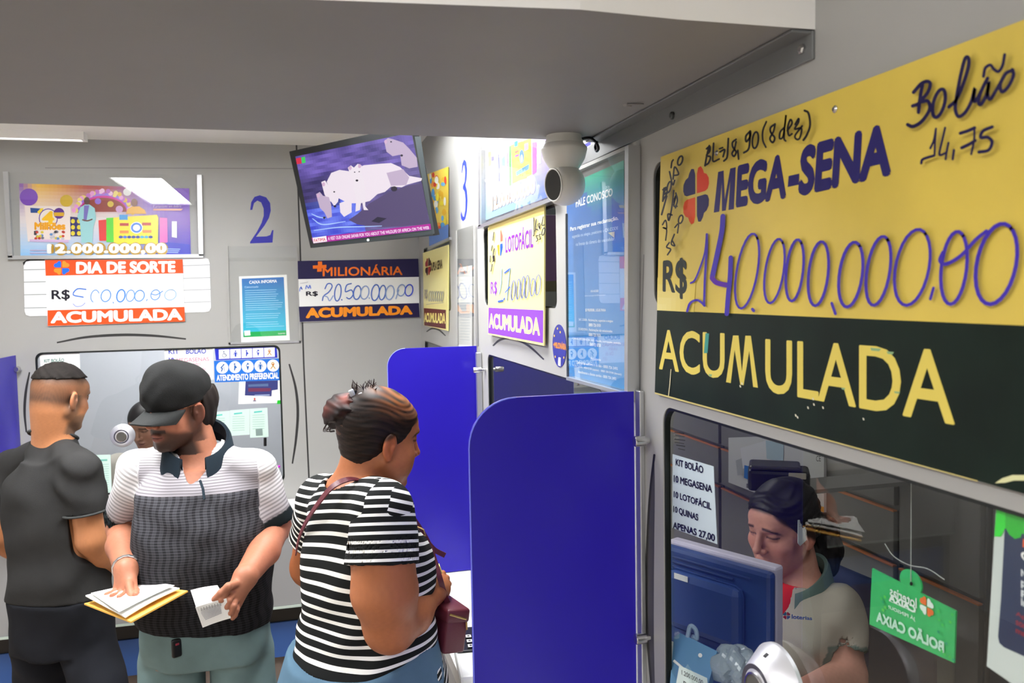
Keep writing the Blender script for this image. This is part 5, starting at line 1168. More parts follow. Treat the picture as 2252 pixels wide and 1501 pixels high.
a.ell(2004, 1283, 3.5, 4.5, rgb(20, 30, 20)); a.build('lettering', M_PRINT, gh)
bm = bmesh.new(); add_tube(bm, [onX(2003, 1278, XB + .0792), onX(2004, 1040, XB + .075)], 0.0005, 5); add_tube(bm, catmull([onX(1946, 1195, XB + .078), onX(1965, 1222, XB + .078), onX(2000, 1242, XB + .078), onX(2040, 1250, XB + .078), onX(2077, 1274, XB + .078)], 5), 0.0005, 5); add_tube(bm, [onX(2004, 1041, XB + .075), onX(2004, 1000, XB + .03)], .0005, 5); obj('nylon_thread', bm, mat('nylon', rgb(190, 196, 190), .3), gh)
wq = mB(-0.0115)
wp_ = board('framed_poster', [(2192, 1090), (2330, 1150), (2330, 1575), (2170, 1464)], wq, 0.002, mat('poster_white', rgb(206, 216, 212), .5)); tag(wp_, 'white and navy poster with green paint inside the right edge of the near window', 'poster')
a = Art(mB(-0.0110)); w7 = lambda x, y: (2100 + x / 3.257, 1040 + y / 3.257)
a.poly([w7(362, 300), w7(700, 420), w7(700, 1400), w7(495, 1310), w7(350, 1245), w7(318, 1215), w7(309, 1170), w7(330, 900)], rgb(34, 50, 84), flat=True)
G1, G2 = rgb(40, 190, 50), rgb(50, 226, 60)
a.poly([w7(300, 195), w7(720, 330), w7(720, 520), w7(480, 430), w7(470, 460), w7(430, 470), w7(390, 440), w7(365, 395), w7(330, 400), w7(290, 380)], G1, flat=True); a.poly([w7(300, 200), w7(340, 215), w7(362, 280), w7(362, 390), w7(330, 455), w7(283, 452)], G2, flat=True)
a.poly([w7(488, 470), w7(540, 480), w7(540, 540), w7(484, 528)], rgb(230, 90, 30))
for t, y, c, h_ in (('Q', 550, WHITE, 75), ('Nosso', 685, rgb(220, 226, 230), 50), ('para', 765, rgb(220, 226, 230), 55), ('Pix', 832, rgb(220, 226, 230), 52), ('instantâneo', 890, rgb(220, 226, 230), 55)):
    x0 = 474; ww = 110 if t != 'Q' else 75; ww = 330 if len(t) > 8 else ww * max(1, len(t) / 3.2)
    a.text(t, (w7(x0, y), w7(x0 + ww, y + ww * .5), w7(x0 + ww, y + ww * .5 + h_), w7(x0, y + h_)), c, bold=.03)
for k, t in enumerate(('Apostas', 'somente', 'maiores')): a.text(t, (w7(436, 985 + k * 58), w7(640, 1085 + k * 58), w7(640, 1125 + k * 58), w7(436, 1025 + k * 58)), rgb(150, 40, 60), bold=.03)
a.build('lettering', M_PRINT, wp_)
# ================================================================ PEOPLE
def unit(v): v = np.asarray(v, float); return v / np.linalg.norm(v)
def vb(px, py):
    d = ray(px, py); T = -unit([d[0], d[1], 0]); R_ = unit([-T[1], T[0], 0]); return R_, np.array([0, 0, 1.0]), T
def vdir(px, py, a, b, c):
    R_, U, T = vb(px, py); return unit(a * R_ + b * U + c * T)
def axis(lo, hi, base, fine=()):
    xs = [lo]
    while xs[-1] < hi:
        st = base
        for a, b, s in fine:
            if a - base <= xs[-1] <= b: st = min(st, s)
        xs.append(xs[-1] + st)
    return np.array(xs, np.float32)
class Field:
    """distance field of soft-blended shapes, turned into one closed surface"""
    def __init__(s, lo, hi, base, fine=()):
        # fine: list of (centre, half size, step)
        s.ax = [axis(lo[i], hi[i], base, [(c[i] - h, c[i] + h, st) for c, h, st in fine]) for i in range(3)]
        s.F = np.full([len(a) for a in s.ax], 1.0, np.float32)
    def box(s, lo, hi):
        sl = []
        for i in range(3):
            a = max(0, np.searchsorted(s.ax[i], lo[i]) - 1); b = min(len(s.ax[i]), np.searchsorted(s.ax[i], hi[i]) + 1); sl.append(slice(a, max(b, a)))
        X, Y, Z = s.ax[0][sl[0]][:, None, None], s.ax[1][sl[1]][None, :, None], s.ax[2][sl[2]][None, None, :]
        return tuple(sl), X, Y, Z
    def mix(s, sl, d, k, op):
        A = s.F[sl]
        if A.size == 0: return
        if op == 'u':
            h = np.clip(0.5 + 0.5 * (A - d) / k, 0, 1); s.F[sl] = A + (d - A) * h - k * h * (1 - h)
        elif op == 's':
            h = np.clip(0.5 - 0.5 * (A + d) / k, 0, 1); s.F[sl] = A + (-d - A) * h + k * h * (1 - h)
        elif op == 'i':
            h = np.clip(0.5 - 0.5 * (A - d) / k, 0, 1) if False else np.clip(0.5 + 0.5 * (d - A) / k, 0, 1)
            s.F[sl] = A + (d - A) * h + k * h * (1 - h)
    def cone(s, a, b, ra, rb, k=0.012, op='u', m=0.03, infl=0.0, flat=False):
        a = np.asarray(a, float); b = np.asarray(b, float); ra += infl; rb += infl; r = max(ra, rb) + m + k
        sl, X, Y, Z = s.box(np.minimum(a, b) - r, np.maximum(a, b) + r)
        ba = b - a; L = ba @ ba
        px, py, pz = X - a[0], Y - a[1], Z - a[2]
        t = (px * ba[0] + py * ba[1] + pz * ba[2]) / L; tt = np.clip(t, 0, 1)
        d = np.sqrt((px - ba[0] * tt) ** 2 + (py - ba[1] * tt) ** 2 + (pz - ba[2] * tt) ** 2) - (ra + (rb - ra) * tt)
        if flat: d = np.maximum(d, (t - 1) * math.sqrt(L))
        s.mix(sl, d.astype(np.float32), k, op); return s
    def chain(s, pts, rads, k=0.01, **kw):
        for i in range(len(pts) - 1): s.cone(pts[i], pts[i + 1], rads[i], rads[i + 1], k, **kw)
        return s
    def ell(s, c, rad, Rm=None, k=0.012, op='u', m=0.03):
        c = np.asarray(c, float); rad = np.asarray(rad, float); r = rad.max() + m + k
        sl, X, Y, Z = s.box(c - r, c + r)
        Rm = np.eye(3) if Rm is None else np.asarray(Rm)
        q = [((X - c[0]) * Rm[0, i] + (Y - c[1]) * Rm[1, i] + (Z - c[2]) * Rm[2, i]) / rad[i] for i in range(3)]
        k0 = np.sqrt(q[0] ** 2 + q[1] ** 2 + q[2] ** 2) + 1e-6
        k1 = np.sqrt((q[0] / rad[0]) ** 2 + (q[1] / rad[1]) ** 2 + (q[2] / rad[2]) ** 2) + 1e-6
        s.mix(sl, (k0 * (k0 - 1) / k1).astype(np.float32), k, op); return s
    def tor(s, o, side, fwd, knots, infl=0.0, k=0.02, p=2.3, op='u', fold=None):
        """trunk: knots (z, half width, half depth, side offset, forward offset)"""
        K = np.array(sorted(knots)); zlo, zhi = K[0, 0] - infl, K[-1, 0] + infl
        R = (K[:, 1] + np.abs(K[:, 3])).max() + (K[:, 2] + np.abs(K[:, 4])).max() + .06
        sl, X, Y, Z = s.box((o[0] - R, o[1] - R, zlo - .06), (o[0] + R, o[1] + R, zhi + .06))
        z = s.ax[2][sl[2]]
        zz = np.clip(z, K[0, 0], K[-1, 0])
        def smooth(col):
            i = np.clip(np.searchsorted(K[:, 0], zz) - 1, 0, len(K) - 2); t = (zz - K[i, 0]) / (K[i + 1, 0] - K[i, 0])
            m_ = np.gradient(K[:, col], K[:, 0]); hh = K[i + 1, 0] - K[i, 0]
            return (2 * t ** 3 - 3 * t ** 2 + 1) * K[i, col] + (t ** 3 - 2 * t ** 2 + t) * hh * m_[i] + (-2 * t ** 3 + 3 * t ** 2) * K[i + 1, col] + (t ** 3 - t ** 2) * hh * m_[i + 1]
        w_, dp, cs_, cf = [smooth(i)[None, None, :] for i in (1, 2, 3, 4)]
        u = (X - o[0]) * side[0] + (Y - o[1]) * side[1] - cs_; v = (X - o[0]) * fwd[0] + (Y - o[1]) * fwd[1] - cf
        w_ = w_ + infl; dp = dp + infl
        r = ((np.abs(u) / w_) ** p + (np.abs(v) / dp) ** p) ** (1 / p) + 1e-5
        d = np.sqrt(u ** 2 + v ** 2) * (1 - 1 / r)
        d = np.where(r < 0.15, -np.minimum(w_, dp) * .8, d)
        ez = np.maximum(zlo - Z, Z - zhi)
        d = np.maximum(d, ez) if True else d
        s.mix(sl, d.astype(np.float32), k, op); return s
    def plane(s, n, c, k=0.004):
        """keep the side where n.(p-c) < 0"""
        n = unit(n); d = (s.ax[0][:, None, None] - c[0]) * n[0] + (s.ax[1][None, :, None] - c[1]) * n[1] + (s.ax[2][None, None, :] - c[2]) * n[2]
        s.F = np.maximum(s.F, d.astype(np.float32)); return s
    def ripple(s, fn):
        X, Y, Z = s.ax[0][:, None, None], s.ax[1][None, :, None], s.ax[2][None, None, :]
        s.F += fn(X, Y, Z).astype(np.float32); return s
    def mesh(s, relax=1):
        F, (xs, ys, zs) = s.F, s.ax
        I = F < 0; S = [n - 1 for n in F.shape]
        c = np.zeros(S, np.uint8)
        offs = [(i, j, k) for i in (0, 1) for j in (0, 1) for k in (0, 1)]
        for i, j, k in offs: c += I[i:i + S[0], j:j + S[1], k:k + S[2]]
        act = (c > 0) & (c < 8); idx = np.argwhere(act)
        vid = np.full(S, -1, np.int32); vid[act] = np.arange(len(idx), dtype=np.int32)
        acc = np.zeros((len(idx), 3)); cnt = np.zeros(len(idx))
        for a in offs:
            for ax_ in range(3):
                if a[ax_]: continue
                b = list(a); b[ax_] = 1
                ia = idx + np.array(a); ib = idx + np.array(b)
                fa = F[ia[:, 0], ia[:, 1], ia[:, 2]]; fb = F[ib[:, 0], ib[:, 1], ib[:, 2]]
                m = (fa < 0) != (fb < 0); t = fa[m] / (fa[m] - fb[m])
                A = np.stack([xs[ia[m, 0]], ys[ia[m, 1]], zs[ia[m, 2]]], 1); B = np.stack([xs[ib[m, 0]], ys[ib[m, 1]], zs[ib[m, 2]]], 1)
                acc[m] += A + (B - A) * t[:, None]; cnt[m] += 1
        V = acc / cnt[:, None]; Q = []
        for ax_ in range(3):
            sa = [slice(None)] * 3; sb = [slice(None)] * 3; sa[ax_] = slice(0, -1); sb[ax_] = slice(1, None)
            d = I[tuple(sa)] != I[tuple(sb)]; e = np.argwhere(d)
            o1, o2 = [q for q in range(3) if q != ax_]
            ok = (e[:, o1] > 0) & (e[:, o2] > 0) & (e[:, o1] < S[o1]) & (e[:, o2] < S[o2]); e = e[ok]
            fl = I[e[:, 0], e[:, 1], e[:, 2]]
            def cell(d1, d2):
                q = e.copy(); q[:, o1] += d1; q[:, o2] += d2; return vid[q[:, 0], q[:, 1], q[:, 2]]
            q = np.stack([cell(-1, -1), cell(0, -1), cell(0, 0), cell(-1, 0)], 1)
            if ax_ == 1: fl = ~fl
            q[~fl] = q[~fl][:, ::-1]; Q.append(q)
        Q = np.concatenate(Q); Q = Q[(Q >= 0).all(1)]
        for _ in range(relax):
            sm = np.zeros_like(V); n = np.zeros(len(V))
            for a, b in ((0, 1), (1, 2), (2, 3), (3, 0)):
                for p, q in ((a, b), (b, a)):
                    sm += np.stack([np.bincount(Q[:, p], V[Q[:, q], i], len(V)) for i in range(3)], 1); n += np.bincount(Q[:, p], minlength=len(V))
            V = V * .5 + .5 * sm / np.maximum(n, 1)[:, None]
        return V, Q
def solid(name, field, m, parent, col=None, vec=None, relax=1):
    V, Q = field.mesh(relax)
    me = bpy.data.meshes.new(name)
    me.vertices.add(len(V)); me.vertices.foreach_set('co', V.astype(np.float32).ravel())
    me.loops.add(Q.size); me.loops.foreach_set('vertex_index', Q.astype(np.int32).ravel())
    me.polygons.add(len(Q)); me.polygons.foreach_set('loop_start', np.arange(0, Q.size, 4, dtype=np.int32)); me.polygons.foreach_set('loop_total', np.full(len(Q), 4, np.int32))
    me.update(calc_edges=True); me.validate()
    if col is not None:
        at = me.color_attributes.new('Col', 'FLOAT_COLOR', 'POINT'); cc = np.ones((len(V), 4), np.float32); cc[:, :3] = col(V); at.data.foreach_set('color', cc.ravel())
    if vec is not None:
        at = me.attributes.new('pat', 'FLOAT_VECTOR', 'POINT'); at.data.foreach_set('vector', np.asarray(vec(V), np.float32).ravel())
    me.polygons.foreach_set('use_smooth', [True] * len(me.polygons))
    me.materials.append(m)
    return link(bpy.data.objects.new(name, me), parent)

def lin(*c): return np.array(rgb(*c)[:3])
def ss(a, b, x): t = np.clip((x - a) / (b - a), 0, 1); return t * t * (3 - 2 * t)
class Head:
    """frame: columns right, forward, up; origin between the ears"""
    def __init__(s, c, fwd, up=(0, 0, 1), scale=1.0):
        f = unit(fwd); r = unit(np.cross(f, up)); u = np.cross(r, f); s.R = np.stack([r, f, u], 1); s.c = np.asarray(c, float); s.k = scale
    def p(s, x, y, z): return s.c + s.R @ (np.array([x, y, z]) * s.k)
    def loc(s, V): return ((V - s.c) @ s.R) / s.k
    def build(s, F, female=False, jaw=1.0, ears=(1, 1)):
        k = s.k; E = lambda c, r, kk=.012, op='u', rot=None: F.ell(s.p(*c), np.array(r) * k, s.R if rot is None else s.R @ rot, kk, op)
        C = lambda a, b, ra, rb, kk=.01, op='u': F.cone(s.p(*a), s.p(*b), ra * k, rb * k, kk, op)
        E((0, -.018, .040), (.075, .094, .083), .02)                          # skull
        E((0, .030, -.012), (.064, .060, .085), .02)                          # face mass
        E((0, .052, .050), (.056, .040, .042), .02)                           # forehead
        for q in (-1, 1):
            C((q * .055 * jaw, .000, -.040), (q * .026 * jaw, .066, -.090), .020, .016, .02)   # jaw line
            E((q * .043, .056, -.020), (.022, .022, .022), .02)               # cheek
            E((q * .030, .040, -.055), (.026, .034, .030), .02)
        E((0, .073, -.092), (.020, .018, .017), .014)                         # chin
        E((0, .074, -.060), (.026, .020, .028), .014)                         # mouth mound
        C((-.030, .083, .034), (.030, .083, .034), .0085, .0085, .012)        # brow
        for q in (-1, 1):
            E((q * .032, .094, .017), (.019, .014, .012), .009, 's')          # eye hollow
            E((q * .031, .0735, .016), (.0135, .0125, .0120), .003)           # eye under its lids
            C((q * .019, .0845, .0235), (q * .044, .077, .022), .0030, .0026, .004)  # upper lid
            C((q * .020, .0835, .0085), (q * .043, .077, .010), .0024, .0020, .005)  # lower lid
        C((0, .088, .024), (0, .106, -.016), .0070, .0095, .008)              # nose
        E((0, .109, -.020), (.0105, .010, .0090), .005)
        for q in (-1, 1):
            E((q * .0125, .097, -.024), (.0085, .0095, .0075), .004)
            E((q * .0065, .103, -.031), (.0038, .0045, .004), .002, 's')
        fl = 1.15 if female else 1.0
        E((0, .0925, -.0525), (.0215, .0075, .0058 * fl), .004); E((0, .0905, -.0650), (.0185, .0085, .0070 * fl), .004)
        E((0, .1000, -.0588), (.0230, .0110, .0014), .002, 's')
        for i, q in enumerate((-1, 1)):
            if not ears[i]: continue
            a = math.radians(18) * q; ca, sa = math.cos(a), math.sin(a); rot = np.array([[ca, -sa, 0], [sa, ca, 0], [0, 0, 1]])
            E((q * .0790, -.006, -.002), (.0085, .0185, .0310), .006, 'u', rot)
            E((q * .0880, -.001, .002), (.0070, .0110, .0190), .004, 's', rot)
            E((q * .0800, .004, -.004), (.0050, .0050, .0070), .003, 'u', rot)
            E((q * .0775, -.002, -.030), (.0065, .0090, .0085), .006, 'u', rot)
    def face_colour(s, V, base, lip, brow, eye=True, beard=None, stub=None, hairline=None, lash=1.0):
        L = s.loc(V); x, y, z = L[:, 0], L[:, 1], L[:, 2]; ax = np.abs(x)
        C = np.tile(base, (len(V), 1))
        near = (np.abs(L) < .16).all(1)
        def blend(m, c): 
            m = (m * near)[:, None]; C[:] = C * (1 - m) + np.asarray(c) * m
        blend(.35 * np.exp(-((ax - .042) ** 2 + (z + .02) ** 2) / .0006) * (y > .02), base * np.array([1.15, .80, .78]))
        blend(.45 * ss(.0, .012, ax - .070) * (y < .03) * (np.abs(z) < .05), base * np.array([1.25, .78, .72]))
        if beard is not None:
            m = ss(-.022, -.044, z + .35 * np.clip(ax - .02, 0, 1)) * ss(-.005, .02, y) * ss(.14, -.10, z) 
            lowlip = np.exp(-((x / .022) ** 2 + ((z + .0585) / .011) ** 2)); m = m * (1 - .75 * lowlip)
            m = np.maximum(m, ss(.006, .0, np.abs(z + .042) - .004) * (ax < .032) * (y > .07))
            m = np.maximum(m, .85 * ss(.02, .03, ax - .03) * ss(.03, .0, np.abs(y - .005) - .012) * (z < .02) * (z > -.09))
            m *= (z > -.125)
            blend(np.clip(m, 0, 1) * .93, beard)
        lm = np.exp(-((x / .023) ** 2 + ((z + .0590) / .0105) ** 2) ** 2) * (y > .075); blend(.8 * lm, lip)
        blend(.9 * ss(.0022, .0, np.abs(z + .0588) - .0006) * (ax < .021) * (y > .075), lip * .25)
        by = .0375 - .9 * np.clip(ax - .034, 0, 1) + .12 * np.clip(.034 - ax, 0, 1)
        blend(.9 * ss(.0055, .002, np.abs(z - by)) * ss(.010, .016, ax) * ss(.056, .046, ax) * (y > .04), brow)
        if eye:
            ll = .0125 + 0 * ax
            blend(.85 * lash * ss(.0034, .001, np.abs(z - .0150 + .0010 * np.abs(ax - .031) / .012)) * (ax > .016) * (ax < .048) * (y > .05), np.array([.012, .008, .008]))
            blend(.35 * np.exp(-(((ax - .031) / .016) ** 2 + ((z - .021) / .008) ** 2)) * (y > .05), base * .45)
        for q in (1,): blend(.9 * np.exp(-(((ax - .0070) / .004) ** 2 + ((z + .0295) / .0035) ** 2)) * (y > .09), base * .12)
        if hairline is not None: 
            m, c = hairline(x, y, z); blend(m, c)
        n = np.sin(V[:, 0] * 310 + 2 * np.sin(V[:, 2] * 170)) * np.sin(V[:, 1] * 290) * np.sin(V[:, 2] * 330 + 1)
        return np.clip(C * (1 + .05 * n[:, None]), 0, 1)
def fingers(F, paths, r=0.0085, k=0.0035):
    for P in paths:
        n = len(P); F.chain(P, [r * (1.0 - .22 * i / (n - 1)) for i in range(n)], k, m=.01)
def bend(a, b, up, n=4):
    """finger from knuckle a to tip b bowed along up"""
    a = np.asarray(a); b = np.asarray(b); up = np.asarray(up, float)
    return [a + (b - a) * t + up * math.sin(math.pi * t) for t in np.linspace(0, 1, n)]
M_SKIN = mat('skin', attr='Col', rough=0.5, spec=0.35, bump=.12, bscale=260)
def cloth(name, col, rough=.85, bump=.3, bscale=900, var=.06, vscale=14): return mat(name, col, rough, 0, .2, bump, bscale, var, vscale)
def folds(X, Y, Z, amp, sc=1.0, seed=0.0):
    return amp * (np.sin(28 * sc * (X * .8 + Z * .6) + 6 * np.sin(9 * sc * (Y - Z) + seed)) * np.sin(17 * sc * (Y + .7 * Z) + seed) + .6 * np.sin(46 * sc * (Z - .5 * X + .3 * Y) + 3 * np.sin(13 * sc * X + seed)) * np.sin(11 * sc * (X + Y) + 2 * seed))
def collar(name, c, side, fwd, r0, h, drop, m, parent, gap=28, pt=.03, tilt=.03):
    """fold-down shirt collar round a neck point c"""
    bm = bmesh.new(); rows = []; n = 40; side = np.asarray(side); fwd = np.asarray(fwd); up = np.array([0, 0, 1.0])
    for i in range(n + 1):
        th = math.radians(gap + (360 - 2 * gap) * i / n); d = math.sin(th) * side[[0, 1]] + math.cos(th) * fwd[[0, 1]]; d = np.array([d[0], d[1], 0])
        fr = max(0, math.cos(th)); z0 = -tilt * math.cos(th)
        tip = fr ** 3 * pt
        pts = [c + d * (r0 * .98) + up * (z0 - .012), c + d * r0 * .97 + up * (z0 + h), c + d * (r0 + .006) + up * (z0 + h + .004), c + d * (r0 + .012) + up * (z0 + h - .006), c + d * (r0 + .022 + tip * .3) + up * (z0 + h - drop - tip), c + d * (r0 + .017 + tip * .3) + up * (z0 + h - drop - tip - .001), c + d * (r0 + .005) + up * (z0 + h - .012)]
        rows.append([bm.verts.new(p) for p in pts])
    for i in range(n):
        for k in range(6): bm.faces.new((rows[i][k], rows[i + 1][k], rows[i + 1][k + 1], rows[i][k + 1]))
    bm.faces.new(rows[0]); bm.faces.new(rows[-1][::-1])
    return obj(name, bm, m, parent, smooth=True)
def ribbon(bm, pts, nrm, w_, t=0.003):
    """flat strap along pts, nrm(i) its facing"""
    P = [np.array(p) for p in pts]; rows = []
    for i, p in enumerate(P):
        tg = unit(P[min(i + 1, len(P) - 1)] - P[max(i - 1, 0)]); n_ = np.asarray(nrm(i) if callable(nrm) else nrm, float); n_ = unit(n_ - tg * (n_ @ tg)); b = np.cross(tg, n_)
        rows.append([bm.verts.new(p + b * w_ / 2 * a + n_ * t * c) for a, c in ((-1, 0), (1, 0), (1, 1), (-1, 1))])
    for i in range(len(rows) - 1):
        for k in range(4): bm.faces.new((rows[i][k], rows[i][(k + 1) % 4], rows[i + 1][(k + 1) % 4], rows[i + 1][k]))
    bm.faces.new(rows[0]); bm.faces.new(rows[-1][::-1])
def leg_set(F, hipL, hipR, kneeL, kneeR, anL, anR, fwd, rt, rk, ra, k=.03, infl=0.0, feet=True):
    for h, kn, an in ((hipL, kneeL, anL), (hipR, kneeR, anR)):
        F.cone(h, kn, rt, rk, k, infl=infl); F.cone(kn, an, rk, ra, k, infl=infl)
def feet(parent, anL, anR, fwd, col):
    for an in (anL, anR):
        F = Field(np.array(an) - [.22, .22, .12], np.array(an) + [.22, .22, .08], .006); f3 = np.array([fwd[0], fwd[1], 0]); a0 = np.array([an[0], an[1], .045])
        F.cone(a0 - f3 * .05, a0 + f3 * .12, .04, .036, .02); F.cone(a0 + [0, 0, .03], a0 - f3 * .03, .045, .04, .02); F.plane((0, 0, -1), (0, 0, 0.001))
        solid('shoe', F, cloth('shoe_' + col[0], rgb(*col[1]), .6), parent)

# ---------------------------------------------------------------- man in the black cap
def man_cap():
    DT = 2.32
    R_, U, T = vb(430, 1100)
    fw = unit(T * .98 - R_ * .18); sd = unit(np.cross([0, 0, 1], fw))      # sd = his left (photo right)
    o = J(445, 1180, DT)
    zr = lambda py, D=DT: J(440, py, D)[2]
    e = empty('person', (o[0], o[1], 0), 'man in a black cap and two-tone grey polo shirt holding papers', 'person')
    R2, U2, T2 = vb(400, 900)
    fwd = unit(-R2 * .75 - U2 * .12 + T2 * .62)
    ear = J(437, 906, 2.28); up = unit(U2 * 1.0 + R2 * .06 - T2 * .05)
    H = Head((0, 0, 0), fwd, up, .94); H.c = ear - H.R @ (np.array([-.080, -.004, -.002]) * .94)
    nb = J(438, 1003, 2.34)
    shR, shL = J(310, 1035, 2.36), J(556, 1035, 2.34)
    elR, elL = J(272, 1162, 2.44), J(604, 1158, 2.38)
    wrR, wrL = J(278, 1252, 2.17), J(540, 1268, 2.12)
    body_k = [(zr(1450), .160, .125, 0, 0), (zr(1400), .168, .125, 0, .0), (zr(1300), .170, .130, 0, .01), (zr(1220), .172, .130, 0, .015), (zr(1130), .160, .115, 0, .005), (zr(1060), .150, .10, 0, -.01), (zr(1020), .085, .07, 0, -.02)]
    hips = zr(1450)
    hL = o + sd * .09; hR = o - sd * .09
    hipL, hipR = np.array([hL[0], hL[1], hips]), np.array([hR[0], hR[1], hips]); 
    knL, knR = hipL + sd * .015 + fw * .02 + [0, 0, -.40], hipR - sd * .02 + fw * .03 + [0, 0, -.40]
    anL, anR = np.array([knL[0], knL[1], .08]), np.array([knR[0], knR[1], .08])
    hcR, hcL = J(275, 1285, 2.135), J(505, 1315, 2.085)
    F = Field(np.array([o[0] - .5, o[1] - .45, 0.02]), np.array([o[0] + .5, o[1] + .4, 1.8]), .012, [(H.c, .15, .0028), (hcR, .075, .0026), (hcL, .08, .0026)])
    F.tor(o, sd, fw, body_k, -.008)
    leg_set(F, hipL, hipR, knL, knR, anL, anR, fw, .07, .05, .042)
    F.cone(nb - [0, 0, .03], H.p(0, -.028, -.04), .064, .056, .03); F.cone(nb - [0, 0, .035], shL, .046, .044, .03); F.cone(nb - [0, 0, .035], shR, .046, .044, .03)
    F.chain([shL, elL], [.048, .046], .02); F.chain([elL, J(580, 1210, 2.26), wrL], [.044, .043, .030], .015)
    F.chain([shR, elR], [.048, .046], .02); F.chain([elR, J(270, 1200, 2.32), wrR], [.044, .043, .030], .015)
    H.build(F, jaw=1.05)
    # right hand (photo left) on the envelope: thumb on top, fingers below
    kn = [J(293, 1287, 2.130), J(283, 1295, 2.125), J(270, 1297, 2.130), J(257, 1296, 2.140)]
    for q in kn: F.cone(wrR, q, .024, .011, .012, m=.01)
    fingers(F, [[kn[1], J(276, 1304, 2.105), J(268, 1310, 2.080), J(262, 1311, 2.065)], [kn[2], J(262, 1305, 2.115), J(252, 1309, 2.090), J(246, 1309, 2.075)], [kn[3], J(250, 1302, 2.125), J(240, 1306, 2.105), J(234, 1307, 2.095)], [kn[0], J(300, 1298, 2.105), J(300, 1304, 2.080), J(298, 1306, 2.065)]])
    fingers(F, [[J(288, 1272, 2.150), J(284, 1286, 2.115), J(287, 1301, 2.087), J(291, 1315, 2.065)]], .0110)
    # left hand (photo right) pinching the slips
    kn = [J(504, 1296, 2.080), J(512, 1306, 2.080), J(518, 1318, 2.085), J(521, 1331, 2.095)]
    for q in kn: F.cone(wrL, q, .025, .0115, .012, m=.01)
    fingers(F, [[J(520, 1283, 2.085), J(502, 1289, 2.050), J(486, 1303, 2.045), J(472, 1317, 2.050)]], .0108)
    fingers(F, [[kn[0], J(496, 1304, 2.050), J(488, 1318, 2.045), J(480, 1325, 2.055)], [kn[1], J(503, 1320, 2.050), J(500, 1333, 2.050), J(496, 1340, 2.065)], [kn[2], J(514, 1332, 2.055), J(508, 1346, 2.055), J(504, 1353, 2.065)], [kn[3], J(520, 1340, 2.065), J(516, 1352, 2.065), J(512, 1358, 2.075)]])
    base = lin(174, 114, 88)
    def hl(x, y, z):
        m = ss(.0, .02, -y + .045 + (z - .03) * .8) * (z > -.01) * 1.0
        return np.clip(m, 0, 1) * (z > .035), lin(40, 34, 30)
    def col(V): return H.face_colour(V, base, lin(150, 84, 76), lin(44, 34, 30), beard=lin(26, 20, 18), hairline=hl)
    solid('body', F, M_SKIN, e, col)
    # hair at the nape
    F = Field(H.c - .16, H.c + .16, .004); F.ell(H.p(0, -.030, .02), (.081, .094, .085), H.R); F.ell(H.p(0, -.045, -.045), (.058, .060, .045), H.R, .02)
    F.ripple(lambda X, Y, Z: .0022 * np.sin(160 * X + 40 * Z) * np.sin(150 * Y + 30 * Z)); F.plane(H.R[:, 1], H.p(0, -.022, 0)); F.plane(-H.R[:, 2], H.p(0, 0, -.085)); F.plane(H.R[:, 2], H.p(0, 0, .06))
    solid('hair', F, cloth('dark_hair', rgb(34, 27, 24), .6), e)
    # cap
    ce = empty('cap', H.p(0, 0, .06)); ce.parent = e; ce.matrix_parent_inverse = e.matrix_world.inverted()
    M_CAP = cloth('black_cotton', rgb(30, 31, 31), .8, .5, 500, .12, 30)
    tl = math.radians(-8); Rc = H.R @ np.array([[1, 0, 0], [0, math.cos(tl), -math.sin(tl)], [0, math.sin(tl), math.cos(tl)]])
    cc = H.p(0, -.006, .058)
    F = Field(cc - .17, cc + .17, .0042); F.ell(cc, (.081, .100, .078), Rc, .01); F.ell(cc + Rc @ np.array([0, .02, .012]), (.078, .080, .086), Rc, .02)
    F.ripple(lambda X, Y, Z: folds(X, Y, Z, .0022, 2.0, 1.0))
    F.plane(-Rc[:, 2], cc + Rc @ np.array([0, 0, -.028]))
    solid('crown', F, M_CAP, ce)
    bm = bmesh.new(); g = []
    nu, nv = 18, 8
    for side_ in (0, 1):
        for i in range(nu + 1):
            row = []
            for j in range(nv + 1):
                u = -1 + 2 * i / nu; v = j / nv
                x = .076 * u * (1 - .10 * v * v); y0 = .096 * math.sqrt(max(.0, 1 - (.80 * u) ** 2)) - .008; y1 = .160 - .075 * abs(u) ** 2.6
                y = y0 + (y1 - y0) * v; z_ = -.021 - .010 * v - .026 * u * u * (.35 + .65 * v) - side_ * .004
                row.append(bm.verts.new(cc + Rc @ np.array([x, y, z_])))
            g.append(row)
    for s_ in (0, 1):
        for i in range(nu):
            for j in range(nv):
                b = s_ * (nu + 1); bm.faces.new((g[b + i][j], g[b + i + 1][j], g[b + i + 1][j + 1], g[b + i][j + 1]))
    b = nu + 1
    for i in range(nu):
        bm.faces.new((g[i][nv], g[i + 1][nv], g[b + i + 1][nv], g[b + i][nv])); bm.faces.new((g[i][0], g[i + 1][0], g[b + i + 1][0], g[b + i][0]))
    for i in (0, nu):
        for j in range(nv): bm.faces.new((g[i][j], g[i][j + 1], g[b + i][j + 1], g[b + i][j]))
    obj('brim', bm, cloth('black_brim', rgb(44, 46, 46), .75, .4, 700), ce, smooth=True)
    bm = bmesh.new(); bmesh.ops.create_uvsphere(bm, u_segments=12, v_segments=8, radius=.006); bmesh.ops.translate(bm, verts=bm.verts[:], vec=Vector(cc + Rc @ np.array([0, -.005, .088]))); obj('top_button', bm, M_CAP, ce, smooth=True)
    # polo shirt
    F = Field(np.array([o[0] - .42, o[1] - .4, zr(1450)]), np.array([o[0] + .42, o[1] + .4, zr(940)]), .0052)
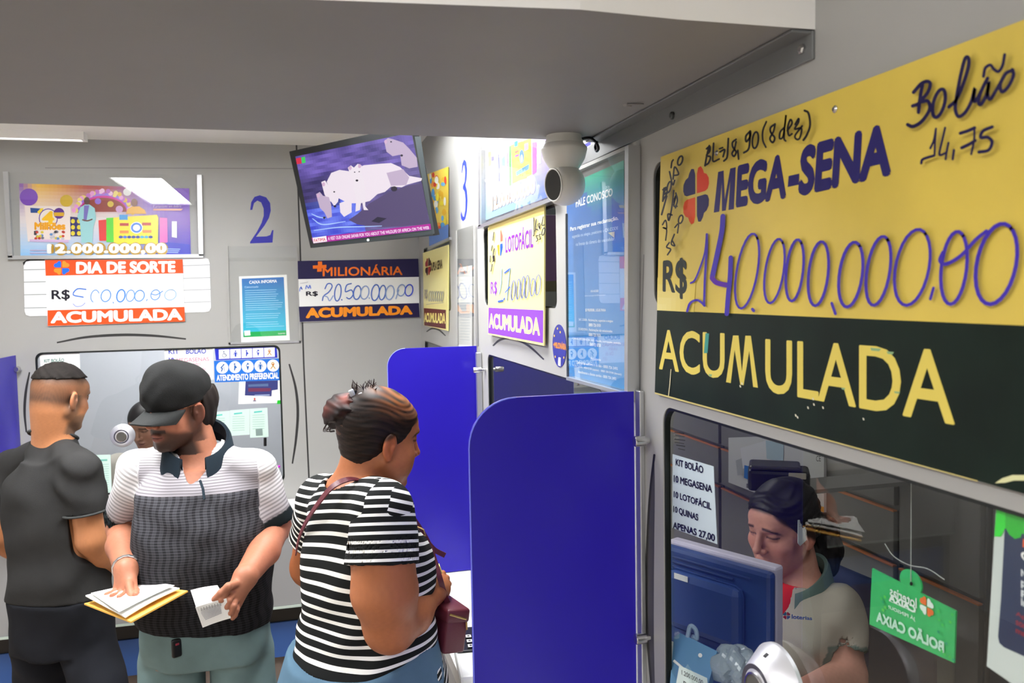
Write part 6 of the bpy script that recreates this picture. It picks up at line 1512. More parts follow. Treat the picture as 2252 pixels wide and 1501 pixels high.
    shk = [(zr(1440), .178, .146, 0, .0), (zr(1400), .180, .146, 0, .004), (zr(1330), .186, .148, 0, .014), (zr(1250), .189, .150, 0, .020), (zr(1190), .186, .144, 0, .018), (zr(1120), .176, .128, 0, .008), (zr(1060), .158, .105, 0, -.006), (zr(1030), .105, .080, 0, -.016)]
    F.tor(o, sd, fw, shk, k=.02)
    F.cone(nb - [0, 0, .014], shL + [0, 0, -.010], .070, .060, .035); F.cone(nb - [0, 0, .014], shR + [0, 0, -.010], .070, .060, .035)
    slL = shL + (elL - shL) * .90; slR = shR + (elR - shR) * .88
    F.cone(shL, slL, .059, .066, .04, flat=True); F.cone(shR, slR, .059, .065, .04, flat=True)
    F.ripple(lambda X, Y, Z: folds(X, Y, Z, .0046, 1.0, .5))
    F.plane(unit([0, 0, -1]) - sd * .10, J(440, 1408, DT - .15))
    for a_, b_ in ((shL, elL), (shR, elR)): F.cone(a_ + (b_ - a_) * .74, a_ + (b_ - a_) * 1.3, .057, .055, .003, 's')
    F.cone(nb + [0, 0, .012], H.p(0, -.03, -.02), .066, .074, .004, 's'); F.cone(nb + fw * .035 + [0, 0, .03], nb + fw * .105 + [0, 0, -.065], .050, .014, .006, 's')
    zt, zb = zr(1040), zr(1390)
    def vec(V):
        u = (V - o) @ sd; dL = np.linalg.norm(np.cross(V - shL, unit(elL - shL)), axis=1); out = np.stack([u, (V[:, 2] - zb) / (zt - zb), np.zeros(len(V))], 1)
        for s0, e0, sg in ((shL, elL, 1), (shR, elR, -1)):
            ax_ = e0 - s0; t = ((V - s0) @ ax_) / (ax_ @ ax_); dr = np.linalg.norm(V - s0 - np.clip(t, 0, 1)[:, None] * ax_, axis=1)
            m = (sg * ((V - o) @ sd) > .165) & (dr < .09); out[m, 1] = 1.20 - .26 * t[m]; out[m, 2] = np.clip((t[m] - .70) / .02, 0, 1)
        return out
    mp_ = bpy.data.materials.new('polo_knit'); mp_.use_nodes = True; nt_ = mp_.node_tree; pb = nt_.nodes['Principled BSDF']; pb.inputs['Roughness'].default_value = .85; pb.inputs['Specular IOR Level'].default_value = .15
    N = nt_.nodes.new; Lk = nt_.links.new
    at = N('ShaderNodeAttribute'); at.attribute_name = 'pat'; sx = N('ShaderNodeSeparateXYZ'); Lk(at.outputs['Vector'], sx.inputs[0])
    def M2(op, a, b, c=None):
        n_ = N('ShaderNodeMath'); n_.operation = op
        for i, q in enumerate((a, b, c)):
            if q is None: continue
            if isinstance(q, (int, float)): n_.inputs[i].default_value = q
            else: Lk(q, n_.inputs[i])
        return n_.outputs[0]
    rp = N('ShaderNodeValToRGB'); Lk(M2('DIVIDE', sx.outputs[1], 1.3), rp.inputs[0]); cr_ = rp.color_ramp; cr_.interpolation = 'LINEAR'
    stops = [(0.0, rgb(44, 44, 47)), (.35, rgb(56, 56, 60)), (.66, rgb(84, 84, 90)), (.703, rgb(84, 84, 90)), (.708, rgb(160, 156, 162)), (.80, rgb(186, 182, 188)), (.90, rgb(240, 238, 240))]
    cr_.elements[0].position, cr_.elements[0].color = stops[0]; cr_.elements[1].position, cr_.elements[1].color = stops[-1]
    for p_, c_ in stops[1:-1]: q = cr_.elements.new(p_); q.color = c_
    ln = M2('SINE', M2('MULTIPLY', sx.outputs[1], 420.0), 0.0); lnm = M2('MULTIPLY', M2('GREATER_THAN', ln, .1), 1.0)
    vt = M2('SINE', M2('ADD', M2('MULTIPLY', sx.outputs[0], 330.0), M2('MULTIPLY', M2('SINE', M2('MULTIPLY', sx.outputs[1], 40.0), 0.0), 0.9)), 0.0)
    low = M2('LESS_THAN', sx.outputs[1], .918)
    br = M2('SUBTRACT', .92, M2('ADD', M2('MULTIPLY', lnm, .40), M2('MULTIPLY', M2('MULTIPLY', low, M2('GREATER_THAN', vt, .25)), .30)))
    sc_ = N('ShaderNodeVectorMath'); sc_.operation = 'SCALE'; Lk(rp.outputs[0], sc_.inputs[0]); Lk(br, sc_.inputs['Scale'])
    mx = N('ShaderNodeMix'); mx.data_type = 'RGBA'; Lk(sx.outputs[2], mx.inputs[0]); Lk(sc_.outputs[0], mx.inputs[6]); mx.inputs[7].default_value = rgb(26, 34, 38); Lk(mx.outputs[2], pb.inputs['Base Color'])
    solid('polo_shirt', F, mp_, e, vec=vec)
    M_COL = cloth('navy_rib', rgb(32, 44, 54), .85)
    collar('collar', nb + np.array([0, 0, .032]) + fw * .012, sd, fw, .080, .020, .062, M_COL, e, 22, .046, .046)
    bm = bmesh.new(); c1, c2 = nb + fw * .115 + [0, 0, -.075], J(447, 1095, DT - .155)
    ribbon(bm, [J(441, 1057, DT - .118), J(447, 1075, DT - .142), J(450, 1098, DT - .158)], fw, .006, .004); obj('placket', bm, M_COL, e)
    # jeans
    F = Field(np.array([o[0] - .4, o[1] - .35, .03]), np.array([o[0] + .4, o[1] + .35, zr(1330)]), .008)
    F.tor(o, sd, fw, [(zr(1440), .170, .128, 0, 0), (zr(1350), .168, .134, 0, .006)], .006); leg_set(F, hipL, hipR, knL, knR, anL, anR, fw, .080, .072, .066, k=.010, infl=.012)
    F.ripple(lambda X, Y, Z: folds(X, Y, Z, .0060, .8, 2.0)); F.plane((0, 0, -1), (0, 0, .05))
    solid('jeans', F, cloth('faded_jeans', rgb(116, 140, 142), .85, .3, 700, .22, 6), e)
    feet(e, anL, anR, fw, ('a', (60, 50, 44)))
    # watch
    wd = unit(wrR - elR); M_ = frame_to(wd, wrR - wd * .012); bm = bmesh.new()
    for k in range(16):
        t = 2 * math.pi * k / 16; add_box(bm, (-.0085, -.006, -.002), (.0085, .006, .002), .001, 1, M_ @ Matrix.Rotation(t, 4, 'Z') @ Matrix.Translation((0, .0335, 0)) @ Matrix.Rotation(math.pi / 2, 4, 'X'))
    tag(obj('wristwatch', bm, mat('watch_steel', rgb(190, 192, 192), .3, .9), e), 'steel link wristwatch')
    # key fob
    bm = bmesh.new(); kq_ = J(388, 1420, 2.18); add_box(bm, (-.013, -.006, -.03), (.013, .006, .02), .005, 3, local(kq_, 30)); fob = obj('key_fob', bm, M_BLACK, e)
    bm = bmesh.new(); add_box(bm, (-.005, -.0075, .004), (.005, -.0055, .010), .001, 1, local(kq_, 30)); obj('button', bm, mat('fob_red', rgb(150, 40, 60), .4), fob)
    # papers and envelope, held by the hand: things of their own
    def sheet3(name, q, D, t, m, label, cat, group=None, sag=.0):
        P = [J(x, y, d) for (x, y), d in zip(q, D)]; bm = bmesh.new(); n = 10; g = []
        nn = unit(np.cross(P[1] - P[0], P[3] - P[0])); nn = nn if nn[2] > 0 else -nn
        for s_ in (0, 1):
            for j in range(n + 1):
                row = []
                for i in range(n + 1):
                    u, v = i / n, j / n; p = (P[0] * (1 - u) + P[1] * u) * (1 - v) + (P[3] * (1 - u) + P[2] * u) * v
                    row.append(bm.verts.new(p + nn * (sag * math.sin(math.pi * u) - s_ * t)))
                g.append(row)
        b = n + 1
        for s_ in (0, 1):
            for j in range(n):
                for i in range(n): bm.faces.new((g[s_ * b + j][i], g[s_ * b + j][i + 1], g[s_ * b + j + 1][i + 1], g[s_ * b + j + 1][i]))
        for i in range(n):
            for a_, c_ in (((0, i), (0, i + 1)), ((n, i), (n, i + 1)), ((i, 0), (i + 1, 0)), ((i, n), (i + 1, n))): bm.faces.new((g[a_[0]][a_[1]], g[c_[0]][c_[1]], g[b + c_[0]][c_[1]], g[b + a_[0]][a_[1]]))
        o_ = obj(name, bm, m); tag(o_, label, cat, group); return o_
    sheet3('envelope', [(185, 1326), (330, 1288), (413, 1298), (288, 1366)], [2.115, 2.215, 2.115, 1.945], .004, mat('manila', rgb(240, 186, 84), .7), 'yellow manila envelope under the white papers in the hand of the man in the cap', 'envelope')
    sheet3('paper_sheet', [(188, 1308), (334, 1281), (395, 1292), (276, 1355)], [2.115, 2.215, 2.115, 1.955], .0035, M_PAPER, 'bundle of white papers on the yellow envelope held by the man in the cap', 'papers', 'white papers of the man in the cap', sag=.004)
    sheet3('paper_sheet', [(200, 1303), (330, 1278), (384, 1286), (262, 1345)], [2.113, 2.213, 2.113, 1.960], .001, M_PAPER, 'loose top sheet of the papers held by the man in the cap', 'paper', 'white papers of the man in the cap', sag=.002)
    a = sheet3('receipt', [(419, 1297), (478, 1286), (497, 1318), (432, 1337)], [2.075, 2.075, 2.045, 2.045], .0012, M_PAPER, 'upper folded white receipt pinched in the left hand of the man in the cap', 'receipt', 'receipts in the hand of the man in the cap', sag=.004)
    b = sheet3('receipt', [(430, 1334), (498, 1315), (508, 1358), (446, 1379)], [2.040, 2.040, 2.055, 2.055], .0012, M_PAPER, 'lower printed receipt hanging from the left hand of the man in the cap', 'receipt', 'receipts in the hand of the man in the cap', sag=.003)
    pm = plane3(J(430, 1334, 2.040), J(498, 1315, 2.040), J(446, 1379, 2.055)); A = Art(pm)
    for k in range(9): A.stroke([(438 + k * 1.7, 1341 + k * 2.6), (484 + k * .4, 1328 + k * 2.4)], 1.1, rgb(150, 150, 158), smooth=0)
    for k in range(9): A.stroke([(436 + k * 6, 1338 - k * 1.7), (437.5 + k * 6, 1344 - k * 1.7)], 2, rgb(176, 176, 170), smooth=0)
    A.n = 0; pr_o = A.build('print', M_INK, b)
    return H
man_cap()
# ---------------------------------------------------------------- man in dark grey, seen from behind
def man_grey():
    DT = 2.80
    R_, U, T = vb(130, 1100)
    fw = unit(-T * .80 + R_ * .60); sd = unit(np.cross([0, 0, 1], fw))     # sd = his left
    o = J(128, 1180, DT); zr = lambda py, D=DT: J(125, py, D)[2]
    e = empty('person', (o[0], o[1], 0), 'man with cropped dark hair in a charcoal T-shirt seen from behind', 'person')
    R2, U2, T2 = vb(133, 880)
    fwd = unit(R2 * .76 - U2 * .24 - T2 * .56)
    H = Head((0, 0, 0), fwd, (0, 0, 1.0), .94); ear = J(164, 880, 2.77); H.c = ear - H.R @ (np.array([.080, -.004, -.002]) * .94)
    nb = J(118, 968, 2.83)
    shR, shL = J(176, 1030, 2.70), J(32, 1022, 2.95)
    elR, elL = J(200, 1185, 2.72), J(-12, 1180, 2.95)
    wrR, wrL = J(288, 1258, 2.95), J(120, 1262, 3.25)
    bk = [(zr(1440), .150, .110, 0, 0), (zr(1400), .155, .12, 0, -.01), (zr(1300), .152, .112, 0, 0), (zr(1200), .150, .108, 0, .0), (zr(1110), .162, .112, 0, .0), (zr(1040), .135, .08, 0, -.01), (zr(1000), .070, .055, 0, -.01)]
    hips = zr(1425); hL = o + sd * .088; hR = o - sd * .088
    hipL, hipR = np.array([hL[0], hL[1], hips]), np.array([hR[0], hR[1], hips])
    knL = J(108, 1690, 2.86); knR = J(272, 1680, 2.68); anL = np.array([knL[0], knL[1], .08]) - np.append(fw[:2] * .04, 0); anR = np.array([knR[0], knR[1], .08]) - np.append(fw[:2] * .02, 0)
    hc = J(300, 1265, 2.97)
    F = Field(np.array([o[0] - .5, o[1] - .5, .02]), np.array([o[0] + .55, o[1] + .62, 1.8]), .012, [(H.c, .15, .003), (hc, .08, .003)])
    F.tor(o, sd, fw, bk, -.014); leg_set(F, hipL, hipR, knL, knR, anL, anR, fw, .066, .045, .04)
    F.cone(nb - [0, 0, .03], H.p(0, -.030, -.035), .062, .056, .03); F.cone(nb - [0, 0, .03], shL, .045, .042, .04); F.cone(nb - [0, 0, .03], shR, .045, .042, .04)
    F.cone(nb - [0, 0, .02], H.p(0, -.05, -.01), .056, .05, .03)
    F.chain([shR, elR], [.048, .046], .02); F.chain([elR, J(225, 1215, 2.78), wrR], [.047, .045, .030], .015); F.chain([shL, elL], [.048, .046], .02); F.chain([elL, wrL], [.046, .030], .015)
    H.build(F, ears=(1, 1))
    kn = [J(300, 1252, 2.99), J(304, 1260, 2.985), J(304, 1268, 2.975), J(300, 1275, 2.965)]
    for q in kn: F.cone(wrR, q, .024, .011, .012, m=.01)
    fingers(F, [bend(q, q + fw * .055 + [0, 0, -.035 - .004 * i], [0, 0, .012]) for i, q in enumerate(kn)])
    fingers(F, [[wrR + fw * .02, J(305, 1247, 2.98), J(314, 1258, 3.0)]], .0105)
    for i in range(4): 
        q = wrL + fw * .07 + sd * (.02 - .014 * i); F.cone(wrL, q, .024, .011, .012, m=.01); fingers(F, [bend(q, q + fw * .06 + [0, 0, -.03], [0, 0, .01])])
    base = lin(196, 132, 90)
    def hl(x, y, z):
        back = ss(.035, .0, y - .2 * z); top = ss(.042, .080, z - .12 * y)
        fade = ss(-.062, -.005, z) * (y < .085) * ss(.1, .06, y - .45 * z)
        n = .5 + .5 * np.sin(900 * x) * np.sin(870 * y + 400 * z)
        dark = np.clip(.25 + .75 * top + .6 * np.exp(-((z + .012) / .030) ** 2) * ss(.02, -.03, y), 0, 1)
        m = fade * (.60 + .36 * dark) * (.9 + .1 * n) * (1 - (np.abs(x) > .078))
        return np.clip(m, 0, .96), lin(46, 38, 34)
    solid('body', F, M_SKIN, e, lambda V: H.face_colour(V, base, lin(150, 90, 80), lin(30, 24, 22), beard=lin(110, 84, 66), hairline=hl))
    # short hair on the crown
    F = Field(H.c - .16, H.c + .17, .004); F.ell(H.p(0, -.014, .046), (.0755, .096, .084), H.R); F.ell(H.p(0, .05, .072), (.052, .044, .028), H.R, .012)
    F.ripple(lambda X, Y, Z: .0016 * np.sin(700 * X) * np.sin(640 * Y) + .001 * np.sin(250 * (X + Z))); F.plane(unit(-H.R[:, 2] * .98 + H.R[:, 1] * .18), H.p(0, 0, .078))
    solid('hair', F, cloth('cropped_hair', rgb(32, 28, 26), .7, .8, 900, .3, 60), e)
    # T-shirt
    F = Field(np.array([o[0] - .42, o[1] - .42, zr(1370)]), np.array([o[0] + .45, o[1] + .42, zr(935)]), .0056)
    sk = [(zr(1345), .176, .132, 0, -.008), (zr(1300), .170, .128, 0, -.004), (zr(1200), .164, .122, 0, 0), (zr(1110), .174, .124, 0, 0), (zr(1045), .158, .098, 0, -.01), (zr(1008), .095, .07, 0, -.012)]
    F.tor(o, sd, fw, sk); F.cone(nb - [0, 0, .030], shL + [0, 0, -.008], .062, .056, .045); F.cone(nb - [0, 0, .030], shR + [0, 0, -.008], .062, .056, .045)
    slR = shR + (elR - shR) * .62; slL = shL + (elL - shL) * .62
    F.cone(shR, slR, .058, .070, .04, flat=True); F.cone(shL, slL, .058, .070, .04, flat=True)
    F.ripple(lambda X, Y, Z: folds(X, Y, Z, .0055, .9, 3.0)); F.plane((0, 0, -1.0), J(140, 1330, 2.7))
    for a_, b_ in ((shR, elR), (shL, elL)): F.cone(a_ + (b_ - a_) * .45, a_ + (b_ - a_) * 1.1, .056, .062, .003, 's')
    F.cone(nb + [0, 0, .016], H.p(0, -.04, -.02), .068, .074, .004, 's')
    ts = solid('t_shirt', F, cloth('charcoal_cotton', rgb(50, 50, 50), .9, .5, 700, .16, 9), e)
    bm = bmesh.new(); c_ = nb - np.array([0, 0, -.022]); rg_ = []
    for k in range(29):
        t = 2 * math.pi * k / 28; d = np.array([math.cos(t) * sd[0] + math.sin(t) * fw[0], math.cos(t) * sd[1] + math.sin(t) * fw[1], 0]); rg_.append(c_ + d * .074 + np.array([0, 0, -.030 * math.sin(t) - .004]))
    add_tube(bm, rg_, .0055, 8, caps=False); obj('neckband', bm, cloth('charcoal_rib', rgb(66, 68, 68), .9), e, smooth=True)
    bm = bmesh.new(); d_ = unit(elR - shR); Mq = frame_to(d_, slR - d_ * .004)
    add_tube(bm, [Mq @ Vector(((.0705) * math.cos(2 * math.pi * k / 24), (.0705) * math.sin(2 * math.pi * k / 24), 0)) for k in range(25)], .004, 6, caps=False); obj('rolled_hem', bm, mat('charcoal_rib'), e, smooth=True)
    F = Field(np.array([o[0] - .4, o[1] - .4, .03]), np.array([o[0] + .5, o[1] + .4, zr(1290)]), .008)
    F.tor(o, sd, fw, [(zr(1425), .162, .122, 0, 0), (zr(1310), .160, .124, 0, -.005)], .006); leg_set(F, hipL, hipR, knL, knR, anL, anR, fw, .084, .070, .062, k=.012, infl=.008)
    F.ripple(lambda X, Y, Z: folds(X, Y, Z, .004, .8, 5.0)); F.plane((0, 0, -1), (0, 0, .05))
    solid('trousers', F, cloth('black_denim', rgb(26, 28, 34), .85, .3, 700, .25, 8), e)
    feet(e, anL, anR, fw, ('b', (30, 30, 32)))
man_grey()

# ---------------------------------------------------------------- woman in the striped top
def woman():
    DT = 1.92
    R_, U, T = vb(800, 1200)
    fw = unit(-T * .62 + R_ * .78); sd = unit(np.cross([0, 0, 1], fw))
    o = J(800, 1200, DT); zr = lambda py, D=DT: J(800, py, D)[2]
    e = empty('person', (o[0], o[1], 0), 'woman with a hair bun in a black and white striped top', 'person')
    R2, U2, T2 = vb(850, 960)
    fwd = unit(R2 * .88 - U2 * .20 - T2 * .40)
    H = Head((0, 0, 0), fwd, unit(U2 + R2 * .05), .98); H.c = J(858, 982, 1.87) - H.R @ (np.array([.080, -.004, -.002]) * .98)
    nb = J(782, 1068, 1.93)
    shR, shL = J(842, 1120, 1.80), J(710, 1100, 2.08)
    elR, elL = J(858, 1375, 1.80), J(684, 1245, 2.22)
    wrR, wrL = J(948, 1302, 1.96), J(880, 1300, 2.30)
    bk = [(zr(1640), .18, .15, 0, -.02), (zr(1500), .165, .145, 0, -.01), (zr(1380), .140, .12, 0, .0), (zr(1300), .138, .12, 0, .005), (zr(1220), .14, .12, 0, .0), (zr(1150), .135, .098, 0, .0), (zr(1095), .11, .07, 0, -.01), (zr(1062), .075, .06, 0, -.01)]
    hips = zr(1640); hL = o + sd * .09 - fw * .01; hR = o - sd * .09 - fw * .01
    hipL, hipR = np.array([hL[0], hL[1], hips]), np.array([hR[0], hR[1], hips])
    knL, knR = hipL + fw * .03 + [0, 0, -.36], hipR + fw * .03 + [0, 0, -.36]; anL, anR = np.array([knL[0], knL[1], .08]), np.array([knR[0], knR[1], .08])
    hc = J(962, 1290, 2.0)
    F = Field(np.array([o[0] - .45, o[1] - .42, .02]), np.array([o[0] + .45, o[1] + .55, 1.75]), .012, [(H.c, .145, .0027), (hc, .075, .0026)])
    F.tor(o, sd, fw, bk, -.006); leg_set(F, hipL, hipR, knL, knR, anL, anR, fw, .09, .055, .045)
    F.cone(nb - [0, 0, .03], H.p(0, -.028, -.04), .062, .053, .035); F.cone(nb - [0, 0, .02], shL, .048, .045, .04); F.cone(nb - [0, 0, .02], shR, .048, .045, .04)
    F.chain([shR, J(842, 1225, 1.775), J(846, 1300, 1.775), elR], [.050, .066, .070, .056], .02); F.chain([elR, J(898, 1345, 1.87), wrR], [.057, .054, .031], .02)
    F.chain([shL, elL], [.062, .054], .02); F.chain([elL, wrL], [.052, .031], .02)
    H.build(F, female=True, jaw=.98)
    F.ell(H.p(.040, .040, -.045), (.032, .036, .036), H.R, .02); F.ell(H.p(0, .045, -.105), (.032, .034, .020), H.R, .02)
    # right hand closed round a yellow slip
    kn = [J(966, 1268, 2.02), J(975, 1278, 2.01), J(979, 1290, 2.0), J(977, 1302, 1.99)]
    for q in kn: F.cone(wrR, q, .027, .013, .014, m=.01)
    tw = [J(958, 1262, 2.06), J(966, 1272, 2.065), J(970, 1286, 2.06), J(968, 1300, 2.05)]
    fingers(F, [[q, q + (t - q) * .5 + fw * .018, t, t - fw * .02 + [0, 0, -.006]] for q, t in zip(kn, tw)], .0088)
    fingers(F, [[J(945, 1288, 1.98), J(946, 1270, 1.985), J(953, 1258, 2.0), J(962, 1254, 2.02)]], .0108)
    for i in range(4):
        q = wrL + fw * .07 + sd * (.02 - .014 * i); F.cone(wrL, q, .024, .011, .012, m=.01); fingers(F, [bend(q, q + fw * .05 + [0, 0, -.04], fw * .01)])
    base = lin(172, 106, 68)
    solid('body', F, M_SKIN, e, lambda V: H.face_colour(V, base, lin(150, 84, 70), lin(40, 28, 22), hairline=lambda x, y, z: (.9 * ss(.0, .012, (z - .030) - .55 * (y - .03)) * (y < .088) * ss(.066, .05, y - .35 * z), lin(34, 22, 16))))
    # hair drawn back into a bun held by a claw clip
    hr = empty('hair', H.p(0, -.02, .05)); hr.parent = e; hr.matrix_parent_inverse = e.matrix_world.inverted()
    mh = bpy.data.materials.new('brown_hair'); mh.use_nodes = True; n_ = mh.node_tree; pb = n_.nodes['Principled BSDF']; pb.inputs['Roughness'].default_value = .5; pb.inputs['Specular IOR Level'].default_value = .2
    at = n_.nodes.new('ShaderNodeAttribute'); at.attribute_name = 'Col'; n_.links.new(at.outputs['Color'], pb.inputs['Base Color'])
    def strands(V):
        L = H.loc(V); a = L[:, 2] * 1.0 + .25 * np.abs(L[:, 0]); f = .5 + .5 * np.sin(520 * a + 5 * np.sin(40 * L[:, 1])) * np.sin(170 * a + 60 * L[:, 0])
        crown_sheen = ss(.045, .11, L[:, 2]) * ss(-.08, .02, L[:, 1]) * f  # highlight on top of the head, put into the hair colour
        return lin(18, 11, 10) * (1 - crown_sheen[:, None]) + lin(150, 86, 40) * crown_sheen[:, None] + (.02 * f)[:, None] * np.array([1, .6, .4])
    def wisps(X, Y, Z):
        q = [(X - H.c[0]) * H.R[0, i] + (Y - H.c[1]) * H.R[1, i] + (Z - H.c[2]) * H.R[2, i] for i in range(3)]
        return .0007 * np.sin(620 * (q[2] + .25 * np.abs(q[0])) + 5 * np.sin(40 * q[1]) + 3 * np.sin(90 * q[2])) + .0006 * np.sin(210 * q[2] + 60 * q[0])
    F = Field(H.c - .19, H.c + .19, .0032); F.ell(H.p(0, -.014, .044), (.0795, .097, .087), H.R); F.ell(H.p(0, .046, .060), (.058, .042, .040), H.R, .014); F.ell(H.p(0, -.040, -.022), (.055, .046, .046), H.R, .03); F.ell(H.p(0, -.044, -.058), (.040, .026, .032), H.R, .02)
    F.ripple(wisps); F.plane(unit(H.R[:, 1] * .86 - H.R[:, 2] * .52), H.p(0, .030, .0)); 
    F.ell(H.p(.085, .002, -.006), (.03, .020, .036), H.R, .004, 's'); F.ell(H.p(-.085, .002, -.006), (.03, .020, .036), H.R, .004, 's')
    F.plane(-H.R[:, 2], H.p(0, 0, -.088)); solid('hair_cap', F, mh, hr, strands)
    bc = J(768, 906, 1.93)
    F = Field(bc - .13, bc + .13, .0034); F.ell(bc, (.060, .050, .046), None); F.ell(bc + R2 * .035 + U2 * .006, (.034, .034, .034), None, .02); F.ell(bc - R2 * .034 - U2 * .006, (.024, .028, .024), None, .012); F.ell(bc - R2 * .008 + U2 * .020, (.034, .030, .020), None, .012); F.cone(bc + R2 * .03, H.p(0, -.09, .06), .034, .036, .02)
    F.ripple(lambda X, Y, Z: .0028 * np.sin(210 * (Z - .5 * (X + Y)) + 7 * np.sin(38 * X + 20 * Z)) + .0016 * np.sin(330 * (Z + .3 * X)))
    def bunc(V):
        f = .5 + .5 * np.sin(190 * (V[:, 2] - .5 * (V[:, 0] + V[:, 1])) + 7 * np.sin(38 * V[:, 0] + 20 * V[:, 2])); w_ = (ss(.0, .05, (V[:, 2] - bc[2]) + .3 * (bc[0] - V[:, 0])) * f * .7)[:, None]  # top of the bun lightened as a painted highlight
        return lin(22, 11, 11) * (1 - w_) + lin(142, 76, 66) * w_
    solid('bun', F, mh, hr, bunc)
    rg = random.Random(9); bm = bmesh.new()
    for k in range(46):
        b = J(796 + rg.uniform(-14, 26), 872 + rg.uniform(-8, 14), 1.92 + rg.uniform(-.02, .02)); t = J(804 + rg.uniform(-30, 26), 846 + rg.uniform(-14, 20), 1.92 + rg.uniform(-.03, .03))
        m_ = (b + t) / 2 + R2 * rg.uniform(-.008, .008); add_tube(bm, catmull([b, m_, t], 3), [.0018, .0018, .0016, .0015, .0013, .0010, .0006], 5)
    for k in range(9):
        b = J(722 + rg.uniform(-6, 10), 935 + rg.uniform(-8, 6), 1.93); add_tube(bm, catmull([b, b - U2 * .012 - R2 * .006, b - U2 * .012 + R2 * .006], 4), .0009, 5)
    for k in range(12):
        b = J(765 + rg.uniform(-6, 30), 1000 + rg.uniform(-10, 8), 1.94); add_tube(bm, catmull([b, b - U2 * .02 - R2 * .006, b - U2 * rg.uniform(.03, .05) - R2 * rg.uniform(.004, .02)], 3), [.0012, .0011, .001, .0009, .0008, .0006, .0004], 4)
    obj('loose_strands', bm, mat('strand_brown', rgb(44, 26, 22), .5), hr, smooth=True)
    cl = empty('hair_clip', J(788, 868, 1.9)); cl.parent = e; cl.matrix_parent_inverse = e.matrix_world.inverted()
    for (px, py), an in (((774, 864), 24), ((794, 871), 24)):
        p = J(px, py, 1.885); Mq = Matrix.Translation(Vector(p)) @ Matrix((Vector(R2), Vector(-T2), Vector(U2))).transposed().to_4x4() @ Matrix.Rotation(math.radians(-an), 4, 'Y')
        bm = bmesh.new(); add_box(bm, (-.0062, -.005, -.0085), (.0062, .012, .0085), .003, 3, Mq); obj('claw_plate', bm, mat('clip_pearl', rgb(196, 200, 206), .2, .3), cl, smooth=True)
    bm = bmesh.new()
    for (a_, b_) in (((782, 858), (778, 880)), ((786, 872), (768, 874)), ((800, 866), (806, 886)), ((784, 868), (806, 884))): add_tube(bm, [J(*a_, 1.888), J(*b_, 1.885)], .0035, 8)
    obj('claw_frame', bm, M_BLACK, cl, smooth=True)
    # earring-less lobe; striped top
    F = Field(np.array([o[0] - .40, o[1] - .38, zr(1640)]), np.array([o[0] + .40, o[1] + .45, zr(1030)]), .005)
    sk = [(zr(1620), .206, .186, 0, -.02), (zr(1530), .198, .180, 0, -.012), (zr(1470), .190, .172, 0, -.004), (zr(1400), .168, .148, 0, .0), (zr(1330), .158, .140, 0, .006), (zr(1270), .160, .142, 0, .010), (zr(1220), .160, .128, 0, .002), (zr(1160), .156, .098, 0, -.008), (zr(1105), .140, .082, 0, -.014), (zr(1070), .092, .068, 0, -.012)]
    F.tor(o, sd, fw, sk, k=.02)
    for q in (1, -1): F.ell(np.append(o[:2] + sd[:2] * .075 * q + fw[:2] * .066, zr(1222)), (.060, .058, .060), None, .03)
    F.cone(nb - [0, 0, .022], shL + [0, 0, -.004], .064, .066, .035); F.cone(nb - [0, 0, .022], shR + [0, 0, -.004], .064, .066, .035)
    slR = J(840, 1240, 1.775); slL = shL + (elL - shL) * .55
    F.cone(shR, shR + (slR - shR) * .25, .062, .060, .03); F.cone(shL, shL + (slL - shL) * .25, .060, .058, .03)
    F.ripple(lambda X, Y, Z: folds(X, Y, Z, .0026, 1.0, 1.5) + .0035 * np.sin(60 * (Z - .35 * X)) * np.exp(-((Z - zr(1390)) / .06) ** 2))
    F.plane(unit(np.array([0, 0, -1.0]) - fw * .42), J(790, 1520, DT - .14))
    F.cone(nb - [0, 0, .006], H.p(0, -.035, -.02), .072, .082, .004, 's'); F.cone(nb, nb + fw * .09 + [0, 0, -.02], .06, .045, .01, 's')
    def vec(V):
        u, w_ = (V - o) @ sd, (V - o) @ fw
        tz = V[:, 2] + .42 * (w_) * ss(zr(1330), zr(1060), V[:, 2]) + .10 * u * ss(zr(1300), zr(1080), V[:, 2]) - .42 * (w_ + .10) * ss(zr(1385), zr(1480), V[:, 2]) + .006 * np.sin(14 * u + 9 * w_)
        v = tz / .0222; d_ = np.zeros(len(V))
        return np.stack([u, v, d_], 1)
    ms_ = bpy.data.materials.new('striped_jersey'); ms_.use_nodes = True; nt_ = ms_.node_tree; pb = nt_.nodes['Principled BSDF']; pb.inputs['Roughness'].default_value = .85; pb.inputs['Specular IOR Level'].default_value = .2
    at = nt_.nodes.new('ShaderNodeAttribute'); at.attribute_name = 'pat'; sx = nt_.nodes.new('ShaderNodeSeparateXYZ'); nt_.links.new(at.outputs['Vector'], sx.inputs[0])
    fr = nt_.nodes.new('ShaderNodeMath'); fr.operation = 'FRACT'; nt_.links.new(sx.outputs[1], fr.inputs[0]); gt = nt_.nodes.new('ShaderNodeMath'); gt.operation = 'GREATER_THAN'; nt_.links.new(fr.outputs[0], gt.inputs[0]); gt.inputs[1].default_value = .66
    mx = nt_.nodes.new('ShaderNodeMix'); mx.data_type = 'RGBA'; nt_.links.new(gt.outputs[0], mx.inputs[0]); mx.inputs[6].default_value = rgb(22, 24, 24); mx.inputs[7].default_value = rgb(240, 240, 234); nt_.links.new(mx.outputs[2], pb.inputs['Base Color'])
    solid('striped_top', F, ms_, e, vec=vec)
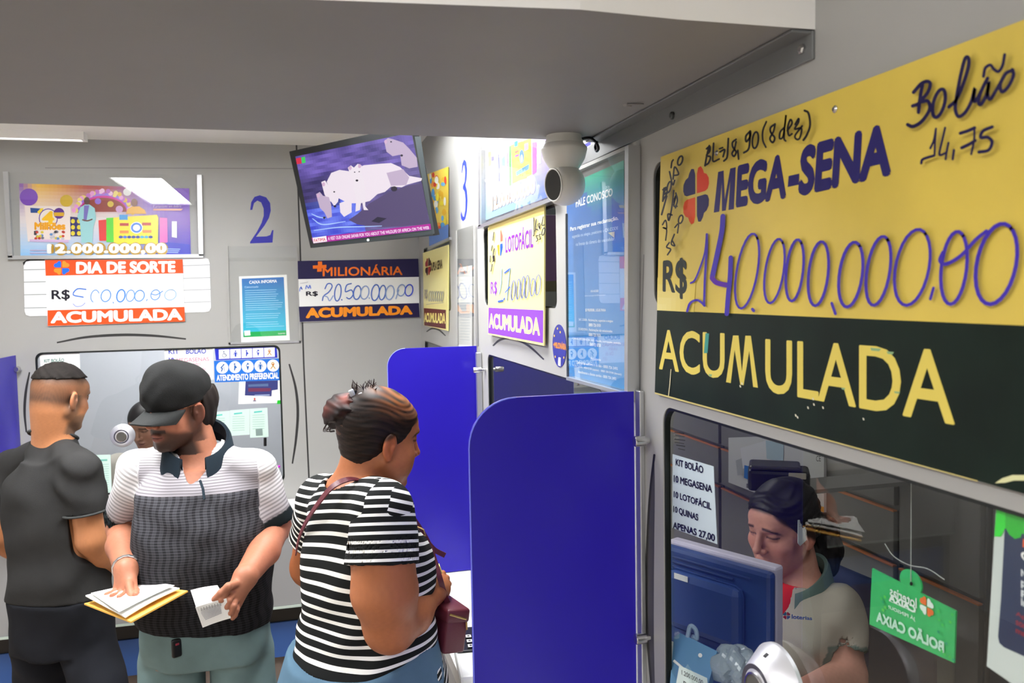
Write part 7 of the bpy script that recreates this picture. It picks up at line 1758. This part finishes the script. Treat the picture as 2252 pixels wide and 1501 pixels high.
    for s0, e0, r0, r1 in ((shR, slR, .0705, .0815), (shL, slL, .066, .070)):
        d0 = unit(e0 - s0); F = Field(np.minimum(s0, e0) - .11, np.maximum(s0, e0) + .11, .0042)
        F.cone(s0 + d0 * .004, e0, r0, r1, .01, flat=True); F.ripple(lambda X, Y, Z: folds(X, Y, Z, .0018, 1.0, 2.5))
        F.cone(e0 - d0 * .03, e0 + d0 * .09, r1 - .0075, r1 - .0055, .002, 's'); F.plane(d0, e0)
        L_ = np.linalg.norm(e0 - s0)
        solid('sleeve', F, ms_, e, vec=lambda V: np.stack([V[:, 0], ((V - s0) @ d0 - L_) / -.0187 + .30 + .12 * np.sin(9 * ((V - s0) @ sd)), V[:, 2] * 0], 1))
    F = Field(np.array([o[0] - .42, o[1] - .4, .03]), np.array([o[0] + .42, o[1] + .4, zr(1340)]), .008)
    F.tor(o, sd, fw, [(zr(1700), .20, .175, 0, -.03), (zr(1560), .202, .182, 0, -.03), (zr(1460), .190, .165, 0, -.015), (zr(1385), .168, .14, 0, -.008)], .004); leg_set(F, hipL, hipR, knL, knR, anL, anR, fw, .108, .075, .062, infl=.006)
    F.ell(np.append(o[:2] + sd[:2] * .07 - fw[:2] * .10, zr(1580)), (.10, .10, .11), None, .03); F.ell(np.append(o[:2] - sd[:2] * .07 - fw[:2] * .10, zr(1580)), (.10, .10, .11), None, .03)
    F.ripple(lambda X, Y, Z: folds(X, Y, Z, .003, .8, 7.0)); F.plane((0, 0, -1), (0, 0, .05)); F.plane(unit(np.array([0, 0, 1.0]) - fw * .2), J(680, 1385, 2.0))
    jn = solid('jeans', F, cloth('blue_jeans', rgb(86, 116, 138), .85, .3, 700, .15, 8), e)
    feet(e, anL, anR, fw, ('c', (150, 120, 100)))
    # yellow slip in her hand
    q = [(956, 1250), (967, 1244), (973, 1260), (961, 1266)]
    bm = bmesh.new(); P = [J(x, y, 1.985) for x, y in q]; A_ = [bm.verts.new(p) for p in P]; B_ = [bm.verts.new(p + (-T2) * .02) for p in P]
    bm.faces.new(A_); bm.faces.new(B_[::-1])
    for i in range(4): bm.faces.new((A_[i], A_[(i + 1) % 4], B_[(i + 1) % 4], B_[i]))
    tag(obj('betting_slip', bm, mat('yellow_paper', rgb(244, 240, 130), .7)), 'folded yellow slip in the right hand of the woman in stripes', 'slip')
    # cross-body bag: strap from the back over the shoulder to the bag at her front
    M_LEA = mat('burgundy_leather', rgb(96, 34, 46), .45, bump=.15, bscale=300)
    bp = J(985, 1345, 2.02); be = empty('crossbody_bag', bp, 'burgundy leather crossbody bag at the front of the woman in stripes', 'bag')
    back = [J(652, 1215, 1.995), J(660, 1180, 1.93), J(676, 1145, 1.875), J(700, 1108, 1.83), J(730, 1072, 1.815), J(760, 1056, 1.82), J(785, 1055, 1.845), J(812, 1066, 1.88)]
    front = [J(812, 1066, 1.88), J(845, 1092, 1.95), J(892, 1122, 1.96), J(922, 1160, 1.965), J(942, 1195, 1.965), J(956, 1235, 1.955), J(968, 1275, 1.94), J(978, 1310, 1.97), J(988, 1335, 1.99)]
    bm = bmesh.new(); C_ = catmull(back, 5); ribbon(bm, C_, lambda i: unit(C_[i] - np.array([o[0], o[1], zr(1150)])), .015); obj('strap', bm, M_LEA, be, smooth=True)
    bm = bmesh.new(); C2 = catmull(front, 5); ribbon(bm, C2, lambda i: T2 + R2 * .4, .013); obj('strap', bm, M_LEA, be, smooth=True)
    bm = bmesh.new(); C3 = catmull([J(922, 1162, 1.96), J(935, 1184, 1.965), J(954, 1207, 1.97), J(978, 1220, 1.98)], 5); ribbon(bm, C3, T2 + R2 * .3, .012, .004); obj('strap_tail', bm, M_LEA, be, smooth=True)
    bm = bmesh.new(); add_tube(bm, [J(918, 1158, 1.955), J(932, 1164, 1.955), J(936, 1178, 1.955), J(924, 1174, 1.955), J(918, 1158, 1.955)], .0018, 8); obj('buckle', bm, mat('brass', rgb(206, 176, 116), .3, .9), be)
    bx = unit(np.array([fw[0], fw[1], 0]) * .15 + R2 * 1.0 - T2 * .35); by_ = np.cross([0, 0, 1.0], bx); Mb = Matrix((Vector(bx), Vector(by_), Vector((0, 0, 1)))).transposed().to_4x4(); Mb.translation = Vector(J(980, 1366, 1.99)); Mb = Mb @ Matrix.Rotation(math.radians(9), 4, 'Y') @ Matrix.Scale(.9, 4)
    bm = bmesh.new(); add_box(bm, (-.035, -.07, -.062), (.030, .07, .050), .008, 3, Mb); obj('body', bm, M_LEA, be, smooth=True)
    bm = bmesh.new(); add_box(bm, (-.037, -.072, .018), (.033, .072, .056), .008, 3, Mb); obj('flap', bm, M_LEA, be, smooth=True)
    bm = bmesh.new(); add_tube(bm, [Mb @ Vector((-.03, -.074, .045)), Mb @ Vector((.02, -.074, .03))], .0024, 8); add_tube(bm, [Mb @ Vector((.022, -.074, .022)), Mb @ Vector((.026, -.074, .002))], .0024, 8); obj('zip', bm, mat('brass'), be)
woman()

# ---------------------------------------------------------------- cashier behind the near window
def cashier():
    DT = 2.04
    R_, U, T = vb(1790, 1350)
    fw = unit(T * .66 - R_ * .75); sd = unit(np.cross([0, 0, 1], fw))
    o = J(1772, 1380, DT + .02); zr = lambda py, D=DT: J(1780, py, D)[2]
    e = empty('person', (o[0], o[1], 0), 'seated cashier with a dark ponytail in a grey polo behind the near window', 'person')
    R2, U2, T2 = vb(1720, 1170)
    fwd = unit(-R2 * .62 - U2 * .20 + T2 * .76)
    H = Head((0, 0, 0), fwd, unit(U2 + R2 * .04), .95); H.c = J(1780, 1180, 2.01) - H.R @ (np.array([-.080, -.004, -.002]) * .95)
    nb = J(1762, 1282, 2.06)
    shL, shR = J(1846, 1336, 2.00), J(1695, 1318, 2.12)
    elL, elR = J(1862, 1488, 1.94), J(1650, 1450, 2.02)
    wrL, wrR = J(1750, 1530, 1.80), J(1640, 1520, 1.85)
    bk = [(zr(1700), .16, .13, 0, 0), (zr(1600), .15, .125, 0, 0), (zr(1500), .142, .12, 0, .01), (zr(1420), .135, .11, 0, .01), (zr(1350), .12, .085, 0, .0), (zr(1305), .09, .06, 0, -.01), (zr(1280), .06, .05, 0, -.01)]
    F = Field(np.array([o[0] - .5, o[1] - .5, .02]), np.array([o[0] + .4, o[1] + .45, 1.6]), .012, [(H.c, .145, .0028), (wrL, .08, .004), (wrR, .08, .004)])
    F.tor(o, sd, fw, bk, -.012)
    hz = zr(1690); hipL = np.append(o[:2] + sd[:2] * .08, hz); hipR = np.append(o[:2] - sd[:2] * .08, hz); knL = hipL + fw * .30 + sd * .02; knR = hipR + fw * .30 - sd * .02; anL = knL + fw * .04 + [0, 0, -.40]; anR = knR + fw * .04 + [0, 0, -.40]
    leg_set(F, hipL, hipR, knL, knR, anL, anR, fw, .085, .058, .042); 
    for an in (anL, anR): F.cone(an, an + fw * .12 + [0, 0, -.04], .036, .028, .02)
    F.cone(nb - [0, 0, .03], H.p(0, -.028, -.04), .056, .050, .03); F.cone(nb - [0, 0, .025], shL, .040, .038, .04); F.cone(nb - [0, 0, .025], shR, .040, .038, .04)
    F.chain([shL, elL], [.044, .044], .02); F.chain([elL, wrL], [.045, .028], .02); F.chain([shR, elR], [.054, .044], .02); F.chain([elR, wrR], [.043, .028], .02)
    for w0, e0, sg in ((wrL, elL, 1), (wrR, elR, -1)):
        dx = unit(w0 - e0); sx_ = unit(np.cross(dx, [0, 0, 1.0]))
        for i in range(4):
            q = w0 + dx * .075 + sx_ * (.027 - .018 * i); F.cone(w0, q, .022, .011, .012, m=.01); fingers(F, [bend(q, q + dx * (.065 - .006 * abs(i - 1.4)) + [0, 0, -.025], [0, 0, .012])])
        fingers(F, [[w0 + dx * .015 + sx_ * .025 * sg, w0 + dx * .05 + sx_ * .045 * sg, w0 + dx * .08 + sx_ * .045 * sg + [0, 0, -.01]]], .0105)
    H.build(F, female=True, jaw=.96)
    base = lin(200, 142, 124)
    solid('body', F, M_SKIN, e, lambda V: H.face_colour(V, base, lin(176, 88, 96), lin(36, 26, 24), hairline=lambda x, y, z: (.95 * ss(.0, .012, (z - .058) - .5 * (y - .05) + .9 * np.clip(np.abs(x) - .035, 0, 1)) * (y < .095), lin(22, 18, 18))))
    mh = mat('black_hair', rgb(20, 17, 18), .5, spec=.3)
    F = Field(H.c - .2, H.c + .2, .0035); F.ell(H.p(0, -.014, .044), (.0800, .097, .088), H.R); F.ell(H.p(0, .040, .076), (.056, .044, .030), H.R, .014); F.ell(H.p(0, -.055, -.020), (.056, .052, .055), H.R, .03)
    def wisps(X, Y, Z):
        q = [(X - H.c[0]) * H.R[0, i] + (Y - H.c[1]) * H.R[1, i] + (Z - H.c[2]) * H.R[2, i] for i in range(3)]
        return .0012 * np.sin(480 * (q[2] + .3 * np.abs(q[0])) + 5 * np.sin(40 * q[1])) + .001 * np.sin(160 * q[2] + 60 * q[0])
    F.ripple(wisps); F.plane(unit(H.R[:, 1] * .80 - H.R[:, 2] * .60), H.p(0, .028, .018)); F.ell(H.p(.086, .004, -.006), (.03, .022, .036), H.R, .004, 's'); F.ell(H.p(-.086, .004, -.006), (.03, .022, .036), H.R, .004, 's'); F.plane(-H.R[:, 2], H.p(0, 0, -.075))
    hr = empty('hair', H.p(0, -.02, .05)); hr.parent = e; hr.matrix_parent_inverse = e.matrix_world.inverted(); solid('hair_cap', F, mh, hr)
    pt = [J(1778, 1140, 2.10), J(1805, 1165, 2.13), J(1816, 1205, 2.14), J(1814, 1240, 2.13), J(1800, 1262, 2.12)]
    F = Field(np.array(pt).min(0) - .09, np.array(pt).max(0) + .09, .004); F.chain(pt, [.034, .040, .040, .032, .014], .02); F.chain([pt[1], J(1790, 1225, 2.12), J(1784, 1262, 2.10)], [.03, .026, .010], .02)
    F.ripple(lambda X, Y, Z: .002 * np.sin(240 * (X - Y) + 8 * np.sin(20 * Z)) + .001 * np.sin(420 * (X + Y))); solid('ponytail', F, mh, hr)
    # grey polo with green-grey collar over a red undershirt
    F = Field(np.array([o[0] - .4, o[1] - .4, zr(1700)]), np.array([o[0] + .35, o[1] + .36, zr(1240)]), .0052)
    sk = [(zr(1690), .155, .135, 0, 0), (zr(1600), .140, .125, 0, 0), (zr(1500), .130, .120, 0, .010), (zr(1420), .134, .128, 0, .020), (zr(1350), .132, .104, 0, .004), (zr(1310), .112, .080, 0, -.008), (zr(1288), .078, .062, 0, -.01)]
    F.tor(o, sd, fw, sk); F.cone(nb - [0, 0, .03], shL + [0, 0, -.004], .058, .052, .035); F.cone(nb - [0, 0, .03], shR + [0, 0, -.004], .060, .060, .035)
    slL, slR = shL + (elL - shL) * .64, shR + (elR - shR) * .64
    F.cone(shL, slL, .055, .060, .014, flat=True); F.cone(shR, slR, .056, .060, .014, flat=True)
    F.ripple(lambda X, Y, Z: folds(X, Y, Z, .0038, 1.1, 4.0))
    for a_, b_ in ((shL, elL), (shR, elR)): F.cone(a_ + (b_ - a_) * .50, a_ + (b_ - a_) * 1.2, .052, .054, .003, 's')
    F.cone(nb - [0, 0, .01], H.p(0, -.03, -.03), .064, .070, .004, 's'); F.cone(nb + fw * .03, nb + fw * .11 + [0, 0, -.08], .045, .02, .006, 's')
    GR, GC = lin(164, 158, 146), lin(92, 112, 106)
    def pc_(V):
        C = np.tile(GR, (len(V), 1))
        for s0, e0, L in ((shL, elL, .66), (shR, elR, .66)):
            ax_ = e0 - s0; t = ((V - s0) @ ax_) / (ax_ @ ax_); dr = np.linalg.norm(V - s0 - np.clip(t, 0, 1)[:, None] * ax_, axis=1); C[(t > L - .085) & (dr < .075)] = GC
        return C
    po_ = solid('polo_shirt', F, mat('polo_grey', attr='Col', rough=.85, spec=.2, bump=.3, bscale=800), e, pc_)
    collar('collar', nb + np.array([0, 0, .010]) + fw * .010, sd, fw, .064, .014, .046, cloth('green_grey_rib', rgb(96, 116, 110), .85), e, 44, .034, .040)
    F = Field(nb - .14, nb + .14, .004); F.cone(nb + fw * .018 + [0, 0, -.012], nb + fw * .085 + [0, 0, -.085], .054, .040, .01); F.cone(nb - [0, 0, .0], H.p(0, -.025, -.03), .056, .05, .006, 's'); F.plane((0, 0, 1.0), nb + fw * .04 + [0, 0, .012])
    solid('undershirt', F, cloth('red_cotton', rgb(214, 40, 34), .8), e)
    A = Art(plane3(J(1725, 1355, 1.895), J(1790, 1360, 1.925), J(1725, 1400, 1.89))); A.text('loterias', ((1741, 1350), (1786, 1355), (1786, 1363), (1741, 1360)), rgb(70, 110, 210), bold=.03)
    clover(A, 1730, 1353, 16, 16, [rgb(90, 150, 210), rgb(220, 80, 90), rgb(220, 60, 80), rgb(110, 140, 220)]); A.build('chest_mark', M_INK, po_)
    A = Art(plane3(J(1840, 1370, 1.972), J(1888, 1384, 1.99), J(1840, 1420, 1.965))); A.text('SINDELAS', ((1841, 1369), (1887, 1381), (1887, 1389), (1841, 1378)), rgb(80, 124, 200), bold=.02); A.build('sleeve_mark', M_INK, po_)
    F = Field(np.array([o[0] - .5, o[1] - .5, .04]), np.array([o[0] + .3, o[1] + .3, zr(1600)]), .01); leg_set(F, hipL, hipR, knL, knR, anL, anR, fw, .094, .068, .058, infl=.008); F.tor(o, sd, fw, [(zr(1720), .165, .14, 0, 0), (zr(1650), .162, .136, 0, 0)]); solid('trousers', F, mat('black_denim'), e)
    # pale sheet painted as a reflection in the window, at the ear
    pf = plane3(J(1757, 1143, 1.985), J(1784, 1140, 2.03), J(1757, 1198, 1.975))
    s_ = board('paper_or_reflected_slip', [(1755, 1143), (1776, 1140), (1775, 1186), (1760, 1200), (1755, 1194)], pf, .0008, mat('reflection_grey', rgb(216, 222, 224), .6)); tag(s_, 'pale sheet painted as a window reflection at the ear of the cashier', 'slip')
    A = Art(pf); A.poly([(1777, 1140), (1790, 1139), (1779, 1166)], rgb(120, 190, 150)); 
    for k in range(3): A.stroke([(1758, 1147 + k * 5), (1773, 1145 + k * 5)], 1, rgb(170, 180, 184), smooth=0)
    A.build('print', M_INK, s_)
cashier()

# ---------------------------------------------------------------- teller behind the back window
def teller():
    R_, U, T = vb(320, 930); D = 4.45
    o = J(330, 1010, D + .02); fw = unit(T * .9 - R_ * .2); sd = unit(np.cross([0, 0, 1], fw))
    e = empty('person', (o[0], o[1], 0), 'dark-haired teller seated behind the back window, mostly hidden by the man in the cap', 'person')
    H = Head(J(322, 935, D), unit(T * .75 - R_ * .45 - U * .4), (0, 0, 1.0), 1.0); nb = J(332, 1000, D + .05)
    F = Field(np.array([o[0] - .35, o[1] - .35, .02]), np.array([o[0] + .35, o[1] + .3, 1.7]), .014, [(H.c, .14, .0045)])
    z0 = nb[2]; F.tor(o, sd, fw, [(z0 - .62, .16, .12, 0, 0), (z0 - .4, .14, .11, 0, 0), (z0 - .2, .16, .11, 0, 0), (z0 - .05, .15, .08, 0, 0), (z0, .08, .06, 0, 0)]); F.cone(nb - [0, 0, .03], H.p(0, -.028, -.04), .058, .052, .03)
    shL, shR = nb + sd * .17 + [0, 0, -.05], nb - sd * .17 + [0, 0, -.05]
    for s_ in (shL, shR): F.cone(s_, s_ + fw * .03 + [0, 0, -.26], .055, .046, .03); F.cone(s_ + fw * .03 + [0, 0, -.26], s_ + fw * .24 + [0, 0, -.30], .045, .03, .02); F.cone(s_ + fw * .24 + [0, 0, -.30], s_ + fw * .33 + [0, 0, -.31], .03, .02, .015)
    for q in (1, -1):
        h_ = np.append(o[:2] + sd[:2] * .08 * q, z0 - .62); F.cone(h_, h_ + fw * .22, .085, .06, .03); F.cone(h_ + fw * .22, h_ + fw * .20 + [0, 0, -.42], .058, .045, .02)
    H.build(F)
    solid('body', F, M_SKIN, e, lambda V: H.face_colour(V, lin(150, 110, 90), lin(130, 80, 74), lin(24, 20, 18)))
    F = Field(H.c - .16, H.c + .16, .005); F.ell(H.p(0, -.012, .046), (.084, .102, .090), H.R); F.ell(H.p(0, -.04, -.03), (.072, .07, .08), H.R, .03); F.plane(unit(H.R[:, 1] * .75 - H.R[:, 2] * .66), H.p(0, .045, .02)); F.plane(-H.R[:, 2], H.p(0, 0, -.10)); solid('hair', F, mat('black_hair'), e)
    F = Field(np.array([o[0] - .35, o[1] - .35, z0 - .66]), np.array([o[0] + .35, o[1] + .3, z0 + .06]), .008); F.tor(o, sd, fw, [(z0 - .64, .17, .13, 0, 0), (z0 - .4, .152, .122, 0, 0), (z0 - .2, .17, .12, 0, 0), (z0 - .05, .155, .09, 0, 0), (z0 - .01, .09, .07, 0, 0)])
    for s_ in (shL, shR): F.cone(s_, s_ + fw * .02 + [0, 0, -.17], .066, .064, .03, flat=True); F.cone(nb - [0, 0, .03], s_, .055, .06, .03)
    F.cone(nb, H.p(0, -.03, -.03), .064, .066, .004, 's'); solid('polo_shirt', F, cloth('grey_polo', rgb(150, 146, 138)), e)
    bm = bmesh.new(); s0 = np.array([o[0], o[1], z0 - .745]); add_box(bm, s0 - [.21, .21, .03], s0 + [.21, .21, .02], .02, 3); ste = empty('stool', (o[0], o[1], 0), 'stool under the teller behind the back window', 'stool'); obj('seat', bm, M_CH, ste)
    bm = bmesh.new(); add_tube(bm, [s0 - [0, 0, .02], (o[0], o[1], .02)], .025, 10); add_lathe(bm, [(.2, 0), (.2, .02), (.03, .05)], Matrix.Translation((o[0], o[1], 0)), 24); obj('pedestal', bm, M_BLACK, ste)
teller()
